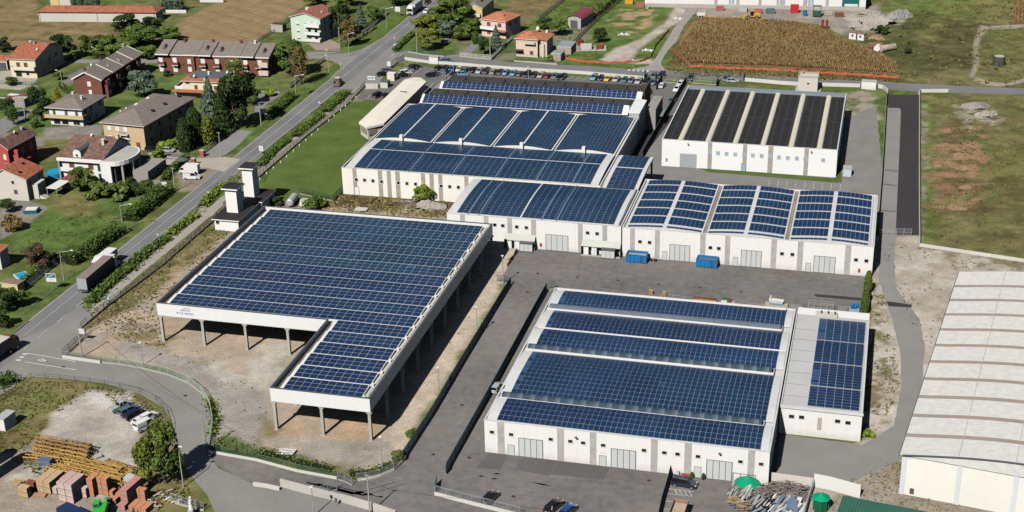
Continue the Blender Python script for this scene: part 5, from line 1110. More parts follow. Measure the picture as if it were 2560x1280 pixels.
# 16 carports at the left
T = house('carport', 'flat roofed car shelter with red and white boards on top at the left edge', (0,244), (60,250), (84,238), 2.8, 'flat', 0, .2, CONCD, mat('dark_carport_roof', (.12, .11, .10), .9, .2), cat='carport'); W, D = T['W'], T['D']
k = M(); k.box(W*.45, D*.1, 2.98, W*.98, D*.55, 3.02); k.build('roof_sheet', CONC, T); k = M(); k.bar((W*.3, D*.2, 3.1), (W*.75, D*.75, 3.1), 1.0, .1); k.build('red_board', mat('signal_red', (.5, .03, .03)), T); k = M(); k.box(W*.1, D*.45, 3.0, W*.5, D*.8, 3.1); k.build('white_board', FRAMEW, T)
# 18 house cut by the left edge
T = house('house', 'house corner with an orange tiled roof cut off by the left edge', (-90,628), (0,633), (20,608), 4.6, 'hip', 1.2, .5, CREAM, REDTILEO, D=5)
T = house('pool_hut', 'low yellow hut with brown flat roof beside the garden pool', (0,708), (43,714), (50,700), 2.4, 'flat', 0, .2, YEL, mat('brown_hut_roof', (.26, .17, .13), .9, .1), cat='hut')
# K walled cemetery
p0 = Vector(G(99, 54)); p1 = Vector(G(392, 56)); u = (p1-p0).normalized(); L = (p1-p0).length
T = thing('cemetery_building', 'long blank grey walled building with a low red tiled roof in the field', 'building', (p0.x, p0.y), math.atan2(u.y, u.x))
k = M(); k.box(0, 0, 0, L, 8, 4.0); k.build('wall', GRYW, T); k = M(); k.prism([(-.6, -.6, 4.0), (L+.6, -.6, 4.0), (L+.6, 8.6, 4.0), (-.6, 8.6, 4.0)], [(2.5, 3.8, 5.6), (L-2.5, 3.8, 5.6), (L-2.5, 4.2, 5.6), (2.5, 4.2, 5.6)]); k.build('roof', REDTILE, T)
for x in (.4, L*.5, L-.8): k = M(); k.box(x, -.1, 0, x+.12, -.01, 4.0); k.build('downpipe', WOODBR, T)
T = thing('chapel', 'orange rendered chapel wall behind the long grey walled building', 'building', G(127, 16), math.atan2(u.y, u.x)); k = M(); k.box(0, 0, 0, 3.8, 7, 8); k.build('wall', YEL, T); k = M(); k.box(3.8, .2, 0, 9, 7, 6.5); k.build('side_wall', GRYW, T)
T = thing('garden_wall', 'white rendered wall block beyond the ploughed field at the top', 'wall', G(500, 6), math.atan2(u.y, u.x)); k = M(); k.box(0, 0, 0, 10, .4, 3.0); k.build('wall', WHITE, T)
T = thing('garden_wall', 'low white wall under the clipped hedge right of the grey walled building', 'wall', G(415, 33), math.atan2(u.y, u.x)); k = M(); k.box(0, 0, 0, 8.5, .4, 1.3); k.build('wall', WHITE, T)
# substation box and gate pillars near the top road
p = G(1994, 229); T = thing('substation', 'pale cubic transformer house with railing on its roof beside the top road', 'substation', p)
k = M(); k.box(0, 0, 0, 6.2, 4.6, 4.9); k.build('wall', GRYW, T); k = M(); k.box(-.1, -.1, 4.9, 6.3, .15, 5.35); k.box(-.1, 4.4, 4.9, 6.3, 4.7, 5.35); k.box(-.1, .15, 4.9, .15, 4.4, 5.35); k.box(6.05, .15, 4.9, 6.3, 4.4, 5.35); k.build('parapet', CONC, T); k = M(); k.box(-.9, -.6, .0, 7.2, 5.4, .25); k.build('plinth', CONC, T); k = M(); k.cyl((1.2, 3.5, 4.9), (1.2, 3.5, 6.3), .2); k.build('roof_vent', GALV, T); window(T, 3.2, -.01, 2.9, .8, .5)
T = thing('meter_house', 'small white walled meter house at the corner of the top road', 'hut', G(2153, 223), -.02); k = M(); k.box(0, 0, 0, 4.6, 2.2, 2.6); k.build('wall', WHITE, T); k = M(); k.box(-.1, -.1, 2.6, 4.7, 2.3, 2.72); k.build('roof', CONC, T)
T = thing('meter_house', 'white boundary meter box on the low wall left of the parking row', 'hut', G(1073, 160), -.02); k = M(); k.box(0, 0, 0, 3.3, 1.8, 2.5); k.build('wall', WHITE, T); k = M(); k.box(-.1, -.1, 2.5, 3.4, 1.9, 2.6); k.build('roof', CONC, T)
T = thing('guard_hut', 'cream cabinet hut beside the dark car at the office entrance', 'hut', G(968, 202), .0); k = M(); k.box(0, 0, 0, 2.6, 2.2, 2.5); k.build('wall', CREAM, T); k = M(); k.box(-.1, -.1, 2.5, 2.7, 2.3, 2.6); k.build('roof', FRAMEW, T)
T = thing('guard_hut', 'pale green box hut with grey roof by the office gate', 'hut', G(951, 220), .0); k = M(); k.box(0, 0, 0, 2.6, 2.6, 2.1); k.build('wall', mat('pale_green_render', (.55, .60, .52), .85, .05), T); k = M(); k.box(-.15, -.15, 2.1, 2.75, 2.75, 2.25); k.build('roof', mat('slate_grey_felt', (.12, .125, .13)), T)
T = thing('site_hut', 'small white rusty roofed site hut beside the corn field', 'hut', G(2122, 97), -.35); k = M(); k.box(0, 0, 0, 2.6, 2.5, 2.3); k.box(3.2, 0, 0, 5.6, 2.5, 2.2); k.build('wall', FRAMEW, T); k = M(); k.box(-.1, -.1, 2.3, 5.7, 2.6, 2.4); k.build('roof', mat('rusty_sheet', (.28, .17, .14), .8, .35, 2), T); window(T, 1.3, -.01, 1.4, .7, .8); window(T, 4.3, -.01, 1.4, .7, .8); k = M(); k.box(2.6, .3, 0, 3.2, 2.4, 2.2); k.build('passage', SEAM, T)
T = thing('white_hut', 'small white metal hut at the left edge above the builders yard', 'hut', G(-6, 1075), -.1); k = M(); k.box(0, 0, 0, 1.9, 3.4, 2.6); k.build('wall', FRAMEW, T); k = M(); k.box(-.1, -.1, 2.6, 2.0, 3.5, 2.7); k.build('roof', mat('grey_hut_roof', (.42, .44, .46), .5, .08), T)
k = M(); k.cyl((0, 0, 0), (0, 0, 3.2), 2.0, n=20); x, y = G(2496, 163); T = thing('concrete_tank', 'round concrete water tank with dark opening standing in the right meadow', 'tank', (x, y)); k.build('tank_wall', mat('stained_concrete', (.075, .068, .058), .9, .35, .8), T); k = M(); k.cyl((0, 0, 3.15), (0, 0, 3.22), 1.7, n=20); k.build('tank_top', CONC, T); k = M(); k.box(-.35, -2.03, .2, .35, -1.9, 1.6); k.build('opening', SEAM, T)
# small shelter with glass kiosk right side: pale control cabinet by the black roofed hall
T = thing('control_cabinet', 'pale blue grey control cabinet standing on the paving right of the black roofed hall', 'cabinet', G(2107, 441)); k = M(); k.box(0, 0, 0, 2.2, 2.6, 2.2); k.build('cabinet', mat('pale_blue_cabinet', (.52, .60, .64), .6, .05), T); k = M(); k.box(-.1, -.1, 2.2, 2.3, 2.8, 2.32); k.build('cabinet_roof', CONC, T)
# pools
T = thing('swimming_pool', 'bright blue garden pool cut into the lawn at the left edge', 'pool', G(57, 693), .9); k = M(); k.box(-1.5, -2.4, 0, 1.5, 2.4, .35); k.build('pool_edge', WHITE, T); WATER = mat('pool_water', (.02, .36, .62), .08, .12, 2, .5); k = M(); k.box(-1.3, -2.2, .35, 1.3, 2.2, .37); k.build('water', WATER, T)
T = thing('swimming_pool', 'round blue above ground pool between the red roofed house and the white house', 'pool', G(141, 438)); k = M(); k.cyl((0, 0, 0), (0, 0, 1.2), 2.6, n=20); k.build('pool_wall', mat('blue_pool_liner', (.03, .20, .42), .5, .3, 3), T); k = M(); k.cyl((0, 0, 1.2), (0, 0, 1.23), 2.4, n=20); k.build('water', WATER, T)
T = thing('covered_boat', 'blue pool tub with white cover at the corner of the open lawn', 'tub', G(80, 530), .25); k = M(); k.box(-1.8, -1.4, 0, 1.8, 1.4, .9); k.build('tub', mat('teal_tub', (.02, .12, .16), .5, .1), T); k = M(); k.box(-1.5, -1.1, .9, 1.5, 1.1, 1.05); k.build('cover', FRAMEW, T)
# ------------------------------------------------------------------ vegetation
nrng = np.random.default_rng(5)
LEAF = {}
for nm, t in dict(mid=(0.118, 0.196, 0.0445), dark=(0.0576, 0.0994, 0.0366), olive=(0.152, 0.213, 0.061), yellow=(0.354, 0.379, 0.0523), blue=(0.151, 0.222, 0.168), lime=(0.222, 0.327, 0.0523), red=(0.137, 0.0837, 0.0628), brown=(0.222, 0.178, 0.0786), autumn=(0.184, 0.222, 0.0471), hedge=(0.0942, 0.162, 0.0392)).items():
	LEAF[nm] = mat_attr('leaves_'+nm, .75, .12, 0, translucent=.22, tint=t)
BARK = mat('bark', (.11, .085, .06), .95, .25, 4)
def leaf_mesh(name, pts, nrm, size, bright, jitter=.9, aspect=1.5):
	n = len(pts); d = nrm+nrng.normal(0, jitter, (n, 3)); d /= np.linalg.norm(d, axis=1)[:, None]
	a = np.cross(d, nrng.normal(0, 1, (n, 3))); a /= np.linalg.norm(a, axis=1)[:, None]; b = np.cross(d, a)
	s = (size*nrng.uniform(.6, 1.35, n))[:, None]; a = a*s*aspect/2; b = b*s/2
	v = np.stack([pts-a, pts-b*.9, pts+a, pts+b*.9], 1).reshape(-1, 3)
	me = bpy.data.meshes.new(name); me.vertices.add(4*n); me.vertices.foreach_set('co', v.ravel())
	me.loops.add(4*n); me.loops.foreach_set('vertex_index', np.arange(4*n, dtype=np.int32)); me.polygons.add(n); me.polygons.foreach_set('loop_start', np.arange(0, 4*n, 4, dtype=np.int32)); me.update(calc_edges=True)
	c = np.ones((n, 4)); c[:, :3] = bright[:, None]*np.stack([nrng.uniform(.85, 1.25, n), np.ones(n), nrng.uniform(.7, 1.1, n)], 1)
	at = me.color_attributes.new('Col', 'FLOAT_COLOR', 'CORNER'); at.data.foreach_set('color', np.repeat(c, 4, axis=0).ravel())
	me.materials.append(LEAF['mid']); return me
def crown(kind, seed, n=1500):
	r = np.random.default_rng(seed); P = []; N = []; B = []
	if kind in ('round', 'bush', 'tall'):
		nb = {'round': 17, 'bush': 11, 'tall': 16}[kind]
		for i in range(nb):
			th = r.uniform(0, 2*math.pi); zz = r.uniform(.06, .93) if kind != 'bush' else r.uniform(.0, .7)
			prof = math.sqrt(max(.05, 1-((zz-.42)/.6)**2)) if kind != 'bush' else math.sqrt(max(.05, 1-(zz/1.0)**2))
			rad = .5*prof*r.uniform(.35, .85); br = r.uniform(.14, .23)*(1.1 if kind == 'bush' else 1)
			c = np.array([rad*math.cos(th), rad*math.sin(th), zz*.86+.05]); m = n//nb
			q = r.normal(0, 1, (m, 3)); q /= np.linalg.norm(q, axis=1)[:, None]; q[:, 2] = np.where(q[:, 2] < -.3, -q[:, 2], q[:, 2])
			rr = br*r.uniform(.72, 1.08, m)[:, None]; P.append(c+q*rr*np.array([1, 1, .85 if kind != 'tall' else 1.1])); N.append(q)
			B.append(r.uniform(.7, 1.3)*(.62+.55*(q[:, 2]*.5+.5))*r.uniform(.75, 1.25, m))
	elif kind == 'cone':
		m = n; h = r.uniform(0, 1, m)**1.35; th = r.uniform(0, 2*math.pi, m); lay = .82+.18*np.sin(h*42+np.sin(th*5)*1.2)
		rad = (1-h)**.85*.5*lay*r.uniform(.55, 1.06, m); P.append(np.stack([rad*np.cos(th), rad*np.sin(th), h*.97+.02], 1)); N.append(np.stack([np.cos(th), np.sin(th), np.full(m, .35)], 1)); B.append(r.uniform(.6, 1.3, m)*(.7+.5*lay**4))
	elif kind == 'cypress':
		m = n; h = r.uniform(0, 1, m); th = r.uniform(0, 2*math.pi, m); pr = np.sqrt(np.clip(1-((h-.4)/.62)**2, .02, 1)); rad = pr*.5*r.uniform(.7, 1.05, m)
		P.append(np.stack([rad*np.cos(th), rad*np.sin(th), h], 1)); N.append(np.stack([np.cos(th), np.sin(th), (h-.4)*1.2], 1)); B.append(r.uniform(.65, 1.3, m))
	elif kind == 'weep':
		m = n; th = r.uniform(0, 2*math.pi, m); h = r.uniform(.12, 1, m); k = np.floor(th*3.2); rad = .5*np.sqrt(np.clip(1-((h-.5)/.58)**2, .02, 1))*(.45+.55*np.abs(np.sin(k*2.1+h*2)))*r.uniform(.3, 1, m)
		P.append(np.stack([rad*np.cos(th), rad*np.sin(th), h], 1)); N.append(np.stack([np.cos(th), np.sin(th), np.zeros(m)], 1)); B.append(r.uniform(.6, 1.4, m))
	return np.concatenate(P), np.concatenate(N), np.concatenate(B)
PROTO = {}
def proto(kind, v):
	key = (kind, v)
	if key not in PROTO:
		P, N, B = crown(kind, 40+v*7+len(kind), {'round': 3600, 'bush': 1700, 'tall': 3400, 'cone': 3000, 'cypress': 1500, 'weep': 1900}[kind])
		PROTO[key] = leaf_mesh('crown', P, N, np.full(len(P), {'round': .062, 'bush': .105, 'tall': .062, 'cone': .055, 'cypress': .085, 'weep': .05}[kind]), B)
	return PROTO[key]
def trunk_mesh():
	k = M(); k.cyl((0, 0, 0), (.03, 0, .3), .055, .042, 7); k.cyl((.03, 0, .3), (.0, .03, .75), .042, .016, 6)
	for a, h0 in ((.3, .24), (2.3, .32), (4.1, .38), (5.4, .28)): k.cyl((.02, 0, h0), (.26*math.cos(a), .26*math.sin(a), h0+.26), .024, .008, 5)
	return k.mesh('trunk', BARK)
TRUNK = trunk_mesh()
trng = random.Random(21)
def tree(name, label, px, py, top, wpx, kind='round', leaf='mid', lift=.16, group=None, cat=None, trunk=True, z0=0):
	"px, py foot in the survey; top the row of its tip; wpx crown width"
	h = max(.8, hgt(px, py, top)); w = wpx*1.1/pxm(px, py); x, y = G(px, py)
	T = thing(name, label, cat or ('tree' if 'tree' in name or name in ('conifer', 'cypress') else 'shrub'), (x, y), trng.uniform(0, 6.28), group)
	if kind in ('bush', 'cypress'): lift = 0
	if kind == 'cone': lift = .05
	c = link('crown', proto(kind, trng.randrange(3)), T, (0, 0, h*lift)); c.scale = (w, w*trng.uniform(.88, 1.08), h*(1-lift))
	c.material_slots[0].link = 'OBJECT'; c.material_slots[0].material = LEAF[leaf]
	if trunk and kind not in ('bush',):
		t = link('trunk', TRUNK, T); t.scale = (min(w, h*.9), min(w, h*.9), h*(.95 if kind != 'cone' else .9))
	return T
TR = [  # name, label, foot x, y, tip row, width, kind, leaf
('conifer','large dark cedar, right and tallest of the cluster in front of the yellow house',588,322,186,92,'tall','dark'),
('conifer','blue green fir, left of the dark cedar cluster by the yellow house',530,312,192,62,'cone','blue'),
('conifer','dark fir low between the cedar and the blue green fir',556,330,222,62,'cone','dark'),
('conifer','round blue grey fir on the lawn between the two brick terraces',363,243,170,76,'tall','blue'),
('tree','broad dark leafed tree in front of the right end of the brick terrace',727,190,100,78,'round','mid'),
('birch_tree','thin drooping birch by the garden lawn left of the main road',752,212,116,46,'weep','brown'),
('tree','dark round tree right of the cream house on the field edge',156,148,84,60,'round','dark'),
('tree','medium hedgerow tree left of the brick gable ridge',217,140,86,42,'round','mid'),
('tree','tall hedgerow tree standing before the grey walled building',315,92,36,64,'round','dark'),
('tree','hedgerow tree at the right corner of the grey walled building',382,84,40,48,'round','dark'),
('tree','broad low tree in the hedgerow above the brick terrace ridge',352,120,66,80,'round','mid'),
('tree','dense tree in the hedgerow below the ploughed field corner',420,104,68,66,'round','mid'),
('tree','leafy tree filling the hedgerow left of the brick terrace ridge',266,132,86,62,'round','mid'),
('tree','low olive green tree at the foot of the hedgerow',312,146,104,74,'round','olive'),
('tree','low dark tree between the hedgerow and the long brick terrace',372,146,116,56,'round','mid'),
('tree','small dark tree at the far left edge beside the cream house',8,128,94,36,'round','dark'),
('tree','very dark dense tree left of the white balcony house',106,302,218,54,'tall','dark'),
('conifer','yellow green cypress between the dark tree and the brick gable',143,250,212,26,'cone','yellow'),
('conifer','dark slim conifer touching the ochre apartment block corner',464,378,298,34,'cypress','dark'),
('conifer','dark slim conifer right of the apartment block corner',490,362,272,40,'cypress','dark'),
('conifer','golden green conifer by the pavement beside the main road',520,358,290,42,'cypress','autumn'),
('shrub','bright low shrub at the corner of the apartment block',420,372,344,50,'bush','lime'),
('conifer','golden cypress in front of the dark cedar cluster',517,326,292,30,'cone','yellow'),
('tree','loose olive tree before the white curved terrace house',203,476,418,72,'round','olive'),
('shrub','round fig bush, left of the pair below the curved terrace house',243,492,452,56,'bush','olive'),
('shrub','round fig bush, right of the pair below the curved terrace house',296,496,452,60,'bush','olive'),
('conifer','small dark conifer right of the fig bushes',341,488,454,24,'cypress','dark'),
('conifer','dark round conifer at the head of the roadside hedge',372,490,452,44,'tall','hedge'),
('tree','reddish brown round tree by the hedge near the lorry',99,672,612,48,'round','red'),
('tree','dark tree left of the lower garden lawn',20,440+90,500,40,'round','dark'),
('shrub','grey bare bush at the edge of the open lawn',35,575,530,48,'bush','brown'),
('tree','large round dark bush by the roadside at the lower left',12,775,720,60,'round','dark'),
('tree','smaller dark bush beside the billboard at the lower left',55,765,728,46,'round','hedge'),
('tree','low dark bush lowest on the left verge',4,820,775,40,'round','hedge'),
('tree','dark garden tree right of the mint green house',848,92,10,56,'round','dark'),
('tree','rusty brown tree on the verge right of the mint green house',871,116,44,46,'tall','brown'),
('conifer','blue green layered fir in the garden by the main road',903,66,10,34,'cone','blue'),
('tree','rounded green tree right of the blue green fir',935,54,14,34,'round','mid'),
('tree','small dark tree behind the mint green house',862,36,-10,40,'round','mid'),
('tree','tree at the top edge left of the main road',790,14,-22,50,'round','olive'),
('tree','tree at the top edge above the garden fir',880,14,-20,46,'round','autumn'),
('tree','tree at the top edge near the white lorry',990,12,-24,60,'round','mid'),
('tree','reddish flowering tree beside the road at the cross street',1071,92,36,66,'round','autumn'),
('tree','broad yellow green tree at the corner garden of the cross street',1072,124,72,58,'round','autumn'),
('tree','tall leafy tree at the top right of the main road',1132,66,-8,84,'round','mid'),
('tree','second leafy tree behind the corner garden',1095,60,14,52,'round','mid'),
('tree','grey green loose tree left of the pink house',1118,92,50,58,'round','blue'),
('tree','green tree before the yellow house at the top',1180,82,44,48,'round','mid'),
('tree','low grey green tree beside the garden drive',1148,100,66,46,'round','olive'),
('conifer','blue green pyramid fir in front of the pink house',1241,124,62,36,'cone','blue'),
('tree','dark tree by the white gate of the pink house',1209,138,92,30,'round','dark'),
('conifer','dark green column tree left of the pink house',1189,110,78,16,'cypress','hedge'),
('tree','dark tree left of the maroon barn',1362,72,44,42,'round','dark'),
('tree','round green tree in front of the maroon barn',1396,88,50,48,'round','mid'),
('conifer','dark conifer in the middle of the green building plot',1497,106,66,36,'tall','dark'),
('shrub','small round green bush at the beige house corner',1376,152,132,20,'bush','lime'),
('tree','bright green young tree against the rear factory wall',1056,506,464,46,'tall','lime'),
('shrub','dark leafy shrub behind the canopy by the gas tank',786,520,484,48,'bush','mid'),
('shrub','dark shrub left of the gas tank',692,512,486,36,'bush','dark'),
('tree','big round tree at the bottom left, left half of the pair, yellowish',376,1206,1082,90,'tall','autumn'),
('tree','big round tree at the bottom left, taller right half of the pair',415,1208,1064,84,'tall','olive'),
('tree','darker smaller tree leaning out right of the big pair by the curved road',443,1204,1112,40,'tall','hedge'),
('conifer','thuja column, lowest at the yard corner by the wing roof',2160,786,742,18,'cypress','hedge'),
('conifer','thuja column in the middle of the yard corner row',2164,758,714,18,'cypress','mid'),
('conifer','thuja column, top of the yard corner row',2168,732,678,18,'cypress','mid'),
('conifer','small green potted cypress left of the warehouse door',1729.5,1196,1180,9,'cypress','hedge'),
('conifer','small brown dead potted cypress right of the warehouse door',1758,1199,1183,8,'cypress','red'),
('cypress','clipped round cypress, first from the left at the top edge',186,16,-10,14,'cypress','blue'),
('cypress','clipped round cypress, second from the left at the top edge',201,18,-10,14,'cypress','blue'),
('cypress','clipped round cypress, third from the left at the top edge',220,20,-10,16,'cypress','blue'),
('cypress','clipped round cypress, fourth and widest at the top edge',238,21,-12,24,'cypress','blue'),
('tree','low palm like tree in the garden at the left edge',35,312,268,36,'weep','hedge'),
('tree','dark tree before the car shelter at the left edge',22,296,246,44,'round','dark'),
('shrub','round dark bush on the lawn below the white balcony house',90,318,292,24,'bush','hedge'),
('tree','small tree in the garden right of the cream house',148,200,180,24,'round','hedge'),
('tree','tiny tree by the driveway of the cream house',26,214,192,32,'round','hedge'),
('tree','slim tree at the end of the brick terrace garden',182,152,132,18,'round','mid'),
('tree','garden tree before the third bay of the long brick terrace',470,178,146,38,'round','olive'),
('tree','garden tree before the right part of the long brick terrace',590,206,150,48,'round','olive'),
('tree','dark bush at the feet of the long brick terrace',420,190,170,22,'bush','dark'),
('tree','tree right of the yellow house by the lawn',628,262,206,44,'round','hedge'),
('shrub','round clipped shrub at the lawn corner by the road',675,240,216,26,'bush','lime'),
('tree','small dark tree at the far right meadow edge',2270,134,118,18,'round','dark'),
('tree','dark bush by the stone heap at the top right',2208,84,60,34,'bush','dark'),
('tree','bush at the garden of the ochre apartment block',395,398,360,26,'bush','lime'),
('shrub','small dark shrub below the curved terrace',327,456,438,20,'bush','dark'),
('conifer','small dark cone in the verge by the white van',335,1290,1268,10,'cone','hedge'),
('shrub','bushy green weeds in the corner of the gravel strip by the driveway fence',1030,1092,1068,26,'bush','olive'),
('shrub','second clump of bushy weeds by the driveway fence',995,1148,1118,30,'bush','olive'),
('shrub','olive weeds at the foot of the wing wall',2170,1092,1074,28,'bush','lime'),
]
for t in TR: tree(t[0], t[1], t[2], t[3], t[4], t[5], t[6], t[7])
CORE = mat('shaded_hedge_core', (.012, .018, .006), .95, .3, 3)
def hedge(label, pts, w, h, leaf='hedge', dens=26, size=.42, name='hedge', group=None, rough=.18):
	"clipped or wild hedge along surveyed points; shade core and leaf shell"
	P = [Vector(G(*p)) for p in pts]; o = P[0]; L = []; Q = []; N = []; B = []; core = M()
	for a, b in zip(P, P[1:]):
		d = b-a; ln = d.length; d.normalize(); s = Vector((-d.y, d.x)); n = max(20, int(ln*(w+2*h)*dens*.32)); a0 = a-o
		u = nrng.uniform(0, ln, n); v = nrng.uniform(-h, w+h, n)
		hh = h*(.85+.3*np.array([vnoise(np.array([x*.35+o.x]), np.array([3.3]))[0] for x in u]))
		side = np.where(v < 0, -w/2, np.where(v > w, w/2, v-w/2)); z = np.where(v < 0, hh+v, np.where(v > w, hh-(v-w), hh)); z = np.clip(z, .05, None)+nrng.normal(0, rough*.6, n); side = side+nrng.normal(0, rough, n)
		Q.append(np.stack([a0.x+d.x*u+s.x*side, a0.y+d.y*u+s.y*side, z], 1))
		nn = np.where((v >= 0) & (v <= w), 1.0, 0.15); sg = np.where(v < 0, -1, np.where(v > w, 1, 0)); N.append(np.stack([s.x*sg, s.y*sg, nn], 1)); B.append(nrng.uniform(.6, 1.35, n)*(.75+.4*vnoise(u*.6, v*.6)))
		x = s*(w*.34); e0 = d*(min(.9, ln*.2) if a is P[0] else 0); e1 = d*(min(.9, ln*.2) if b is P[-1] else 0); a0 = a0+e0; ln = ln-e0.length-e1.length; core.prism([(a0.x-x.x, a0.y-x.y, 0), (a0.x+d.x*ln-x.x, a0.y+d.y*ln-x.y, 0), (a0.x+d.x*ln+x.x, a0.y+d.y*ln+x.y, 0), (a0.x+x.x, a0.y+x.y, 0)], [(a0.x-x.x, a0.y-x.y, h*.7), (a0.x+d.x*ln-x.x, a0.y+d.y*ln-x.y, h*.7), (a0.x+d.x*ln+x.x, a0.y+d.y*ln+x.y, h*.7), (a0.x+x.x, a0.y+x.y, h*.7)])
	T = thing(name, label, 'hedge', (o.x, o.y), 0, group)
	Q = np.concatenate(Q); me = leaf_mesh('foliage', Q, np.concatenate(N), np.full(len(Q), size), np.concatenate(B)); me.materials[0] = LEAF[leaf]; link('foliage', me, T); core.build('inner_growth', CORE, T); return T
hedge('tall dark hedge along the left side of the road below the white vans', [(418,478),(395,500),(365,525),(320,556)], 3.6, 2.6)
hedge('lower tall dark hedge along the road beside the street lamp', [(305,580),(270,600),(240,620),(210,642)], 3.4, 2.4)
hedge('dark hedge along the garden fence behind the parked lorry', [(205,648),(165,665)], 4.0, 3.0)
hedge('clipped hedge around the lower left pool garden', [(150,640),(110,670),(45,725),(20,745)], 1.4, 1.6, 'olive')
hedge('clipped green hedge beside the road sign board left of the main road', [(735,240),(700,272),(665,303)], 2.6, 1.8, 'hedge')
hedge('wild green hedge strip on the right of the main road near the tractor', [(868,234),(845,255),(812,283)], 2.6, 1.2, 'mid')
hedge('dark hedge strip on the right verge below the gap', [(806,288),(770,318),(735,345)], 2.6, 1.1, 'mid')
hedge('hedge strip on the right verge beside the lawn fence', [(720,352),(690,374),(668,398),(648,418)], 2.4, 1.1, 'mid')
hedge('low hedge in front of the white towers', [(560,462),(530,492),(505,518)], 2.4, 1.0, 'lime')
hedge('wild hedge between the road and the fence left of the towers', [(490,540),(460,562),(425,590)], 2.4, 1.0, 'lime')
hedge('long olive hedge strip between the road and the fence beside the lorry', [(420,598),(380,622),(340,655),(300,690),(255,728),(222,762)], 2.8, 1.0, 'mid')
hedge('garden hedge along the fence by the mint green house', [(965,32),(940,58),(905,78)], 1.3, 1.4)
hedge('low hedge on the corner of the cross street', [(1035,85),(1010,108),(988,128)], 1.5, 1.2)
hedge('hedge between the gardens of the pink house', [(1215,60),(1175,100)], 1.5, 1.2, 'olive')
hedge('tall clipped hedge block above the low white wall at the top', [(402,28),(462,28)], 5, 5.5, 'blue')
hedge('green hedge along the fence of the maroon barn plot', [(1530,0),(1500,28),(1480,45)], 3.0, 2.2, 'olive')
hedge('bramble belt along the hedgerow below the ploughed field', [(250,150),(300,128),(350,100),(400,86)], 7, 2.0, 'mid', 14, .6)
hedge('bramble belt behind the long brick terrace', [(345,146),(392,136),(440,126)], 4, 1.4, 'mid', 14, .6)
hedge('narrow hedge by the brick terrace garden path', [(185,250),(170,232),(150,215)], 1.4, 1.4, 'hedge')
hedge('garden hedge below the apartment block drive', [(470,395),(430,428),(410,455)], 1.6, 1.5, 'hedge')
hedge('low hedge at the edge of the garden by the road bollards', [(560,345),(590,318)], 1.4, 1.2, 'hedge')
hedge('weedy bank along the curved fence', [(520,1000),(533,1030),(540,1060),(525,1095)], 1.6, .7, 'lime', 20, .35, rough=.3)
hedge('weedy strip along the gate wall', [(1215-575,1130),(700,1142),(760,1160),(840,1178)], 1.6, .6, 'olive', 16, .35, rough=.3)
hedge('weeds along the curved low wall by the driveway entrance', [(870,1186),(905,1188),(950,1178),(985,1160)], 1.8, .7, 'olive', 16, .35, rough=.3)
hedge('green bushes at the left edge of the curved road', [(-10,968),(38,948)], 4, 1.6, 'hedge')
hedge('vine hedge on the fence near the top left lawn', [(940,70),(880,110)], 1.0, .8, 'olive')
def paint_floor(px): sheet('maize_soil', px, mat('maize_straw_floor', (.25, .165, .08), .95, .25, 1.5))
# corn: one stand, rows of drying plants
def corn(name, px, row=.62, step=.36, h=1.5, ang=.06, cols=((.40, .26, .115), (.35, .22, .095), (.43, .295, .14), (.28, .19, .085))):
	poly = [G(*p) for p in px]; xs = [p[0] for p in poly]; ys = [p[1] for p in poly]
	X, Y = np.meshgrid(np.arange(min(xs), max(xs), row), np.arange(min(ys), max(ys), step)); X = X.ravel(); Y = Y.ravel()
	X = X+(Y-min(ys))*ang+nrng.normal(0, .1, len(X)); Y = Y+nrng.normal(0, .12, len(X)); ok = sdist(poly, X, Y) < -.2; X = X[ok]; Y = Y[ok]; n = len(X)
	V = []; C = []; cols = np.array(cols); paint_floor(px)
	for k in range(3):
		th = nrng.uniform(0, 6.28, n); hh = h*nrng.uniform(.7, 1.1, n)*(1, .8, .6)[k]; lean = nrng.uniform(.1, .45, n); wv = .13
		bx = np.stack([X, Y, np.zeros(n)], 1); tip = bx+np.stack([np.cos(th)*lean, np.sin(th)*lean, hh], 1); mid = bx*.5+tip*.5+np.array([0, 0, .25]); sd = np.stack([-np.sin(th), np.cos(th), np.zeros(n)], 1)*wv
		V.append(np.stack([bx-sd*.3, mid-sd, tip, mid+sd], 1)); c = np.ones((n, 4)); c[:, :3] = cols[nrng.integers(0, len(cols), n)]*nrng.uniform(.7, 1.25, n)[:, None]*(.75+.5*fbm(X*.08, Y*.08, 77))[:, None]; C.append(c)
	V = np.concatenate(V).reshape(-1, 3); C = np.concatenate(C); m = len(C)
	me = bpy.data.meshes.new(name); me.vertices.add(4*m); me.vertices.foreach_set('co', V.ravel()); me.loops.add(4*m); me.loops.foreach_set('vertex_index', np.arange(4*m, dtype=np.int32)); me.polygons.add(m); me.polygons.foreach_set('loop_start', np.arange(0, 4*m, 4, dtype=np.int32)); me.update(calc_edges=True)
	at = me.color_attributes.new('Col', 'FLOAT_COLOR', 'CORNER'); at.data.foreach_set('color', np.repeat(C, 4, axis=0).ravel()); me.materials.append(mat_attr('dry_maize', .85, .15, translucent=.2)); return stuff(link(name, me))
corn('maize_field', [(1690,126),(1712,82),(1735,52),(1800,48),(1925,53),(2000,60),(2060,78),(2110,105),(2165,122),(2205,140),(2240,158),(2244,186),(1920,166),(1725,160)])
corn('maize_field', [(2532,0),(2545,-60),(2700,-60),(2700,64),(2532,58)], .8, .45, 2.0)
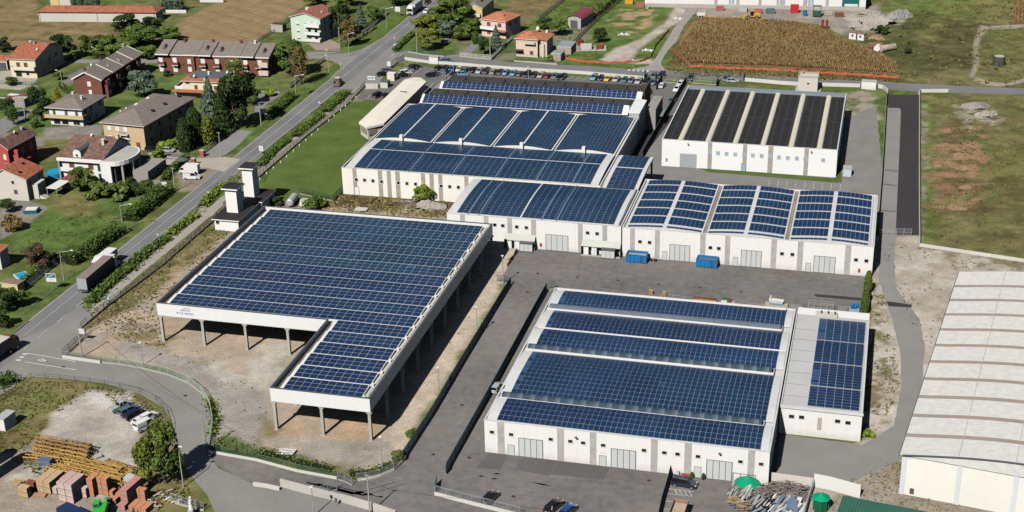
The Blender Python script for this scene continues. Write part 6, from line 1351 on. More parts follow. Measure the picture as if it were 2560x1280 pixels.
# grass tufts, weeds: one uncountable cover
def tufts(name, areas, seed, leafm):
	r = np.random.default_rng(seed); Pp = []; Nn = []; Bb = []; Ss = []
	for px, dens, size, thr in areas:
		poly = [G(*p) for p in px]; xs = [p[0] for p in poly]; ys = [p[1] for p in poly]; n = int((max(xs)-min(xs))*(max(ys)-min(ys))*dens)
		x = r.uniform(min(xs), max(xs), n); y = r.uniform(min(ys), max(ys), n); f = fbm(x*.22, y*.22, seed+5); ok = (sdist(poly, x, y) < 0) & (f > thr); x = x[ok]; y = y[ok]; n = len(x)
		Pp.append(np.stack([x, y, r.uniform(.02, size*.5, n)], 1)); Nn.append(np.stack([r.normal(0, .6, n), r.normal(0, .6, n), np.full(n, .9)], 1)); Bb.append(r.uniform(.6, 1.4, n)); Ss.append(np.full(n, size)*r.uniform(.6, 1.5, n))
	me = leaf_mesh(name, np.concatenate(Pp), np.concatenate(Nn), np.concatenate(Ss), np.concatenate(Bb), .6, 1.4); me.materials[0] = leafm; return stuff(link(name, me))
tufts('meadow_growth', [([(2300,240),(2700,240),(2700,650),(2560,652),(2300,612)], .55, .42, .5), ([(2250,30),(2600,-20),(2600,222),(2340,208),(2245,200)], .3, .7, .5), ([(1660,172),(1690,130),(1720,160),(2244,188),(2250,206),(1700,190)], 2.5, .5, .3), ([(1300,80),(1420,0),(1560,-20),(1560,10),(1480,60),(1500,145),(1400,140)], .8, .5, .45)], 3, mat_attr('meadow_leaves', .85, .1, translucent=.15, tint=(.15, .15, .05)))
tufts('dry_weeds', [([(560,520),(665,515),(395,760),(410,870),(200,840),(230,790)], 2.5, .42, .42), ([(2178,600),(2300,620),(2560,660),(2420,680),(2300,1040),(2310,870),(2240,720)], .9, .36, .52), ([(2178,700),(2215,750),(2250,960),(2200,1080),(2160,1095)], 2.6, .42, .42), ([(2130,1200),(2260,1140),(2560,1290),(2040,1290)], 2.2, .34, .4), ([(862,488),(1130,505),(1135,545),(1050,545),(690,515),(780,500)], 3.5, .5, .3), ([(330,800),(470,830),(680,1000),(650,1120),(530,1110),(500,950)], .35, .33, .6), ([(1240,640),(1300,620),(990,1140),(965,1100)], .4, .3, .58), ([(2245,1200),(2560,1262),(2560,1290),(2250,1225)], 4, .6, .35), ([(2350,340),(2450,330),(2440,520),(2330,520)], .5, .4, .5)], 4, mat_attr('dry_leaves', .85, .1, translucent=.15, tint=(.23, .195, .095)))
tufts('yard_growth', [([(-20,950),(220,960),(350,990),(432,1060),(432,1110),(360,1040),(230,980),(140,1035),(60,1130),(-20,1130)], 3.0, .36, .36), ([(60,1140),(160,1185),(320,1215),(420,1225),(470,1215),(480,1240),(420,1250),(200,1220),(60,1180)], 3.5, .45, .35), ([(540,1090),(640,1115),(860,1170),(700,1150),(530,1122)], 3, .45, .35), ([(205,770),(310,660),(430,570),(600,420),(640,425),(500,540),(300,720),(230,790)], 2.5, .45, .35), ([(0,640),(110,560),(240,480),(340,500),(220,640),(110,650)], .8, .4, .45)], 6, mat_attr('green_leaves', .85, .1, translucent=.15, tint=(.12, .15, .045)))
# earth and stone heaps
def heap(label, px, py, w, h, m, seed, rz=0, asp=.6):
	r = np.random.default_rng(seed); n = 18; k = M(); V = []
	for j in range(n+1):
		for i in range(n+1):
			u, v = i/n*2-1, j/n*2-1; d = math.hypot(u, v)*(1+.35*math.sin(3*math.atan2(v, u)+seed)*math.sin(seed*1.7)); zz = max(0, 1-d*d)**.9*h*(.55+.9*fbm(np.array([u*2.2+seed]), np.array([v*2.2]), seed)[0]); V.append((u*w/2+r.normal(0, .12), v*w/2*asp+r.normal(0, .12), zz-.05+(.45*h*r.random()*max(0, 1-d))))
	k.raw(V, [(j*(n+1)+i, j*(n+1)+i+1, (j+1)*(n+1)+i+1, (j+1)*(n+1)+i) for j in range(n) for i in range(n) if math.hypot((i+.5)/n*2-1, (j+.5)/n*2-1) < 1.05])
	o = k.build('heap', m, loc=(*G(px, py), .02)); o.rotation_euler.z = rz; return tag(o, label, 'heap')
STONE = mat('pale_rubble', (.34, .31, .275), .95, .3, 2.2, .1, bump=.6); EARTH = mat('orange_earth', (.29, .195, .125), .95, .3, 1.6, .1, bump=.5); GREYST = mat('grey_rubble', (.29, .275, .26), .95, .35, 2, .1, bump=.6)
for a in (('broad pale rubble heap left of the dark bush at the top right',2195,58,14,2.4,STONE,1,.2),('grey rubble heap furthest right at the top right stone dump',2248,42,11,2.4,GREYST,2,.5),('small pale heap above the white site hut',2155,72,8,1.4,STONE,3,.1),('small brown soil heap right of the site hut',2190,98,6,1.2,EARTH,4,0),('pale rubble heap near the site hut roof',2172,34,9,1.2,STONE,5,.1),
		  ('grey stone heap at the top of the right meadow',2440,268,9,1.3,GREYST,6,.3),('pale stone heap beside the grey one in the right meadow',2465,288,7,1.2,STONE,7,.4),('orange earth ridge in the upper right meadow',2440,370,4,.6,EARTH,8,1.4),('orange earth heap in the middle of the right meadow',2410,422,4.5,.6,EARTH,9,.5),('pale orange earth heap left of the ridge',2398,388,4,.6,EARTH,10,.2),('double earth heap low in the right meadow',2415,468,4.5,.5,EARTH,11,.7),('flat stony earth bank lowest in the right meadow',2390,520,6,.4,EARTH,12,.1),('brown earth heap left in the right meadow',2362,362,3.5,.5,EARTH,13,.3),
		  ('pale gravel heap below the young bright tree behind the canopy',1075,518,9,1.3,STONE,14,.1)): heap(*a)
# ------------------------------------------------------------------ vehicles
CARCOL = {}
def paint_mat(nm):
	t = dict(black=(.012,.013,.016), navy=(.012,.02,.05), blue=(.02,.08,.28), lightblue=(.16,.30,.42), teal=(.015,.14,.19), grey=(.14,.15,.16), darkgrey=(.045,.05,.055), silver=(.42,.44,.46), white=(.78,.78,.77), cream=(.70,.62,.42), red=(.32,.02,.025), yellow=(.75,.52,.03), beige=(.38,.33,.27), slate=(.10,.15,.20))[nm]
	if nm not in CARCOL:
		m = mat('car_paint_'+nm, t, .28, 0, spec=.5); m.node_tree.nodes['Principled BSDF'].inputs['Coat Weight'].default_value = .5; CARCOL[nm] = m
	return CARCOL[nm]
CARP = {}
def car_proto(kind):
	if kind in CARP: return CARP[kind]
	L, W, HT, hood, belt, roof0, roof1 = dict(hatch=(4.0,1.72,1.48,1.0,.93,.62,.30), sedan=(4.5,1.76,1.43,1.15,.92,.75,.95), suv=(4.55,1.82,1.70,1.05,1.05,.55,.25), wagon=(4.7,1.78,1.5,1.15,.93,.7,.28), mini=(3.6,1.62,1.5,.85,.92,.5,.22), van=(4.9,1.92,1.95,.85,1.15,.7,.06), pickup=(5.0,1.78,1.65,1.2,1.0,.5,.0), coupe=(4.2,1.76,1.3,1.3,.88,.8,.7))[kind]
	F_, B_ = L/2, -L/2; xw = F_-hood                          # windscreen foot
	k = M(); w = W/2; wi = w-.09
	low = [(F_-.06, .24), (F_, .42), (F_-.02, .62), (F_-.22, .76), (xw, belt), (B_+.08, belt+.02), (B_, .72), (B_+.02, .36), (B_+.10, .24)]
	n = len(low); inner = [(x*.985, z) for x, z in low]
	mid = [(x, max(z, .24)) for x, z in low]
	def wid(x, z): return (wi if z > .8 else w)*(1-.10*max(0, abs(x)/(L/2)-.72)/.28)
	ring = [[(x, s*wid(x, z), z) for x, z in low] for s in (-1, 1)]
	k.raw(ring[0]+ring[1], [(i, n+i, n+(i+1) % n, (i+1) % n) for i in range(n)]+[tuple(range(n)), tuple(reversed(range(n, 2*n)))], 0)
	xr0 = xw-roof0; xr1 = B_+roof1 if kind != 'pickup' else -.55; xb = B_+.12 if kind not in ('pickup', 'sedan', 'coupe') else (B_+.55 if kind != 'pickup' else -.75)
	rw = w-.26; bw = w-.10
	k.prism([(xr0, -rw, HT-.06), (xr1, -rw, HT-.07), (xr1, rw, HT-.07), (xr0, rw, HT-.06)], [(xr0-.1, -rw+.06, HT), (xr1+.1, -rw+.06, HT-.02), (xr1+.1, rw-.06, HT-.02), (xr0-.1, rw-.06, HT)], 0)
	for s in (-1, 1):
		for xa, xb2 in ((xw+.02, xr0), (xb, xr1), ((xw+xb)/2-.1, (xr0+xr1)/2-.05)): k.bar((xa, s*bw, belt), (xb2, s*rw, HT-.05), .09)
	if kind == 'pickup': k.box(B_+.1, -w+.12, belt-.02, -.85, -w+.18, belt+.06); k.box(B_+.1, w-.18, belt-.02, -.85, w-.12, belt+.06)
	if kind == 'van': k.box(B_+.1, -w+.07, belt, -.2, -w+.16, HT-.15); k.box(B_+.1, w-.16, belt, -.2, w-.07, HT-.15); k.box(B_+.1, -w+.2, belt, B_+.14, w-.2, HT-.2)
	body = k.mesh('body', paint_mat('grey'))
	g = M(); g.raw([(xw, -bw, belt-.02), (xb, -bw, belt-.02), (xb, bw, belt-.02), (xw, bw, belt-.02), (xr0, -rw, HT-.05), (xr1, -rw, HT-.05), (xr1, rw, HT-.05), (xr0, rw, HT-.05)], [(0,4,5,1),(1,5,6,2),(2,6,7,3),(3,7,4,0),(4,7,6,5)]); glass = g.mesh('windows', DARKGLASS)
	r = .32; t = M(); t.cyl((0, -.10, 0), (0, .10, 0), r, n=14); tyre = t.mesh('tyre', RUBBER); t = M(); t.cyl((0, -.11, 0), (0, .11, 0), r*.62, n=10); rim = t.mesh('rim', RIM)
	hl = M(); hl.box(-.12, -.2, -.08, .03, .2, .08); hlm = hl.mesh('headlight', HEADL); tl = M(); tl.box(-.03, -.16, -.1, .08, .16, .1); tlm = tl.mesh('tail_light', TAILL)
	pl = M(); pl.box(-.02, -.26, -.06, .02, .26, .06); plm = pl.mesh('number_plate', FRAMEW)
	mi = M(); mi.box(-.1, -.09, -.06, .1, .09, .06); mim = mi.mesh('mirror', BLACKP)
	T = bpy.data.objects.new('car_'+kind, None); COL.objects.link(T)
	link('body', body, T); link('windows', glass, T)
	for x in (F_-.78, B_+.75):
		for s in (-1, 1): wl = link('wheel', tyre, T, (x, s*(w-.08), r)); link('rim', rim, wl)
	for s in (-1, 1): link('headlight', hlm, T, (F_-.12, s*(w-.32), .68)); link('tail_light', tlm, T, (B_+.0, s*(w-.26), .78)); link('mirror', mim, T, (xw-.15, s*(w+.04), belt+.06))
	link('number_plate', plm, T, (B_+.0, 0, .5)); link('number_plate', plm, T, (F_+.0, 0, .45))
	CARP[kind] = T; T['used'] = 0; return T
def car(kind, col, px, py, head, label, group=None, name=None, cat='car', z=.07):
	P = car_proto(kind)
	T = P if not P['used'] else copy_tree(P); P['used'] = 1
	if T is not P: T['used'] = 1
	T.name = name or 'parked_car'; x, y = G(px, py); T.location = (x, y, z); T.rotation_euler.z = head
	tag(T, label, cat, group)
	if not group and 'group' in T: del T['group']
	b = [c for c in T.children if c.name.startswith('body')][0]; b.material_slots[0].link = 'OBJECT'; b.material_slots[0].material = paint_mat(col)
	return T
def heading(px0, py0, px1, py1):
	a, b = G(px0, py0), G(px1, py1); return math.atan2(b[1]-a[1], b[0]-a[0])
SOUTH = -math.pi/2
row = [(1095,'black','hatch'),(1112,'navy','hatch'),(1130,'blue','mini'),(1147,'cream','mini'),(1164,'slate','wagon'),(1181,'black','hatch'),(1198,'silver','wagon'),(1215,'darkgrey','suv'),(1233,'beige','hatch'),(1249,'darkgrey','hatch'),(1264,'lightblue','mini'),(1283,'lightblue','hatch'),(1299,'grey','hatch'),(1317,'black','suv'),(1334,'navy','hatch'),(1352,'beige','wagon'),(1368,'red','hatch'),(1386,'slate','hatch'),(1406,'black','wagon')]
names = {'black':'black','navy':'dark navy','blue':'royal blue','cream':'cream','slate':'blue grey','silver':'silver','darkgrey':'charcoal','beige':'beige','lightblue':'light blue','grey':'grey','red':'dark red','teal':'teal','white':'white','yellow':'bright yellow'}
kinds = {'hatch':'hatchback','mini':'small car','wagon':'estate car','suv':'off roader','sedan':'saloon','coupe':'coupe','van':'van','pickup':'pickup'}
ordw = ['first','second','third','fourth','fifth','sixth','seventh','eighth','ninth','tenth','eleventh','twelfth','thirteenth','fourteenth','fifteenth','sixteenth','seventeenth','eighteenth','nineteenth']
for i, (px, c, k) in enumerate(row):
	py = 172+(px-1095)*.073+2; car(k, c, px+1, py, SOUTH+.05*math.sin(i*2.3)-.1 if i % 4 else SOUTH+math.pi-.1, f'{names[c]} {kinds[k]}, {ordw[i]} from the left in the long parking row', 'cars in the long parking row')
row2 = [(1484,'lightblue','suv'),(1501,'navy','hatch'),(1518,'yellow','coupe'),(1540,'silver','hatch'),(1561,'teal','mini'),(1577,'grey','hatch'),(1596,'silver','wagon'),(1615,'black','suv'),(1632,'slate','wagon')]
for i, (px, c, k) in enumerate(row2):
	py = 196.5+(px-1484)*.077+2; car(k, c, px+1, py, SOUTH+.06*math.sin(i*1.7)-.08, f'{names[c]} {kinds[k]}, {ordw[i]} from the left in the shorter right hand parking row', 'cars in the right parking row')
OC = [('hatch','black',1400,198,SOUTH-.5,'black car standing crosswise in front of the end of the long parking row'),
('wagon','grey',1634,194,SOUTH,'grey estate car outside the gate pillar on the top road'),('suv','navy',1654,193,SOUTH-.1,'dark blue car waiting beside the sliding gate'),
('hatch','white',1655,218,SOUTH+math.pi-.1,'white hatchback inside the sliding gate on the driveway'),('hatch','white',1701,214,SOUTH-.2,'white car nearest the gate along the dark driveway fence'),('suv','white',1693,227,SOUTH-.15,'white off roader, second along the dark driveway fence'),
('hatch','black',1621,236,SOUTH-.1,'black hatchback at the head of the alley beside the sheds'),('hatch','teal',1682,255,SOUTH+math.pi-.2,'teal hatchback lowest along the dark driveway fence'),
('suv','darkgrey',1727,199,SOUTH,'dark car parked outside on the top road between two gates'),('wagon','slate',1815,201,SOUTH-.1,'blue grey car on the top road by the second gate'),('hatch','silver',1832,206,.1,'silver car beside the white wall of the second gate'),
('sedan','black',957,189,.75,'black car at the office entrance left of the cream hut'),('sedan','grey',968,180,.6,'grey car behind the black one at the office entrance'),
('wagon','black',1038,171,.75,'black estate car at the top of the slanting group left of the long row'),('hatch','navy',1030,176,.7,'dark blue car, second from the top of the slanting group'),('hatch','silver',1020,180,.7,'silver car in the middle of the slanting group'),('suv','white',1014,186,.65,'white car low in the slanting group'),('sedan','black',1010,192,.6,'black car lowest in the slanting group'),
('hatch','slate',1087,188,.9,'blue grey hatchback parked at the corner before the saw roof sheds'),('sedan','black',1079,192,.6,'black saloon half hidden beside the blue grey hatchback at the shed corner'),('hatch','lightblue',1158,189,.1,'light blue car behind the edge of the saw roof sheds'),('hatch','navy',1130,187,.1,'dark blue car roof peeping over the saw roof sheds'),
('sedan','slate',1118,156,-.05,'blue grey saloon driving on the top road behind the white wall'),
('suv','black',945,242,1.35,'black off roader in the small car bay beside the cream office roof'),('hatch','navy',964,243,1.3,'dark car right of the off roader in the small car bay'),
('hatch','silver',422,380,-.1,'silver hatchback on the drive of the ochre apartment block'),('hatch','black',380,378,-.05,'black car left of the silver hatchback by the apartment block'),('hatch','white',284,192-118+118,0,'x'),
('hatch','white',72,192,.1,'white car parked under the balcony of the cream house'),('hatch','silver',1116,108,.9,'silver car on the garden drive near the flowering tree'),
('hatch','silver',1243,976,1.45,'pale blue car squeezed between the driveway fence and the warehouse'),
('hatch','black',1227,1250,1.35,'black hatchback in the foreground yard near the front wall'),('sedan','black',1384,1272,1.2,'black car at the bottom edge, left of the blue one'),('hatch','blue',1421,1283,1.25,'bright blue car cut by the bottom edge'),
('suv','navy',1711,1215,-.1,'dark blue off roader parked beside the black fence by the warehouse door'),
('hatch','black',1645,8,.1,'black car on the gravel lot at the top')]
for a in OC:
	if a[5] != 'x': car(a[0], a[1], a[2], a[3], a[4], a[5])
h0 = heading(280, 1030, 325, 1008)
car('pickup','silver',303,1022,h0,'silver pickup at the top of the group on the builders gravel',cat='pickup',name='pickup_truck')
car('wagon','slate',323,1032,h0,'grey blue estate car below the pickup on the builders gravel'); car('wagon','navy',337,1042,h0,'dark navy estate car in the middle of the builders gravel group'); car('coupe','white',354,1056,h0,'white coupe above the white van on the builders gravel')
car('van','white',365,1070,h0,'white van lowest in the group on the builders gravel',cat='van',name='delivery_van'); car('van','white',1243-1243+481,447,.15,'smaller white van below the box van on the roadside',cat='van',name='delivery_van'); car('hatch','white',372,1048,h0,'white car nose behind the white coupe on the builders gravel')
rd = math.pi/2
car('suv','black',1070,9,rd+.03,'black car following the road at the top edge',name='driving_car'); car('hatch','white',1066,32,-rd,'white car driving down the main road beside the lorry',name='driving_car')
WH = M(); WH.cyl((0, -.16, 0), (0, .16, 0), .5, n=14); WHM = WH.mesh('wheel', RUBBER); WH = M(); WH.cyl((0, -.17, 0), (0, .17, 0), .26, n=10); WRM = WH.mesh('rim', RIM)
def wheels(T, xs, w, r=.5):
	for x in xs:
		for s in (-1, 1): o = link('wheel', WHM, T, (x, s*w, r*1.0)); o.scale = (r/.5, 1, r/.5); link('rim', WRM, o)
def lorry(label, px, py, head, trailer_l, body_m, roof_m, cab_m, cab=True, name='lorry', h=4.0, stripes=None, rear_m=None, gap=.8):
	x, y = G(px, py); T = thing(name, label, 'lorry', (x, y, .1), head); w = 1.27
	k = M(); k.box(0, -w, 1.15, trailer_l, w, h); k.build('trailer_box', body_m, T)
	k = M(); k.box(-.01, -w-.01, h, trailer_l+.01, w+.01, h+.05); k.build('trailer_roof', roof_m, T)
	k = M(); k.box(-.06, -w+.05, 1.2, -.005, w-.05, h-.05); k.build('rear_doors', rear_m or body_m, T); k = M(); k.box(-.08, -w, .7, .1, w, .95); k.build('bumper', GUTTER, T)
	for s in (-1, 1): q = M(); q.box(-.12, s*w*.8-.15, .75, -.08, s*w*.8+.15, .95); q.build('tail_light', TAILL, T)
	k = M(); k.box(.2, -.5, .7, trailer_l+3.4, .5, 1.12); k.build('chassis', GUTTER, T)
	c = trailer_l+gap
	k = M(); k.prism([(c, -1.22, .5), (c+2.3, -1.22, .5), (c+2.3, 1.22, .5), (c, 1.22, .5)], [(c, -1.2, 3.2), (c+2.1, -1.2, 3.1), (c+2.1, 1.2, 3.1), (c, 1.2, 3.2)]); k.prism([(c+.1, -1.1, 3.2), (c+1.9, -1.1, 3.1), (c+1.9, 1.1, 3.1), (c+.1, 1.1, 3.2)], [(c+.1, -1.0, 3.85), (c+.9, -1.0, 3.8), (c+.9, 1.0, 3.8), (c+.1, 1.0, 3.85)]); k.build('cab', cab_m, T)
	k = M(); k.add([(c+2.27, -1.1, 1.7), (c+2.27, 1.1, 1.7), (c+2.15, 1.08, 2.8), (c+2.15, -1.08, 2.8)]); k.box(c+1.0, -1.235, 1.75, c+2.0, -1.225, 2.7); k.box(c+1.0, 1.225, 1.75, c+2.0, 1.235, 2.7); k.build('windscreen', DARKGLASS, T)
	for s in (-1, 1):
		q = M(); q.box(c+2.28, s*.85-.2, .8, c+2.34, s*.85+.2, 1.05); q.build('headlight', HEADL, T); q = M(); q.box(c+1.9, s*1.42-.1, 1.9, c+2.05, s*1.42+.1, 2.7); q.build('mirror', BLACKP, T)
	k = M(); k.box(c+2.3, -1.0, .55, c+2.33, 1.0, 1.3); k.build('grille', BLACKP, T)
	wheels(T, (1.5, 2.8, 4.1) if trailer_l > 10 else (1.4, 2.6), w-.17); wheels(T, (c+1.5, c-.8), w-.2)
	return T
BLUECT = mat_stripe('dark_blue_curtain', (.022, .038, .085), (.018, .030, .070), 'X', 1.2, .8, .55, .3, .15)
hd = heading(215, 740, 298, 668)
lorry('articulated lorry with dark blue curtain side and brown roof driving away on the road', 209, 736, hd, 13.2, BLUECT, mat('faded_brown_tarp', (.26, .20, .19), .8, .12, 1.5), paint_mat('white'), rear_m=mat('pale_grey_doors', (.34, .38, .42), .6, .1, 2))
lorry('white box lorry with blue stripes coming down the main road at the top', 1050, 22, -math.pi/2-.03, 9.0, mat('white_lorry_side', (.74, .76, .78), .5, .06, 1), mat('grey_tarp', (.40, .38, .36), .8, .1), paint_mat('white'), h=3.8)
lorry('white lorry on the far lane half hidden behind the blue curtain sider', 286, 652, heading(298, 645, 236, 694), 5.0, mat('white_lorry_blue_side', (.60, .68, .78), .5, .1, 1), FRAMEW, paint_mat('white'), h=3.4)
lorry('lorry with pale tarpaulin and brown cab cut by the left edge', -90, 952, heading(-90, 952, 52, 860), 13.6, mat('grey_side_tarp', (.22, .19, .19), .7, .2, 1), mat('pale_tarp', (.56, .53, .48), .8, .08, 1), mat('brown_cab', (.20, .11, .06), .5, .15, 2), h=3.7, gap=.15)
# box van on the roadside
x, y = G(468, 434); T = thing('box_van', 'white box van standing on the roadside gravel above the smaller van', 'van', (x, y, .1), .12)
k = M(); k.box(-.3, -1.05, .6, 3.6, 1.05, 2.85); k.build('cargo_box', FRAMEW, T); k = M(); k.prism([(-2.1, -.95, .4), (-.35, -.95, .4), (-.35, .95, .4), (-2.1, .95, .4)], [(-1.3, -.9, 2.1), (-.35, -.9, 2.2), (-.35, .9, 2.2), (-1.3, .9, 2.1)]); k.build('cab', paint_mat('white'), T); k = M(); k.box(-1.5, -.94, 1.3, -.6, -.925, 1.95); k.add([(-1.93, -.85, 1.0), (-1.4, -.82, 1.95), (-1.4, .82, 1.95), (-1.93, .85, 1.0)]); k.build('windows', DARKGLASS, T); wheels(T, (-1.4, 2.4), .9, .36)
# tractor on the road
x, y = G(846, 213); T = thing('tractor', 'brown tractor with cream cab roof and rear implement on the main road', 'tractor', (x, y, .1), math.pi/2+.02)
TRB = mat('dusty_brown_metal', (.20, .13, .09), .7, .2, 3)
k = M(); k.box(.4, -.45, .9, 2.4, .45, 1.7); k.box(-.9, -.6, .7, .5, .6, 1.4); k.build('bonnet', TRB, T); k = M(); k.prism([(-.9, -.8, 1.4), (.5, -.8, 1.4), (.5, .8, 1.4), (-.9, .8, 1.4)], [(-.75, -.7, 2.55), (.35, -.7, 2.55), (.35, .7, 2.55), (-.75, .7, 2.55)]); k.build('cab_windows', mat('dusty_cab_glass', (.10, .09, .08), .3, .1), T); k = M(); k.box(-.95, -.9, 2.55, .55, .9, 2.75); k.build('cab_roof', mat('cream_cab_roof', (.62, .50, .36), .6, .1), T); k = M(); k.box(-2.2, -1.3, .5, -1.0, 1.3, .9); k.bar((-2.2, -1.2, .4), (-2.2, 1.2, .4), .25); k.build('rear_implement', TRB, T)
for xx, r, wd in ((-.7, .8, .95), (1.9, .5, .8)):
	for s in (-1, 1): o = link('wheel', WHM, T, (xx, s*wd, r)); o.scale = (r/.5, 1.4, r/.5); q = link('rim', WRM, o)
# yellow wheel loader
x, y = G(1880, 46); T = thing('wheel_loader', 'yellow wheel loader standing on the gravel lot above the maize', 'loader', (x, y, .05), math.pi+.1); YM_ = mat('machine_yellow', (.62, .33, .03), .5, .1, 2)
k = M(); k.box(-2.8, -1, .8, -.6, 1, 2.0); k.box(-.6, -.7, .7, 1.8, .7, 1.2); k.bar((.6, -.6, 1.4), (2.8, -.6, .8), .25); k.bar((.6, .6, 1.4), (2.8, .6, .8), .25); k.build('chassis', YM_, T); k = M(); k.box(-.6, -.8, 1.2, .7, .8, 2.9); k.build('cab', DARKGLASS, T); k = M(); k.box(-.7, -.9, 2.9, .8, .9, 3.05); k.build('cab_roof', YM_, T); k = M(); k.prism([(2.7, -1.3, .2), (3.6, -1.3, .2), (3.6, 1.3, .2), (2.7, 1.3, .2)], [(2.5, -1.3, 1.2), (2.8, -1.3, 1.2), (2.8, 1.3, 1.2), (2.5, 1.3, 1.2)]); k.build('bucket', YM_, T)
wheels(T, (-1.8, 1.4), .95, .7)
# green excavator at the bottom left
x, y = G(254, 1292); T = thing('excavator', 'bright green excavator with tinted cab beside the brick pallets', 'excavator', (x, y, .05), 1.9); GRN = mat('machine_green', (.04, .42, .06), .45, .05, 2)
k = M(); k.box(-1.6, -1.1, 1.0, 1.2, -.1, 2.2); k.box(-1.6, -.1, 1.0, -.2, 1.1, 2.0); k.bar((.8, -.6, 1.5), (2.4, -.6, 1.9), .4, .5); k.bar((2.4, -.6, 1.9), (3.5, -.6, .9), .3, .4); k.build('upper_body', GRN, T); k = M(); k.box(-.2, .1, 1.0, 1.2, 1.1, 2.7); k.build('cab_windows', mat('green_tinted_glass', (.02, .07, .05), .15, 0, spec=.6), T); k = M(); k.box(-.25, .05, 2.7, 1.25, 1.15, 2.82); [k.box(a-.05, b-.05, 1.0, a+.05, b+.05, 2.7) for a in (-.2, 1.2) for b in (.1, 1.1)]; k.build('cab_frame', GRN, T)
for s in (-1, 1): k = M(); k.box(-1.7, s*1.0-.3, .1, 1.7, s*1.0+.3, .85); k.build('crawler_track', RUBBER, T)
k = M(); k.prism([(3.3, -1.1, .2), (4.1, -1.1, .5), (4.1, -.1, .5), (3.3, -.1, .2)], [(3.3, -1.1, 1.4), (3.7, -1.1, 1.5), (3.7, -.1, 1.5), (3.3, -.1, 1.4)]); k.build('bucket', GUTTER, T)
# ------------------------------------------------------------------ fences, walls, poles
postm = {}
def fence(label, pts, h=1.5, wall=0.0, style='mesh', m=FENCEG, spacing=2.5, world=False, name='fence', cat='fence', wallm=CONC, wt=.2, infill=None, postw=.08, z=0, rails=True, group=None):
	P = [Vector(p) if world else Vector(G(*p)) for p in pts]; o = P[0]; T = thing(name, label, cat, (o.x, o.y), 0, group)
	P = [p-o for p in P]; wl = M(); rl = M(); nf = M(); posts = []
	for a, b in zip(P, P[1:]):
		d = b-a; L = d.length
		if L < .05: continue
		d.normalize(); s = Vector((-d.y, d.x))*wt/2; A = lambda t, zz: (a.x+d.x*t, a.y+d.y*t, zz)
		if wall: wl.prism([(a.x-s.x, a.y-s.y, 0), (b.x-s.x, b.y-s.y, 0), (b.x+s.x, b.y+s.y, 0), (a.x+s.x, a.y+s.y, 0)], [(a.x-s.x, a.y-s.y, wall), (b.x-s.x, b.y-s.y, wall), (b.x+s.x, b.y+s.y, wall), (a.x+s.x, a.y+s.y, wall)])
		if h <= 0: continue
		n = max(1, round(L/spacing))
		for i in range(n): posts.append(A(L*i/n, wall))
		if rails: rl.bar(A(0, wall+h), A(L, wall+h), .05, .05); rl.bar(A(0, wall+.08), A(L, wall+.08), .04, .04)
		if style == 'mesh':
			for t in np.arange(.1, L, .16): nf.bar(A(t, wall), A(t, wall+h), .022)
			for zz in np.arange(.2, h, .25): nf.bar(A(0, wall+zz), A(L, wall+zz), .016)
		elif style == 'grate':
			for t in np.arange(0, L, .2):
				p = A(t, wall); nf.raw([(p[0]-s.x*.5, p[1]-s.y*.5, wall+.05), (p[0]+s.x*.5, p[1]+s.y*.5, wall+.05), (p[0]+s.x*.5, p[1]+s.y*.5, wall+h), (p[0]-s.x*.5, p[1]-s.y*.5, wall+h)], [(0, 1, 2, 3)])
			for zz in np.arange(.15, h, .3): nf.bar(A(0, wall+zz), A(L, wall+zz), .02, .05)
		elif style == 'bars':
			for t in np.arange(.1, L, .3): nf.bar(A(t, wall), A(t, wall+h), .04)
			nf.bar(A(0, wall+h/2), A(L, wall+h/2), .05)
		elif style == 'panel': nf.prism([(a.x-s.x*.2, a.y-s.y*.2, wall+.05), (b.x-s.x*.2, b.y-s.y*.2, wall+.05), (b.x+s.x*.2, b.y+s.y*.2, wall+.05), (a.x+s.x*.2, a.y+s.y*.2, wall+.05)], [(a.x-s.x*.2, a.y-s.y*.2, wall+h), (b.x-s.x*.2, b.y-s.y*.2, wall+h), (b.x+s.x*.2, b.y+s.y*.2, wall+h), (a.x+s.x*.2, a.y+s.y*.2, wall+h)])
		elif style == 'net':
			q = int(L/.5)+1
			for i in range(q):
				t0, t1 = L*i/q, L*(i+1)/q; f = lambda t: (.12*math.sin(t*2.1+L), h*(.82+.18*math.sin(t*1.3+a.x)))
				(w0, h0), (w1, h1) = f(t0), f(t1); p, r = A(t0, 0), A(t1, 0); sx, sy = s.x*5, s.y*5
				nf.add([(p[0]+sx*w0, p[1]+sy*w0, .05), (r[0]+sx*w1, r[1]+sy*w1, .05), (r[0], r[1], h1), (p[0], p[1], h0)])
	posts.append((P[-1].x, P[-1].y, wall))
	if wl.f: wl.build('base_wall', wallm, T)
	if rl.f: rl.build('rail', m, T)
	if nf.f: nf.build({'mesh': 'wire_mesh', 'grate': 'grating', 'bars': 'bars', 'panel': 'panel', 'net': 'plastic_net'}[style], infill or m, T)
	if h > 0:
		key = (round(h, 2), m.name, postw)
		if key not in postm: k = M(); k.box(-postw/2, -postw/2, 0, postw/2, postw/2, h+.06); postm[key] = k.mesh('post', m)
		st = max(1, len(posts)//95+1)
		for p in posts[::st]: link('post', postm[key], T, p)
	return T
TANW = mat('weathered_low_wall', (.40, .36, .31), .9, .18, 1.5); WCON = mat('white_boundary_concrete', (.62, .60, .55), .9, .1, 1.2)
fence('dark steel grating fence on the left of the driveway, along the gravel strip', [(1243,640+66),(1275,712)], 1.7, .35, 'grate', FENCED, wallm=CONC)
fence('long dark grating fence between the gravel strip and the driveway', [(1277,712),(1262,735),(1150,920),(1080,1040),(1010,1148),(1007,1156)], 1.7, .35, 'grate', FENCED, wallm=CONC)
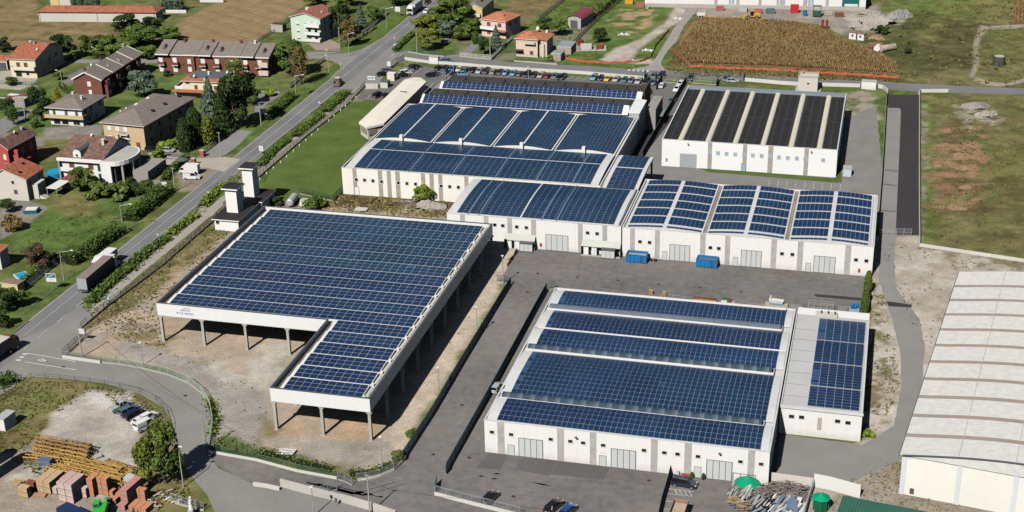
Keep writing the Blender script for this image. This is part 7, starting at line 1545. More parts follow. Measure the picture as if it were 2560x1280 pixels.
fence('short curved stretch of pale fence at the bend of the driveway', [(1007,1156),(985,1176),(950,1191),(915,1200),(893,1202)], 1.1, .45, 'mesh', FENCEG, wallm=WCON)
fence('dark grating fence on the right of the driveway, along the warehouse yard', [(1388,722),(1366,728),(1340,775),(1240,960),(1190,1050),(1118,1178),(1115,1188)], 1.7, .35, 'grate', FENCED, wallm=CONC)
fence('short dark fence panel by the white wall corner near the bottom', [(1092,1210),(1087,1236)], 1.5, .3, 'grate', FENCED)
fence('long white low wall with thin wire fence across the bottom of the yard', [(1087,1238),(1180,1262),(1300,1292)], 1.3, .7, 'mesh', FENCEG, wallm=WCON, wt=.25)
fence('black grating fence dividing the foreground yard beside the parked off roader', [(1677,1172+10),(1670,1210),(1655,1260),(1646,1300)], 1.7, .2, 'grate', FENCED)
fence('white wall with wire fence from the dark curve to the entrance gate', [(521,1131),(560,1138),(640,1152),(745,1180),(843,1198)], 1.1, .55, 'mesh', FENCEGR, wallm=WCON, wt=.3)
fence('pale concrete retaining wall below the entrance road', [(702,1216),(780,1237),(870,1259),(942,1280),(990,1297)], 0, 1.6, wallm=mat('grey_retaining_concrete', (.50, .48, .43), .9, .16, 1.2), wt=.35, name='retaining_wall', cat='wall')
fence('low concrete kerb wall at the left end of the retaining wall', [(634,1214),(668,1219),(700,1226)], 0, .7, wallm=WCON, wt=.4, name='retaining_wall', cat='wall')
fence('curved pale green wire fence around the wasteland below the canopy', [(253,907),(300,912),(357,922),(420,938),(470,958),(505,985),(525,1018),(533,1060),(526,1100),(520,1128)], 1.5, .25, 'mesh', mat('pale_green_fence', (.42, .50, .42), .6, .1), wallm=CONC)
fence('white low wall along the wasteland near the give way sign', [(157,895),(205,902),(252,909)], 1.0, .7, 'mesh', FENCEG, wallm=WCON, wt=.3)
fence('concrete wall with iron fence along the main road from the gate to the towers', [(203,822),(260,773),(330,722),(405,665),(470,608),(520,565),(562,527)], 1.3, .3, 'bars', mat('dark_iron_fence', (.20, .18, .16), .7, .1), wallm=TANW, wt=.25)
fence('concrete wall with iron fence along the main road beside the lawn', [(642,448),(700,398),(760,346),(820,300),(868,262),(912,215)], 1.4, .3, 'bars', mat('dark_iron_fence', (.20, .18, .16)), wallm=TANW, wt=.25)
fence('white garden wall fence behind the towers', [(560,525),(600,490),(642,448)], 1.0, .6, 'mesh', GALV, wallm=TANW)
fence('green wire fence at the lower end of the lawn', [(750,485),(833,503),(858,478)], 1.6, .2, 'mesh', mat('dark_green_fence', (.03, .07, .045), .7, .1), wallm=CONC)
fence('metal gate leaf standing open at the lower left site entrance', [(158,893),(205,850),(215,835)], 1.8, .1, 'bars', GUTTER, spacing=3, name='sliding_gate', cat='gate')
fence('white boundary wall of the car park along the top road', [(1012,150),(1075,159),(1150,164),(1280,175),(1450,185),(1610,198)], 0, 1.1, wallm=WCON, wt=.25, name='boundary_wall', cat='wall')
fence('white wall by the road behind the black roofed hall', [(1862,203),(1920,208),(1950,211),(2000,214),(2150,218)], 0, 1.2, wallm=WCON, wt=.25, name='boundary_wall', cat='wall')
fence('curved white wall at the corner of the new road', [(2190,219),(2207,222),(2218,232),(2218,242)], 0, 1.3, wallm=WCON, wt=.25, name='boundary_wall', cat='wall')
fence('white wall right of the new road entrance', [(2297,236),(2302,231),(2370,231)], 0, 1.1, wallm=WCON, wt=.25, name='boundary_wall', cat='wall')
fence('low wall with grey fence on the left side of the new road', [(2217,242),(2210,360),(2205,440),(2197,540)], 1.3, .4, 'grate', GUTTER, wallm=CONC)
fence('low wall with grey fence on the right side of the new road', [(2299,232),(2298,420),(2299,616)], 1.3, .5, 'mesh', FENCEG, wallm=WCON)
fence('pale low wall along the lower edge of the right meadow', [(2300,616),(2420,634),(2560,655),(2660,672)], 0, .8, wallm=WCON, wt=.25, name='boundary_wall', cat='wall')
fence('grey steel gate across the lower end of the new road', [(2199,586),(2240,588)], 1.3, 0, 'bars', GALV, spacing=2, name='sliding_gate', cat='gate'); fence('grey steel gate leaf at the end of the black asphalt', [(2240,589),(2278,590)], 1.9, 0, 'bars', GALV, spacing=2, name='sliding_gate', cat='gate')
fence('white sliding gate at the right hand car park entrance', [(1657,205),(1702,210)], 1.8, .15, 'bars', GALV, spacing=2, name='sliding_gate', cat='gate'); fence('wide sliding gate behind the black roofed hall', [(1733,208),(1792,213)], 1.8, .15, 'bars', GALV, spacing=2, name='sliding_gate', cat='gate')
fence('dark grating fence left of the driveway beside the white hatchback', [(1656,200),(1640,226)], 1.9, .2, 'grate', FENCED); fence('long dark grating fence between the driveway and the black roofed hall', [(1716,206),(1700,232),(1660,300),(1606,395)], 1.9, .3, 'grate', FENCED)
fence('dark grating fence piece at the gate pillar of the top road', [(1614,187),(1611,197)], 1.9, .2, 'grate', FENCED); fence('dark grating fence right of the wide sliding gate', [(1795,203),(1790,222)], 1.9, .2, 'grate', FENCED); fence('dark grating piece by the white wall right of the second gate', [(1858,204),(1862,198)], 1.9, .2, 'grate', FENCED)
fence('wire fence between the car park lawn and the road junction', [(975,172),(990,160),(1012,150)], 1.8, .2, 'mesh', FENCEG); fence('white wall stub at the office gate', [(915,222),(945,222)], 0, 1.8, wallm=GRYW, wt=.25, name='boundary_wall', cat='wall')
fence('dark wall strip on the right flank of the lower wing', [(2178,640),(2176,690),(2172,780)], 1.4, .3, 'grate', FENCED)
ONET = mat('orange_safety_net', (.50, .125, .06), .8, .25, 3)
fence('orange safety net along the corn field by the top road', [(1678,124),(1700,146),(1725,167),(1800,172),(1920,176),(2050,184),(2150,190),(2246,196)], 1.0, 0, 'net', ONET, spacing=4, rails=False, name='safety_net', cat='net'); fence('orange safety net along the roadside plot beside the sign', [(1405,146),(1450,155),(1520,160),(1600,156),(1626,146),(1640,115),(1660,92),(1672,78)], 1.0, 0, 'net', ONET, spacing=4, rails=False, name='safety_net', cat='net')
fence('short orange safety net at the corner of the canopy yard', [(1293,630),(1280,650),(1268,668)], 1.2, 0, 'net', mat('red_brown_net', (.30, .08, .04), .8, .2), spacing=2, rails=False, name='safety_net', cat='net')
fence('wire fence around the field corner by the mint green house', [(640,108),(700,72),(760,25)], 1.2, 0, 'mesh', GUTTER); fence('garden wall with railing along the verge by the mint house garden', [(972,34),(940,62),(905,86)], .9, .6, 'mesh', FENCEG, wallm=TANW); fence('tall wire fence of the barn plot', [(1405,140),(1450,95),(1500,45),(1555,0)], 1.6, 0, 'mesh', mat('rusty_posts', (.10, .08, .06), .9, .2)); fence('second wire fence at the top behind the barn', [(1350,50),(1400,10),(1420,-8)], 1.6, 0, 'mesh', GUTTER)
fence('green mesh garden fence along the cross street', [(1020,130),(1060,138),(1110,142)], 1.4, .4, 'mesh', mat('teal_mesh', (.05, .12, .10), .7, .1), wallm=CONC); fence('white paling fence before the pink house', [(1150,142),(1190,146),(1228,149)], 1.3, .3, 'bars', FRAMEW, wallm=CONC); fence('long pale fence running back beside the pink house', [(1229,150),(1250,130),(1280,100)], 1.2, .5, 'mesh', GALV, wallm=CONC); fence('low street wall before the beige house', [(1285,154),(1340,158),(1393,162)], 1.0, .5, 'mesh', GUTTER, wallm=CONC)
fence('dark garden fence behind the billboard along the left verge', [(68,722),(105,690),(150,655)], 1.6, .2, 'mesh', GUTTER); fence('garden fence left of the main road by the lawn', [(725,222),(760,190),(812,152)], 1.2, .4, 'mesh', GUTTER, wallm=TANW); fence('fence around the lawn of the long terrace', [(650,230),(700,232),(722,226)], .8, .4, 'mesh', GUTTER, wallm=TANW)
fence('iron fence along the paved strip by the apartment block', [(505,388),(560,345),(605,318)], 1.1, .2, 'bars', GUTTER, spacing=2); fence('garden wall of the curved terrace house drive', [(372,385),(430,395),(478,398)], .9, .4, 'mesh', GUTTER, wallm=CONC); fence('green lattice fence in front of the cream house', [(0,212),(50,214),(96,216)], 1.3, .2, 'mesh', mat('teal_mesh', (.05, .12, .10)))
fence('wooden post fence round the corner of the curved road', [(78,944),(150,948),(225,956),(300,968),(350,980),(390,1000),(420,1030),(430,1062),(428,1085)], 1.0, 0, 'none', mat('dark_fence_posts', (.08, .07, .06), .9, .1), spacing=4); fence('wire fence beside the white hut at the left edge', [(0,1003),(40,975),(78,944)], 1.0, 0, 'none', mat('dark_fence_posts', (.08, .07, .06)), spacing=4)
fence('silver gate at the entrance of the builders yard', [(428,1256),(470,1268),(510,1278)], 1.5, .3, 'bars', GALV, spacing=1.6, wallm=CONC, name='sliding_gate', cat='gate'); fence('sagging green net fence at the left of the builders yard', [(30,1150),(100,1168),(210,1190)], 1.0, 0, 'mesh', FENCEGR)
fence('open steel gate leaf at the entrance wall', [(845,1199),(862,1204),(881,1214)], 1.6, .1, 'bars', STEELB, spacing=1.5, name='gate_leaf', cat='gate'); fence('second open gate leaf standing on the retaining wall side', [(798,1237),(820,1232),(843,1224)], 1.6, .1, 'bars', STEELB, spacing=1.5, name='gate_leaf', cat='gate')
fence('white tube railing behind the warehouse, left one', [(1490,730),(1555,740)], 1.1, 0, 'none', GALV, spacing=2.2, name='railing', cat='railing'); fence('white tube railing behind the warehouse, middle one', [(1655,745),(1733,755)], 1.1, 0, 'none', GALV, spacing=2.2, name='railing', cat='railing'); fence('white tube railing behind the warehouse, right one', [(1869,768),(1925,774)], 1.1, 0, 'none', GALV, spacing=2.2, name='railing', cat='railing')
fence('crash barrier rail along the left verge of the main road', [(0,832),(60,785),(130,730),(187,686)], .55, 0, 'none', GALV, spacing=4, name='crash_barrier', cat='barrier')
fence('grey wall behind the scrap yard', [(1925,1200),(1980,1208),(2032,1215)], 0, 1.6, wallm=GRYW, wt=.25, name='boundary_wall', cat='wall'); fence('bright white wall above the green tank', [(2034,1216),(2075,1224),(2118,1236),(2150,1245)], 0, 2.6, wallm=FRAMEW, wt=.25, name='boundary_wall', cat='wall'); fence('steel edged partition between the scrap yard and the green tank', [(2034,1216),(2022,1250),(2008,1300)], 0, 1.6, wallm=GALV, wt=.25, name='boundary_wall', cat='wall')
# lamp posts, poles, wires
def lamp(label, px, py, top, arm=(1.8, .2), style='arm', m=POLEC):
	h = hgt(px, py, top); x, y = G(px, py); T = thing('street_lamp', label, 'street lamp', (x, y))
	k = M(); k.cyl((0, 0, 0), (0, 0, h), .13, .08, 8); k.build('pole', m, T)
	if style == 'arm': k = M(); k.cyl((0, 0, h-.3), (arm[0], arm[1], h+.25), .05, .045, 6); k.build('arm', GALV, T); k = M(); k.box(arm[0]-.25, arm[1]-.14, h+.15, arm[0]+.5, arm[1]+.14, h+.33); k.build('lamp_head', FRAMEW, T)
	elif style == 'head': k = M(); k.box(-.28, -.25, h, .28, .25, h+.16); k.build('lamp_head', FRAMEW, T)
	elif style == 'globe': k = M(); k.dome((0, 0, h), .22, .25, 8, 3); k.build('lamp_globe', FRAMEW, T)
	return T
for a in [('street lamp with long arm beside the tall road hedge',309,580,512,(2.6,.5)),('street lamp with long arm beside the parked blue lorry',160,700,628,(2.9,.5)),('street lamp on the verge at the crossroads island',873,140,84,(1.8,.4)),('street lamp on the green verge near the white lorry',967,72,20,(2.4,.4)),('street lamp on the lawn verge left of the tractor',741,246,188,(2.6,.5)),('street lamp by the curved road in front of the round trees',459,1218,1132,(-.6,1.6)),('street lamp by the house with the grey hipped roof',158,226,178,(-1.8,.3)),('street lamp left of the brick terrace ridge',243,145,120,(-1.8,.3)),('lamp post at the crossroads left of the tractor',822,182,128,(-.6,.8))]: lamp(*a)
for a in [('thin lamp post with small head on the wasteland near the curved fence',358,913,857),('thin lamp post in the gravel strip by the driveway, upper one',1193,840,768),('thin lamp post in the gravel strip by the driveway, middle one',1098,985,920),('thin lamp post in the gravel strip by the driveway, lower one',956,1175,1093),('thin lamp post in front of the retaining wall',785,1290,1218),('thin white lamp post in the car park, left one',1134,188,163),('thin white lamp post in the car park, right one',1226,196,167),('thin lamp post at the top of the driveway fence',1258,712,640),('thin lamp post by the car park on the right row',1321,198,168)]: lamp(*a, style='head', m=GALV)
lamp('globe lamp by the garden pool at the left edge', 80, 672, 660, style='globe', m=GUTTER)
POLES = {}
def pole(label, px, py, top, key, cross=True):
	h = hgt(px, py, top); x, y = G(px, py); T = thing('utility_pole', label, 'pole', (x, y)); k = M(); k.cyl((0, 0, 0), (0, 0, h), .17, .10, 8); k.build('pole', POLEC, T)
	if cross: k = M(); k.bar((-.5, 0, h-.3), (.5, 0, h-.3), .09); [k.cyl((a, 0, h-.3), (a, 0, h-.05), .05, n=6) for a in (-.45, .45)]; k.build('cross_arm', GALV, T)
	POLES[key] = Vector((x, y, h-.1))
for a in [('tall concrete pole in front of the retaining wall at the bottom',925,1284,1186,'a'),('utility pole at the bend of the curved road',516,1128,1036,'b'),('thick pole with a sign board by the site entrance gate',206,892,812,'c'),('pole by the white vans',438,478,418,'d'),('pole beside the paved strip by the main road',553,393,330,'e'),('pole by the sign board on the left of the main road',653,314,258,'f'),('pole in front of the mint green house',850,118,68,'g'),('pole on the cross street corner by the hedge',1043,135,82,'h'),('pole on the cross street before the pink house',1226,152,90,'i'),('pole on the cross street before the beige house',1392,160,104,'j'),('thin pole in the middle of the apartment block garden',348,238,205,'k'),('pole by the apartment block gate',198,355,285+25,'l'),('pole rising in the gardens left of the dark tree',64,298,240,'m')]: pole(*a)
def wire(label, a, b, sag=.8):
	a = Vector(a); b = Vector(b); k = M(); n = 10; pts = [a.lerp(b, i/n)-Vector((0, 0, sag*4*(i/n)*(1-i/n))) for i in range(n+1)]
	o = pts[0].copy()
	for p, q in zip(pts, pts[1:]): k.bar(p-o, q-o, .035)
	t = k.build('power_line', GUTTER, loc=o); tag(t, label, 'cable')
wire('overhead cable from the curved road pole down to the bottom pole', POLES['b'], POLES['a'], 1.0); wire('overhead cable running right from the bottom pole across the yard', POLES['a'], (-40, 196, 7.5), .6); wire('overhead cable from the site entrance pole to the curved road pole', POLES['c'], POLES['b'], 1.2); wire('overhead cable crossing the main road from the mint house to the corner pole', POLES['g'], POLES['h'], .8); wire('overhead cable along the cross street between the corner pole and the pink house', POLES['h'], POLES['i'], .8); wire('overhead cable along the cross street towards the beige house', POLES['i'], POLES['j'], .8)
# signs
def sign(label, px, py, top, w, h, m=FRAMEW, rz=0, legs=1, extra=None, name='sign_board', cat='sign'):
	H_ = hgt(px, py, top); x, y = G(px, py); T = thing(name, label, cat, (x, y), rz); k = M()
	for lx_ in ((0,) if legs == 1 else (-w*.4, w*.4)): k.cyl((lx_, .06, 0), (lx_, .06, H_), .05, n=6)
	k.build('post', GALV, T); k = M(); k.box(-w/2, -.05, H_-h, w/2, .03, H_); k.build('board', m, T)
	if extra: extra(T, w, h, H_)
	return T
SB = mat('sign_bright_blue', (.04, .22, .55), .5, 0); SR = mat('signal_red', (.5, .03, .03))
def ex_bill(T, w, h, H_):
	k = M(); k.box(-w/2+.1, -.07, H_-h*.52, w/2-.1, -.052, H_-.1); k.build('picture', mat('poster_sea_blue', (.07, .14, .22), .5, .4, 1.5), T); k = M(); k.bar((-.6, -.075, H_-h*.4), (.5, -.075, H_-h*.15), .12); k.build('picture_highlight', FRAMEW, T); k = M(); k.box(-w*.2, -.07, H_-h*.8, w*.2, -.052, H_-h*.7); k.build('caption_bar', mat('pale_sign_grey', (.5, .5, .52)), T)
sign('billboard with dark blue picture above a white half on the left verge', 133, 727, 684, 2.4, 2.1, rz=.15, extra=ex_bill)
def ex_logo(T, w, h, H_):
	k = M(); k.cyl((-w*.28, -.06, H_-h*.5), (-w*.28, -.08, H_-h*.5), .3, n=14); k.build('logo', SIGNB, T); k = M(); k.box(-w*.1, -.07, H_-h*.65, w*.42, -.052, H_-h*.4); k.box(-w*.05, -.07, H_-h*.3, w*.3, -.052, H_-h*.2); k.build('lettering', SB, T)
sign('white company sign with round blue logo by the office gate', 930, 222, 190, 2.6, 1.3, legs=2, extra=ex_logo)
sign('white sign panel at the road corner by the car park fence', 973, 172, 154, 1.3, 1.6, legs=2)
def ex_txt(T, w, h, H_): k = M(); [k.box(-w*.35, -.07, H_-h*(.3+.25*i)-.06, w*.3, -.052, H_-h*(.3+.25*i)+.06) for i in range(3)]; k.build('lettering', mat('pale_sign_grey', (.5, .5, .52)), T)
sign('white sign board with dark frame beside the pole left of the main road', 661, 302, 272, 2.2, 1.7, legs=2, extra=ex_txt); sign('white advertising board on the verge near the white lorry', 995, 42, 17, 2.1, 1.9, legs=2, extra=ex_txt); sign('blank white board at the head of the roadside hedge', 413, 480, 455, 1.3, 1.9, legs=2, rz=.3); sign('white notice board on the site entrance gate', 207, 855, 822, 1.6, 1.2, legs=2, extra=ex_txt)
sign('small blue and white sign on the right edge of the main road, upper one', 799, 264, 251, .7, .9, extra=lambda T, w, h, H_: (lambda k: (k.box(-w/2, -.07, H_-h*.5, w/2, -.052, H_), k.build('blue_field', SB, T)))(M())); sign('white and blue bus stop sign on the right edge beside the lawn', 654, 385, 365, 1.3, 1.6, extra=ex_txt); sign('blue bus stop sign on the left verge by the lower hedge', 281, 600, 585, .9, 1.0, SB); sign('small grey notice beside the bus stop sign', 275, 605, 591, .6, .8, GUTTER)
def disc(label, px, py, top, m, r=.4, rz=0):
	H_ = hgt(px, py, top); x, y = G(px, py); T = thing('road_sign', label, 'road sign', (x, y), rz); k = M(); k.cyl((0, .05, 0), (0, .05, H_), .04, n=6); k.build('post', GALV, T); k = M(); k.cyl((0, 0, H_-r), (0, -.04, H_-r), r, n=16); k.build('disc', m, T); k = M(); k.cyl((0, -.041, H_-r), (0, -.05, H_-r), r*.6, n=14); k.build('symbol', FRAMEW if m is not FRAMEW else SR, T)
disc('round blue road sign at the end of the hedge strip by the site entrance', 273, 765, 742, SB); disc('round blue and white sign on the right road edge near the fence', 395, 596, 583, SIGNB, .35); disc('round red rimmed sign on the road at the crossroads', 987, 108, 92, SR); disc('round blue sign at the zebra crossing of the lane', 1582, 172, 146, SB, .45); disc('round mirror sign at the crossroads island', 815, 150, 135, FRAMEW, .35)
sign('small white triangle sign on the right road edge near the towers', 522, 490, 479, .5, .5); sign('white sign at the corner hedge of the cross street', 987, 128, 111, .9, .3); sign('dark round headed board at the foot of the retaining wall', 841, 1264, 1245, .5, .8, GUTTER)
# ------------------------------------------------------------------ builder's yard
YEL_ = mat('crane_yellow', (.55, .33, .10), .6, .25, 2)
def lattice(label, p0, p1, s=1.1, z=0.0, group='crane sections', m=None):
	a = Vector((*G(*p0), z+.08)); b = Vector((*G(*p1), z+.08)); T = thing('crane_section', label, 'crane section', (a.x, a.y, a.z), 0, group); b = b-a; d = b.normalized(); n_ = Vector((-d.y, d.x, 0))*s/2; up = Vector((0, 0, s)); k = M(); L = b.length; q = max(3, int(L/1.15)); Z0 = Vector((0, 0, 0))
	C4 = [(-n_), n_, n_+up, -n_+up]
	for c in C4: k.bar(c, c+b, .13)
	for i in range(q):
		t0, t1 = b*(i/q), b*((i+1)/q)
		for j in range(4):
			c0, c1 = C4[j], C4[(j+1) % 4]; k.bar(c0+t0, c1+t1 if i % 2 else c0+t0+(c1-c0)*.999+Vector((0, 0, .001)), .06); k.bar((c0 if i % 2 else c1)+t0, (c1 if i % 2 else c0)+t1, .07)
	k.build('lattice', m or YEL_, T); e = M()
	for t in (Z0, b): [e.bar(C4[j]+t, C4[(j+1) % 4]+t, .16) for j in range(4)]
	e.build('end_frame', m or YEL_, T); return T
RUSTY = mat('crane_yellow_rusty', (.36, .21, .085), .8, .35, 2)
g1 = 'yellow crane sections stacked in the big pile at the back'
for r in range(2):
	for c in range(4):
		lattice('yellow lattice crane section in the big pile at the back of the yard', (90+c*2+r*2, 1140-c*9), (218+c*3, 1166-c*10), 1.0, r*1.02, g1, RUSTY if c else YEL_)
g2 = 'yellow crane sections lying in the front pile'
for i in range(5): lattice('yellow lattice crane section lying in the front pile behind the bricks', (140+i*16, 1176-i*5+(i % 2)*6), (312-i*3, 1222-i*9), 1.15, (i % 2)*.6, g2)
lattice('single crane section sticking out to the left of the piles', (52, 1152), (150, 1163), 1.0, .2, g2); lattice('short crane section propped behind the blue tarpaulin frame', (124, 1180), (200, 1200), 1.2, .2, g2); lattice('thin rusty jib section beside the round trees', (272, 1162), (335, 1182), .8, .2, g2, RUSTY)
T = lattice('blue grey steel jib lying alone above the yellow piles', (170, 1112), (228, 1128), .8, .3, None, STEELB)
def stackbox(name, label, px, py, n, w, d, h, m, rz, cat, group=None, z0=0):
	x, y = G(px, py); T = thing(name, label, cat, (x, y, .05+z0), rz, group)
	k = M(); k.box(-w/2+.03, -d/2+.03, .14, w/2-.03, d/2-.03, h); k.build('load', m, T); k = M(); [k.box(-w/2, yy-.06, 0, w/2, yy+.06, .1) for yy in (-d/2+.06, 0, d/2-.06)]; [k.box(xx-.07, -d/2, .1, xx+.07, d/2, .138) for xx in (-w/2+.07, 0, w/2-.07)]; k.build('pallet', mat('pallet_wood', (.30, .22, .13), .9, .2, 4), T); return T
def brickm(nm, c1, c2): return mat_stripe(nm, c1, c2, 'Z', .27, .82, .85, .2, .2, .06)
BTAN = brickm('tan_hollow_bricks', (.52, .37, .22), (.34, .22, .12)); BRED = brickm('orange_hollow_bricks', (.54, .25, .145), (.36, .15, .085)); BPNK = brickm('wrapped_pale_pink_bricks', (.60, .47, .45), (.46, .27, .22)); BPUR = brickm('wrapped_crimson_bricks', (.50, .24, .23), (.36, .15, .14)); BDRK = brickm('dark_red_bricks', (.27, .085, .05), (.18, .055, .03))
a0 = -.12
def block(label, group, px, py, nx, ny, nz, m, w=1.15, d=1.05, h=1.1):
	x0, y0 = G(px, py); c, s = math.cos(a0), math.sin(a0)
	for ix in range(nx):
		for iy in range(ny):
			for iz in range(nz if not (iy == 0 and nz > 2 and ix == nx-1 and False) else nz-1):
				ox, oy = ix*w*1.02, iy*d*1.02; T = stackbox('brick_pallet', label, px, py, 1, w, d, h, m, a0+rng.uniform(-.02, .02), 'brick pallet', group, iz*(h+.02)); T.location.x = x0+c*ox-s*oy; T.location.y = y0+s*ox+c*oy
block('pale pink wrapped brick pallet in the tallest front block', 'pale pink wrapped brick pallets', 163, 1250, 2, 3, 3, BPNK, 1.6, 1.3, 1.3); block('single pale pink brick pallet pile right of the pink block', 'small pale pink brick pile', 215, 1242, 1, 1, 2, BPNK, 1.2, 1.1, 1.0)
block('tan hollow brick pallet in the block left of the pink one', 'tan hollow brick pallets', 108, 1226, 2, 3, 2, BTAN, 1.5, 1.4, 1.2); block('tan brick pallet standing alone at the left end of the bricks', 'lone tan brick pile', 64, 1240, 1, 1, 2, BTAN, 2.1, 1.2, 1.0); block('orange brick pallet in the pile behind the pink block', 'orange brick pallets behind the pink block', 168, 1222, 3, 2, 2, BRED, 1.5, 1.3, 1.2)
block('orange brick pallet in the tall pile right of the pink block', 'tall orange brick pallets', 234, 1238, 1, 2, 3, BRED, 1.3, 1.2, 1.2); block('orange brick pallet in the wide pile under the crane end', 'wide orange brick pallets', 254, 1232, 2, 1, 3, BRED, 1.3, 1.2, 1.15); block('low orange brick pallet before the wide pile', 'low orange brick pallets', 280, 1236, 1, 1, 1, BRED, 1.3, 1.2, 1.0)
block('crimson wrapped brick pallet in the leaning pile on the right', 'crimson wrapped brick pallets', 318, 1262, 1, 4, 3, BPUR, 1.5, 1.2, 1.1); block('orange brick pallet in the steps at the right end', 'stepped orange brick pallets', 348, 1246, 2, 1, 2, BRED, 1.15, 1.1, 1.1); block('orange brick pallet on the ground near the green excavator', 'orange brick pallets near the excavator', 286, 1256, 1, 1, 1, BRED, 1.5, 1.2, 1); block('orange brick pallet in the flat row at the bottom right of the bricks', 'flat orange brick row', 334, 1274, 3, 2, 1, BRED, 1.2, 1.2, 1.0); block('orange brick pallet between the low ones and the crimson pile', 'small orange brick pile', 302, 1246, 1, 1, 1, BRED, 1.3, 1.2, 1.2); block('pink brick pallet lying before the crimson pile', 'lone pink brick pallet', 310, 1272, 1, 1, 1, BPUR, 1.4, 1.3, 1.1)
block('dark red brick pallet behind the lone tan pile', 'dark red brick pallets', 76, 1222, 2, 1, 1, BDRK, .9, 1.0, 1.7); block('small pink brick pallet at the left of the tall front block', 'small pink brick pallet', 142, 1232, 1, 1, 1, BPNK, 1.0, 1.0, 1.2)
T = stackbox('block_pallet', 'grey concrete block pallet under the round trees', 333, 1215, 1, 2.6, 1.6, 2.0, mat_stripe('grey_concrete_blocks', (.50, .50, .48), (.36, .36, .35), 'Z', .5, .85, .9, .2, .1), a0, 'block pallet')
for i, (px, py, lab, m, w, d) in enumerate(((90,1217,'pallet with grey sheet cover left of the tan bricks',mat('grey_sheet', (.30,.33,.37),.6,.15,2),2.0,1.2),(62,1222,'dark sheet covered pallet at the left of the brick yard',GUTTER,2.0,1.4),(48,1214,'broken timber heap at the left end of the brick yard',mat('raw_timber', (.45,.32,.16),.9,.25,3),2.2,1.2),(100,1240,'scatter of orange tiles on the ground by the lone tan pile',BRED,2.4,1.0))):
	stackbox('covered_pallet', lab, px, py, 1, w, d, .9 if i < 3 else .3, m, .1*i-.2, 'pallet')
for i, (px, py, w, d, lab) in enumerate(((232,1152,1.3,3.4,'grey concrete slab left of the timber post at the crane piles'),(250,1160,1.2,3.2,'grey concrete slab right of its twin at the crane piles'))):
	x, y = G(px, py); T = thing('concrete_slab', lab, 'slab', (x, y, .05), -.6); k = M(); k.box(-w/2, -d/2, .2, w/2, d/2, .7); k.build('slab', CONC, T); k = M(); [k.box(-w/2, yy-.1, 0, w/2, yy+.1, .198) for yy in (-d*.35, d*.35)]; k.build('timber_bearer', WOODBR, T)
x, y = G(116, 1172); T = thing('wire_cage', 'wire cage draped with a blue grey tarpaulin beside the crane sections', 'cage', (x, y, .05), .1); k = M(); [k.bar((a, b, 0), (a, b, 1.8), .07) for a in (-1.1, 0, 1.1) for b in (-.7, .7)]; [k.bar((-1.1, b, zz), (1.1, b, zz), .06) for b in (-.7, .7) for zz in (.1, .8, 1.6)]; k.build('cage', mat('pale_wood_frame', (.48, .36, .24), .9, .15), T); k = M(); k.prism([(-1.3, -.9, 1.7), (1.8, -.95, .4), (1.8, .9, .5), (-1.3, .9, 1.7)], [(-1.2, -.8, 2.0), (1.3, -.85, 2.1), (1.3, .85, 2.0), (-1.2, .8, 2.05)]); k.build('tarpaulin', mat('blue_grey_tarpaulin', (.12, .14, .20), .6, .35, 2), T)
x, y = G(302, 1176); T = thing('timber_stack', 'stack of yellow formwork beams beside the round trees', 'timber stack', (x, y, .05), -.5)
for i in range(6): k = M(); k.bar((-3, -.8+i*.3, .2+.25*(i % 3)), (3, -.8+i*.3, .2+.25*(i % 3)), .2, .24); k.build('beam', mat('formwork_yellow', (.50, .33, .10), .8, .25, 3), T)
for i, (px, py, lab) in enumerate(((-24,1196,'dark green round silo at the left edge of the builders yard'),(-62,1186,'dark green round silo just beyond the left edge of the builders yard'))):
	x, y = G(px, py); T = thing('round_tank', lab, 'tank', (x, y)); k = M(); k.cyl((0, 0, 0), (0, 0, 7.6), 1.6, n=24); k.dome((0, 0, 7.6), 1.6, 1.3, 20, 4); k.build('tank_wall', mat('dark_green_tank', (.006, .022, .02), .5, .2, 2), T); k = M(); k.cyl((0, 0, 8.8), (0, 0, 9.1), .4, n=12); k.build('tank_lid', mat('blackish_green_lid', (.006, .016, .018), .4, .2, 2), T)
x, y = G(188, 1308); T = thing('container', 'dark blue steel container at the bottom edge by the brick pallets', 'container', (x, y), -.35); k = M(); k.box(-3, -1.2, 0, 3, 1.2, 2.6); k.build('container_box', mat_stripe('navy_corrugated_steel', (.015, .03, .085), (.01, .02, .06), 'X', .3, .5, .5, .3, .15), T); k = M(); k.box(-3.03, -1.23, 2.6, 3.03, 1.23, 2.66); k.build('container_roof', mat('navy_roof', (.02, .04, .10), .45, .25, 1), T)
x, y = G(480, 1288); T = thing('statue', 'white garden statue on a pedestal beside the builders yard gate', 'statue', (x, y)); k = M(); k.box(-.5, -.5, 0, .5, .5, 1.3); k.build('pedestal', CONC, T); k = M(); k.cyl((0, 0, 1.3), (0, 0, 2.4), .45, .3, 10); k.cyl((0, 0, 2.4), (.05, 0, 3.3), .36, .28, 10); k.dome((.05, 0, 3.62), .22, .24, 10, 4); k.cyl((.05, 0, 3.25), (.05, 0, 3.63), .13, .22, 10); k.bar((.1, -.3, 3.1), (.35, -.55, 2.6), .14); k.bar((.1, .3, 3.1), (.4, .35, 2.6), .14); k.build('figure', mat('white_marble', (.75, .76, .76), .6, .06), T)
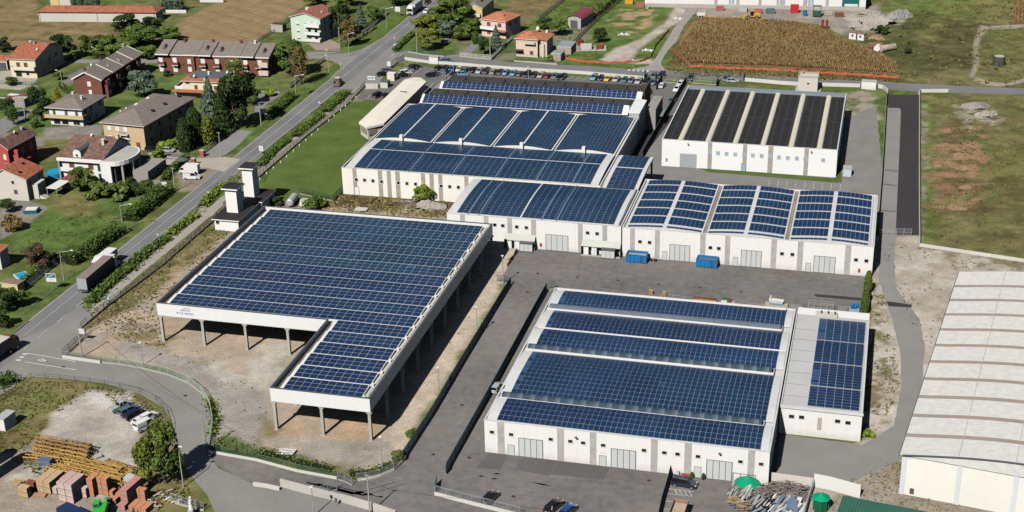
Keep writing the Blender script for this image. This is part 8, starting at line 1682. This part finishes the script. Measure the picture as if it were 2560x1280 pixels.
for px, py, lab in ((415,1238,'rubble of broken boards left of the builders gate'),(440,1250,'second rubble heap of boards by the builders gate'),(385,1262,'scrap boards at the foot of the brick row')):
	x, y = G(px, py); T = thing('board_heap', lab, 'scrap', (x, y, .05))
	for i in range(14):
		k = M(); a = rng.uniform(0, 3.1); p = Vector((rng.uniform(-1.6, 1.6), rng.uniform(-1, 1), rng.uniform(.05, .6))); d = Vector((math.cos(a), math.sin(a), rng.uniform(-.15, .15)))*rng.uniform(.5, 1.2); k.bar(p-d, p+d, rng.uniform(.12, .4), .06); k.build('board', rng.choice([CONC, WOODBR, FRAMEW, mat('raw_timber', (.45,.32,.16)), GUTTER]), T)
# ------------------------------------------------------------------ yard things
DBL = mat('skip_blue', (.015, .17, .42), .5, .12, 2); RUSTI = mat('rusty_inside', (.20, .12, .09), .9, .3, 3)
def skip(label, px, py, w, d, h, rz=0, load=None, m=DBL, inner=GALV):
	x, y = G(px, py); T = thing('skip', label, 'skip', (x, y, .1), rz); t = .09; k = M(); k.box(0, 0, .15, w, t, h); k.box(0, d-t, .15, w, d, h); k.box(0, t, .15, t, d-t, h); k.box(w-t, t, .15, w, d-t, h); k.box(t, t, .15, w-t, d-t, .25)
	for x_ in np.linspace(0, w, 6): k.bar((x_, -.06, .15), (x_, -.06, h-.05), .12)
	k.box(-.08, -.12, h-.12, w+.08, -.001, h+.02); k.box(-.08, d+.001, h-.12, w+.08, d+.1, h+.02); k.build('skip_body', m, T); k = M(); k.box(t+.01, t+.01, .26, w-t-.01, d-t-.01, h*.72); k.build('waste_load', load or inner, T); k = M(); [k.cyl((x_, -.02, .1), (x_, d+.02, .1), .14, n=8) for x_ in (.5, w-.5)]; k.build('roller', GUTTER, T)
	k = M(); [k.bar((w*.72+s, -.16, .1), (w*.72+s, -.16, h), .06) for s in (0, .45)]; [k.bar((w*.72, -.16, zz), (w*.72+.45, -.16, zz), .05) for zz in np.arange(.3, h, .35)]; k.build('ladder', GUTTER, T); return T
skip('blue roll off skip, left one, half full of pale waste before the white workshop', 1565, 656, 4.9, 2.5, 2.1, -.02, mat('pale_waste', (.36, .34, .30), .9, .35, 2)); skip('blue roll off skip, right one, rusty inside with a ladder', 1740, 668, 4.9, 2.4, 2.1, -.03, RUSTI)
k = M(); x, y = G(1668, 1290); skip('rusty pale red container standing by the black fence at the bottom', 1668, 1322, 2.5, 5.6, 2.4, -.05, mat('rusty_lid', (.50, .38, .30), .8, .3, 1.5), mat('rusty_red_container', (.34, .20, .15), .8, .35, 2))
def bags(label, px, py, cols):
	x, y = G(px, py); T = thing('rubbish_bags', label, 'rubbish', (x, y, .08))
	for i, c in enumerate(cols): k = M(); k.dome((i*.55, .2*(i % 2), 0), .42, .6, 9, 3); k.build('bag', c, T)
bags('white and black rubbish bags beside the folding gate', 1341, 615, [FRAMEW, FRAMEW, BLACKP, GUTTER]); bags('dark rubbish bags right of the left blue skip', 1628, 652, [BLACKP, GUTTER, BLACKP])
x, y = G(1808, 752); T = thing('rusty_crate', 'long rusty sheet crate lying behind the warehouse parapet', 'crate', G(1732, 758)); k = M(); k.box(0, 0, 0, 5.2, 1.0, 1.2); k.build('crate', mat('rusty_pale_sheet', (.42, .30, .20), .8, .35, 2), T); k = M(); k.box(-.04, -.04, 1.2, 5.24, 1.04, 1.26); k.build('rim', WOODBR, T)
for px, py, lab in ((1622,737,'small wooden step crate, left one, behind the warehouse'),(1655,741,'small wooden step crate, right one, by the middle railing')):
	T = thing('wooden_crate', lab, 'crate', G(px, py), .1); k = M(); k.box(0, 0, 0, .9, .8, 1.0); k.build('crate', mat('raw_timber', (.45,.32,.16)), T); k = M(); [k.box(-.03, -.03, zz, .93, -.001, zz+.1) for zz in (.15, .5, .85)]; k.build('slat', WOODBR, T)
T = thing('waste_pile', 'mixed white green and brown boxes behind the warehouse parapet', 'rubbish', G(1802, 764)); k = M(); k.box(0, 0, 0, 1.3, 1, .9); k.build('box', FRAMEW, T); k = M(); k.box(.1, 1.02, 0, 1.4, 1.8, 1.3); k.build('box', mat('dull_green', (.04,.14,.08), .7, .1), T); k = M(); k.box(1.5, .3, 0, 2.3, 1.4, 1.4); k.build('box', WOODBR, T); k = M(); k.box(2.35, .2, 0, 3.0, .9, .9); k.build('box', CONC, T)
T = thing('boat', 'small white boat with blue stripe lying on pallets behind the warehouse', 'boat', G(1926, 765), -.05); k = M(); k.prism([(0, 0, .7), (2.6, .1, .7), (2.6, .9, .7), (0, 1.0, .7)], [(-.4, -.2, 1.5), (2.8, -.1, 1.4), (2.8, 1.1, 1.4), (-.4, 1.2, 1.5)]); k.build('hull', FRAMEW, T); k = M(); k.box(-.2, -.1, .5, 2.7, 1.1, .69); k.build('stripe', mat('bright_stripe_blue', (.02,.25,.5), .5, 0), T); k = M(); k.bar((-.1, .4, 1.5), (-.1, .4, 2.4), .25); k.build('mast_stub', FRAMEW, T); k = M(); k.box(-1.2, -.2, 0, 3.8, 1.2, .48); k.build('pallet', mat('pale_pallet', (.42,.38,.28), .9, .2), T)
for i, (px, py, w, lab) in enumerate(((1973,772,2.8,'flat galvanised frame right of the small boat'),(2020,775,5.4,'tall galvanised cage racks behind the wing parapet'),(2096,780,1.8,'small grey crate left of the blue drums'))):
	T = thing('metal_rack', lab, 'rack', G(px, py)); k = M(); hh = (.6, 1.9, .9)[i]
	for xx in np.linspace(0, w, 5): [k.bar((xx, yy, 0), (xx, yy, hh), .06) for yy in (0, 1.2)]
	for zz in (.1, hh*.5, hh): [k.bar((0, yy, zz), (w, yy, zz), .06) for yy in (0, 1.2)]
	k.build('frame', GALV, T); k = M(); k.box(.05, .05, .12, w-.05, 1.15, .2); k.build('shelf', STEELB, T)
T = thing('drum_pallet', 'blue plastic drums on a grey crate at the yard corner by the thujas', 'drums', G(2122, 782)); k = M(); k.box(0, 0, 0, 2.2, 1.6, .9); k.build('crate', GALV, T)
for a, b in ((.6, .5), (1.3, .5), (1.8, 1.1), (1.0, 1.2)): k = M(); k.cyl((a, b, .9), (a, b, 1.75), .34, n=12); k.build('drum', mat('drum_blue', (.02,.16,.42), .5, .05), T)
T = thing('bench', 'pink red bench against the warehouse wall behind the off roader', 'bench', G(1702, 1196), -.03); k = M(); k.box(0, 0, .42, 1.5, .4, .48); k.box(0, .38, .5, 1.5, .44, .9); k.build('seat', mat('pink_red_plastic', (.42,.08,.10), .6, .1), T); k = M(); [k.box(xx, .05, 0, xx+.06, .38, .42) for xx in (.1, 1.3)]; k.build('leg', GUTTER, T)
T = thing('white_bin', 'small white bin against the warehouse wall left of the bench', 'bin', G(1691, 1192)); k = M(); k.box(0, 0, 0, .45, .45, .9); k.build('bin', FRAMEW, T); k = M(); k.box(-.03, -.03, .9, .48, .48, .98); k.build('lid', GALV, T)
fence('grey bar railing behind the green dome by the warehouse corner', [(1830,1207),(1886,1214)], 2.2, 0, 'none', GALV, spacing=1.3, name='railing', cat='railing')
def kiosk(label, px, py, r, h, half=False, tilt=0):
	x, y = G(px, py); T = thing('kiosk' if not half else 'dome_cover', label, 'kiosk' if not half else 'dome', (x, y, .05)); G1 = mat('emerald_plastic', (.0, .30, .15), .5, .08, 2); G2 = mat('dark_green_grating', (.01, .10, .045), .7, .2, 3)
	if not half:
		k = M(); k.cyl((0, 0, 0), (0, 0, h), r*.86, n=8); k.build('cabin', G2, T); k = M(); [k.cyl((r*.92*math.cos(a), r*.92*math.sin(a), 0), (r*.92*math.cos(a), r*.92*math.sin(a), h), .05, n=5) for a in np.arange(0, 6.2, math.pi/4)]; k.build('corner_post', G1, T)
	k = M(); k.cyl((0, 0, h), (0, 0, h+r*.45), r*1.12, r*.25, 8); k.cyl((0, 0, h+r*.45), (0, 0, h+r*.62), r*.25, r*.1, 8); k.build('roof', G1, T); return T
kiosk('emerald green octagonal kiosk beside the white wall at the bottom', 2051, 1275, 1.45, 2.5); d = kiosk('emerald green dome roof lying on the scrap by the warehouse corner', 1868, 1216, 2.1, .8, True); k = M(); k.cyl((0, 0, 0), (0, 0, .8), 2.2, n=8); k.build('rim', mat('emerald_plastic', (.0, .30, .15)), d)
# scrap yard: heaps of timber and aluminium frames
srng2 = random.Random(99)
SC = [mat('weathered_timber', (.30,.27,.24), .9, .25, 3), mat('weathered_timber_dark', (.20,.175,.155), .9, .25, 3), mat('raw_timber', (.45,.32,.16)), GALV, CONC, mat('blue_grey_profile', (.16,.22,.30), .5, .2, 2), FRAMEW, BLACKP]
def scrap(label, px, py, w, d, h, n, mats, ang, ln=(.7, 1.5), th=(.05, .16)):
	x, y = G(px, py); T = thing('scrap_pile', label, 'scrap', (x, y, .1)); parts = {}
	for i in range(n):
		m = mats[srng2.randrange(len(mats))]; k = parts.setdefault(m.name, (M(), m))[0]; a = ang+srng2.gauss(0, .13 if n < 60 else .55); p = Vector((srng2.uniform(-w/2, w/2), srng2.uniform(-d/2, d/2), 0)); p.z = srng2.uniform(.1, h)*(1-.5*abs(p.x)/(w/2)); q = Vector((math.cos(a), math.sin(a), srng2.gauss(0, .08)))*srng2.uniform(*ln)/2; k.bar(p-q, p+q, srng2.uniform(*th), srng2.uniform(.04, .12))
	for nm, (k, m) in parts.items(): k.build('plank' if 'timber' in nm else 'profile', m, T)
	return T
for a in (('grey weathered pallet timber heap in the middle of the scrap yard',1925,1238,5,3.6,1.6,170,SC[:2],.4),('weathered timber heap against the back wall of the scrap yard',1965,1226,5,2.6,1.5,150,SC[:2],1.0),('weathered timber stack at the right end of the scrap yard',2002,1240,3,4,1.5,120,SC[:2],.1),('aluminium profile bundle left of the dome in the scrap yard',1840,1230,2.2,3.4,1.0,40,[GALV, CONC, SC[1]],1.35,(2.4,4.0),(.12,.4)),('long pale beams before the green dome',1868,1236,1.6,4.2,1.5,22,[GALV, CONC, FRAMEW],1.35,(3,4.6),(.2,.5)),('raw timber pallets at the left edge of the scrap yard',1834,1258,1.6,1.8,1.0,46,[SC[2]],.5,(.8,1.5)),('wooden pallets at the bottom of the scrap yard',1862,1272,2.0,2.2,1.2,46,[SC[2], SC[1]],.2,(.8,1.6)),('pallet frame heap right of the pale beams',1895,1232,2.4,2.6,1.1,60,[SC[1], CONC, SC[0]],.9),('blue grey profile bundle on the left of the lower scrap rows',1896,1272,2.2,5,1.2,30,[SC[5], GALV, BLACKP],1.2,(3,4.5),(.15,.5)),('black and white profile bundle in the lower scrap rows',1920,1275,2.0,5,1.2,30,[BLACKP, GALV, FRAMEW],1.2,(3,4.5),(.15,.4)),('white and blue sheet bundle in the lower scrap rows',1950,1276,2.2,5,1.2,26,[FRAMEW, SC[5], GALV],1.25,(2.4,4),(.3,.7)),('blue grey cabinet bundle at the right of the lower scrap rows',1985,1278,3.0,4,1.4,24,[SC[5], FRAMEW],1.35,(2,3),(.5,.9)),('small blue and timber scrap by the left of the scrap yard',1838,1270,1.0,.8,.6,12,[SC[5], SC[7]],0,(.6,1.1))): scrap(*a)
# loose things around the site
x, y = G(731, 512); T = thing('gas_tank', 'grey horizontal gas tank by the hedge behind the canopy', 'tank', (x, y), .1); k = M(); k.cyl((0, -2.2, 1.4), (0, 2.6, 1.4), 1.05, n=16); k.dome((0, 0, 2.4), .3, .2, 8, 2); k.build('tank_body', mat('grey_tank_paint', (.42,.44,.46), .45, .08), T); k = M(); [k.box(-.7, yy-.15, 0, .7, yy+.15, .6) for yy in (-1.4, 1.8)]; k.build('support', CONC, T); k = M(); k.cyl((0, -2.5, 1.4), (0, -2.2, 1.4), .7, 1.05, 16); k.build('tank_end', GALV, T)
T = thing('well_cover', 'small concrete pit with slab roof beside the dark shrub behind the canopy', 'pit', G(770, 508), .3); k = M(); k.box(-2.2, -2.2, 0, 2.2, 2.2, .5); k.build('pit_wall', CREAM, T); k = M(); k.box(-1.9, -.2, .5, 2.0, 2.4, .62); k.build('slab', CONC, T); k = M(); k.box(-1.9, -2.3, .1, -.9, -2.21, 1.0); k.build('notice', FRAMEW, T)
for px, py, lab in ((714,1137,'pale broken planks lying on the grass by the entrance wall'),(902,528,'pale planks on the weeds behind the canopy')):
	x, y = G(px, py); T = thing('plank_heap', lab, 'planks', (x, y, .1))
	for i in range(6): k = M(); k.bar((-1.6, i*.35-.8, .25+.05*i), (1.6, i*.35-.4, .35), .35, .08); k.build('plank', FRAMEW if i % 2 else CONC, T)
for px, py, lab in ((1478,58,'yellow building frames stacked at the top of the green plot'),):
	pass
lattice('long yellow lattice beam lying at the edge of the maize', (1762,46), (1810,51), .8, .1, None)
T = thing('white_machine', 'white old farm machine at the corner of the gravel lot', 'machine', G(1752, 42), .3); k = M(); k.box(-1.5, -.8, .6, 1.5, .8, 1.5); k.build('frame', FRAMEW, T); k = M(); [k.bar((xx, -.9, 0), (xx+.8, .9, 2.4), .14) for xx in (-1.2, 0, 1)]; k.build('arm', GALV, T)
T = thing('red_crane_hook', 'pair of red steel frames standing on the gravel above the maize', 'frame', G(2061, 72), .1); k = M(); [k.box(a, -.2, 0, a+.9, .2, 3.4) for a in (-1.2, .4)]; k.build('post', mat('dull_red_steel', (.20,.03,.02), .6, .2), T); k = M(); k.bar((-1.2, 0, .4), (1.3, 0, .4), .3); k.build('base_bar', GUTTER, T)
T = thing('tank_trailer', 'rusty white tank lying beside the maize corner', 'tank', G(2212, 128), .1); k = M(); k.cyl((-1.5, -1.2, 1.2), (3.4, 2.2, 1.2), 1.15, n=14); k.build('tank_body', mat('rusty_white_paint', (.42,.33,.30), .8, .45, 1.2), T); k = M(); k.cyl((-2.9, -.9, 1.1), (-2.2, 1.5, 1.1), 1.1, n=14); k.build('tank_end', FRAMEW, T)
T = thing('trailer', 'rusty red topped trailer left of the lying tank', 'trailer', G(2184, 122), .25); k = M(); k.box(-2, -1.3, .9, 3, 1.3, 1.9); k.build('load', mat('rusty_red_sheet', (.30,.15,.12), .8, .45, 1.5), T); wheels(T, (-1, 1.8), 1.2, .45)
for px, py, lab, m in ((2012,40,'blue drum standing by the far industrial building',mat('drum_blue', (.02,.16,.42))),):
	T = thing('drum', lab, 'drum', G(px, py)); k = M(); k.cyl((0, 0, 0), (0, 0, 2.2), .8, n=14); k.build('drum', m, T); k = M(); k.cyl((0, 0, 2.2), (0, 0, 2.25), .7, n=14); k.build('lid', GUTTER, T)
T = thing('forklift', 'green machine frame beside the far industrial building', 'machine', G(2042, 42)); k = M(); k.box(-1.6, -1, .4, 1.6, 1, 2.2); k.build('body', mat('dark_machine_green', (.03,.09,.06), .6, .3, 2), T); k = M(); [k.bar((a, b, 2.2), (a, b, 4.2), .15) for a in (-1.4, 1.4) for b in (-.9, .9)]; k.box(-1.6, -1, 4.2, 1.6, 1, 4.35); k.build('cab_frame', GUTTER, T)
for i, (px, py, m, lab) in enumerate(((1800,26,mat('red_bricks_far', (.40,.12,.10), .9, .3, 2),'red covered brick heap before the far industrial building'),(1858,30,CONC,'pale block stack right of the red heap at the far building'),(1895,32,mat('red_bricks_far', (.40,.12,.10)),'small red block stack at the far building'),(1986,32,mat('signal_red', (.5,.03,.03)),'tall red crate tower at the far building'),(2070,38,mat('pale_pallet', (.42,.38,.28)),'wide board stack at the far building'),(2098,42,WOODBR,'brown board stack at the end of the far building'),(1573,10,mat('machine_yellow', (.62,.33,.03)),'yellow cement bags at the top of the green plot'),(1600,18,mat('red_bricks_far', (.40,.12,.10)),'red pallet at the top of the green plot'),(1618,22,GALV,'grey cabinet at the top of the green plot'),(1926,34,FENCED,'dark round tyre heap at the far building'))):
	T = stackbox('material_stack', lab, px, py, 1, 3.2 if i != 8 else 1.2, 1.8, (1.6, 1.8, 1.4, 3.2, 1.4, 1.5, 1.6, 1.6, 2.0, 2.0)[i], m, rng.uniform(-.3, .3), 'material stack')
T = thing('garden_shelter', 'white tarpaulin and red tank clutter on the slab by the roadside plot', 'clutter', G(1475, 122), .2); k = M(); k.box(-3.4, -1.8, 0, .6, 1.6, 1.6); k.build('tarpaulin', mat('pale_tarp', (.56,.53,.48)), T); k = M(); k.cyl((-3.4, 3.0, 0), (-3.4, 3.0, 2.4), 1.1, n=14); k.build('red_tank', mat('dull_red_steel', (.20,.03,.02)), T); k = M(); k.box(2.2, -1, 0, 4.6, 1.2, 1.2); k.build('crate', WOODBR, T); k = M(); k.box(-5.5, -3, 0, 5.8, 4, .12); k.build('floor_slab', CONC, T); k = M(); k.box(-5.0, -2.4, .12, -3.6, -1.2, 1.6); k.build('wooden_box', mat('weathered_timber', (.30,.27,.24)), T); k = M(); k.dome((4.2, 2.6, .1), .9, 1.3, 10, 3); k.build('red_cover', mat('signal_red', (.5,.03,.03)), T)
for px, py, lab in ((1560,88,'white car wreck parts lying on the green plot'),(1695,48,'white sacks on the verge of the gravel lane'),(1620,128,'grey scrap heap beside the gravel track')):
	x, y = G(px, py); T = thing('white_rubble', lab, 'rubble', (x, y, .05))
	for i in range(5): k = M(); k.dome((i*.9-1.8, rng.uniform(-.6, .6), 0), .6, rng.uniform(.5, .9), 7, 2); k.build('piece', FRAMEW if i % 2 else CONC, T)
for i, (px, py, lab) in enumerate(((1120,1164-1164+1164,'x'),)): pass
DR = M(); DR.cyl((0, 0, .0), (0, 0, .02), .35, n=12)
drm = DR.mesh('drain_cover', mat('rusty_iron', (.07,.045,.04), .8, .2, 3))
for px, py, lab in ((1318,731,'drain cover left of the warehouse back wall'),(1443,693,'second drain cover in the rear yard'),(1344,684,'first drain cover in the rear yard'),(1545,702,'third drain cover in the rear yard'),(1646,711,'fourth drain cover in the rear yard'),(1750,720,'fifth drain cover in the rear yard'),(1853,730,'sixth drain cover in the rear yard'),(1083,1137,'drain cover in the driveway near its lower bend'),(1155,1013,'drain cover in the middle of the driveway'),(1173,1145,'drain cover in the front yard left of the warehouse'),(1622,1202,'drain cover before the second folding gate'),(1283,1242,'drain cover in the front yard near the wall'),(1417,1259,'drain cover above the bright blue car'),(463,990,'drain cover on the curved road'),(158,918,'drain cover by the give way marking')):
	tag(link('drain_cover', drm, None, (*G(px, py), .1)), lab, 'drain cover', 'drain covers in the asphalt')
x, y = G(283, 560); T = thing('goal_frame', 'rusty orange goal frame standing on the open lawn by the hedge', 'goal', (x, y), .15); k = M(); [k.bar((a, 0, 0), (a, 0, 2.0), .09) for a in (-1.3, 1.3)]; k.bar((-1.3, 0, 2.0), (1.3, 0, 2.0), .09); k.build('frame', mat('rust_orange_tube', (.36, .19, .08), .7, .2, 3), T); k = M(); [k.bar((a, 0, 2.0), (a, 1.2, 0), .05) for a in (-1.3, 1.3)]; k.build('stay', GALV, T)
x, y = G(457, 416); T = thing('parasol', 'grey green garden parasol above the white box van', 'parasol', (x, y)); k = M(); k.cyl((0, 0, 2.1), (0, 0, 2.7), 1.9, .1, 8); k.build('canopy', mat('grey_green_canvas', (.10, .115, .10), .8, .1), T); k = M(); k.cyl((0, 0, 0), (0, 0, 2.6), .06, n=6); k.build('pole', GALV, T)
for px, py, lab in ((485,412,'brick gate pillar beside the grey green parasol'),(507,392,'brick gate pillar at the start of the paved roadside strip')):
	T = thing('gate_pillar', lab, 'pillar', G(px, py)); k = M(); k.box(-.6, -.5, 0, .6, .5, 1.9); k.build('pillar', mat('red_gate_brick', (.34, .12, .07), .9, .2, 3), T); k = M(); k.box(-.7, -.6, 1.9, .7, .6, 2.05); k.build('cap', CONC, T)
bol = M(); bol.cyl((0, 0, 0), (0, 0, .5), .14, n=8); bol.dome((0, 0, .5), .2, .22, 8, 3); bm2 = bol.mesh('bollard_lamp', FRAMEW)
for i, (px, py) in enumerate(((650,450),(667,436),(684,423),(702,408),(717,394),(734,380),(749,366),(765,353),(780,340),(795,327),(822,304),(836,292),(852,278),(864,268),(877,256),(890,245))): tag(link('bollard_lamp', bm2, None, (*G(px, py), 0)), 'low white globe lamp in the row along the lawn side of the fence', 'lamp', 'white globe lamps along the lawn')
# ------------------------------------------------------------------ light and camera
world = bpy.data.worlds.new('World'); scene.world = world; world.use_nodes = True
nt = world.node_tree; bg = nt.nodes['Background']; sky = nt.nodes.new('ShaderNodeTexSky'); sky.sky_type = 'NISHITA'; sky.sun_disc = False
EL, AZ = R(44), R(193)                                    # sun behind the camera, a little to the left
sky.sun_elevation = EL; sky.sun_rotation = AZ; sky.altitude = 200; sky.air_density = 1; sky.dust_density = .6
nt.links.new(sky.outputs[0], bg.inputs[0]); bg.inputs[1].default_value = .032
su = bpy.data.lights.new('Sun', 'SUN'); su.energy = 5.0; su.angle = R(.53); su.color = (1, .965, .90)
so = bpy.data.objects.new('Sun', su); COL.objects.link(so)
d = Vector((math.sin(AZ)*math.cos(EL), math.cos(AZ)*math.cos(EL), math.sin(EL))); so.rotation_euler = d.to_track_quat('Z', 'Y').to_euler(); so.location = d*400
cam = bpy.data.cameras.new('Camera'); co = bpy.data.objects.new('Camera', cam); COL.objects.link(co); scene.camera = co
cam.sensor_fit = 'HORIZONTAL'; cam.sensor_width = 36; cam.lens = 36*F/2560; cam.clip_start = 1; cam.clip_end = 20000
mw = Matrix((RT, -DN, -FW)).transposed().to_4x4(); mw.translation = (0, 0, H); co.matrix_world = mw
for o in bpy.data.objects:
	for kk in ('used', 'W', 'D', 'Z', 'O', 'roof_name'):
		if kk in o: del o[kk]
scene.view_settings.view_transform = 'Standard'; scene.view_settings.look = 'None'; scene.view_settings.exposure = 0
scene.render.engine = 'CYCLES'
try: scene.cycles.use_denoising = False; scene.cycles.max_bounces = 4; scene.cycles.diffuse_bounces = 0; scene.cycles.glossy_bounces = 2; scene.cycles.transmission_bounces = 2; scene.cycles.transparent_max_bounces = 2; scene.cycles.caustics_reflective = False; scene.cycles.caustics_refractive = False
except Exception: pass
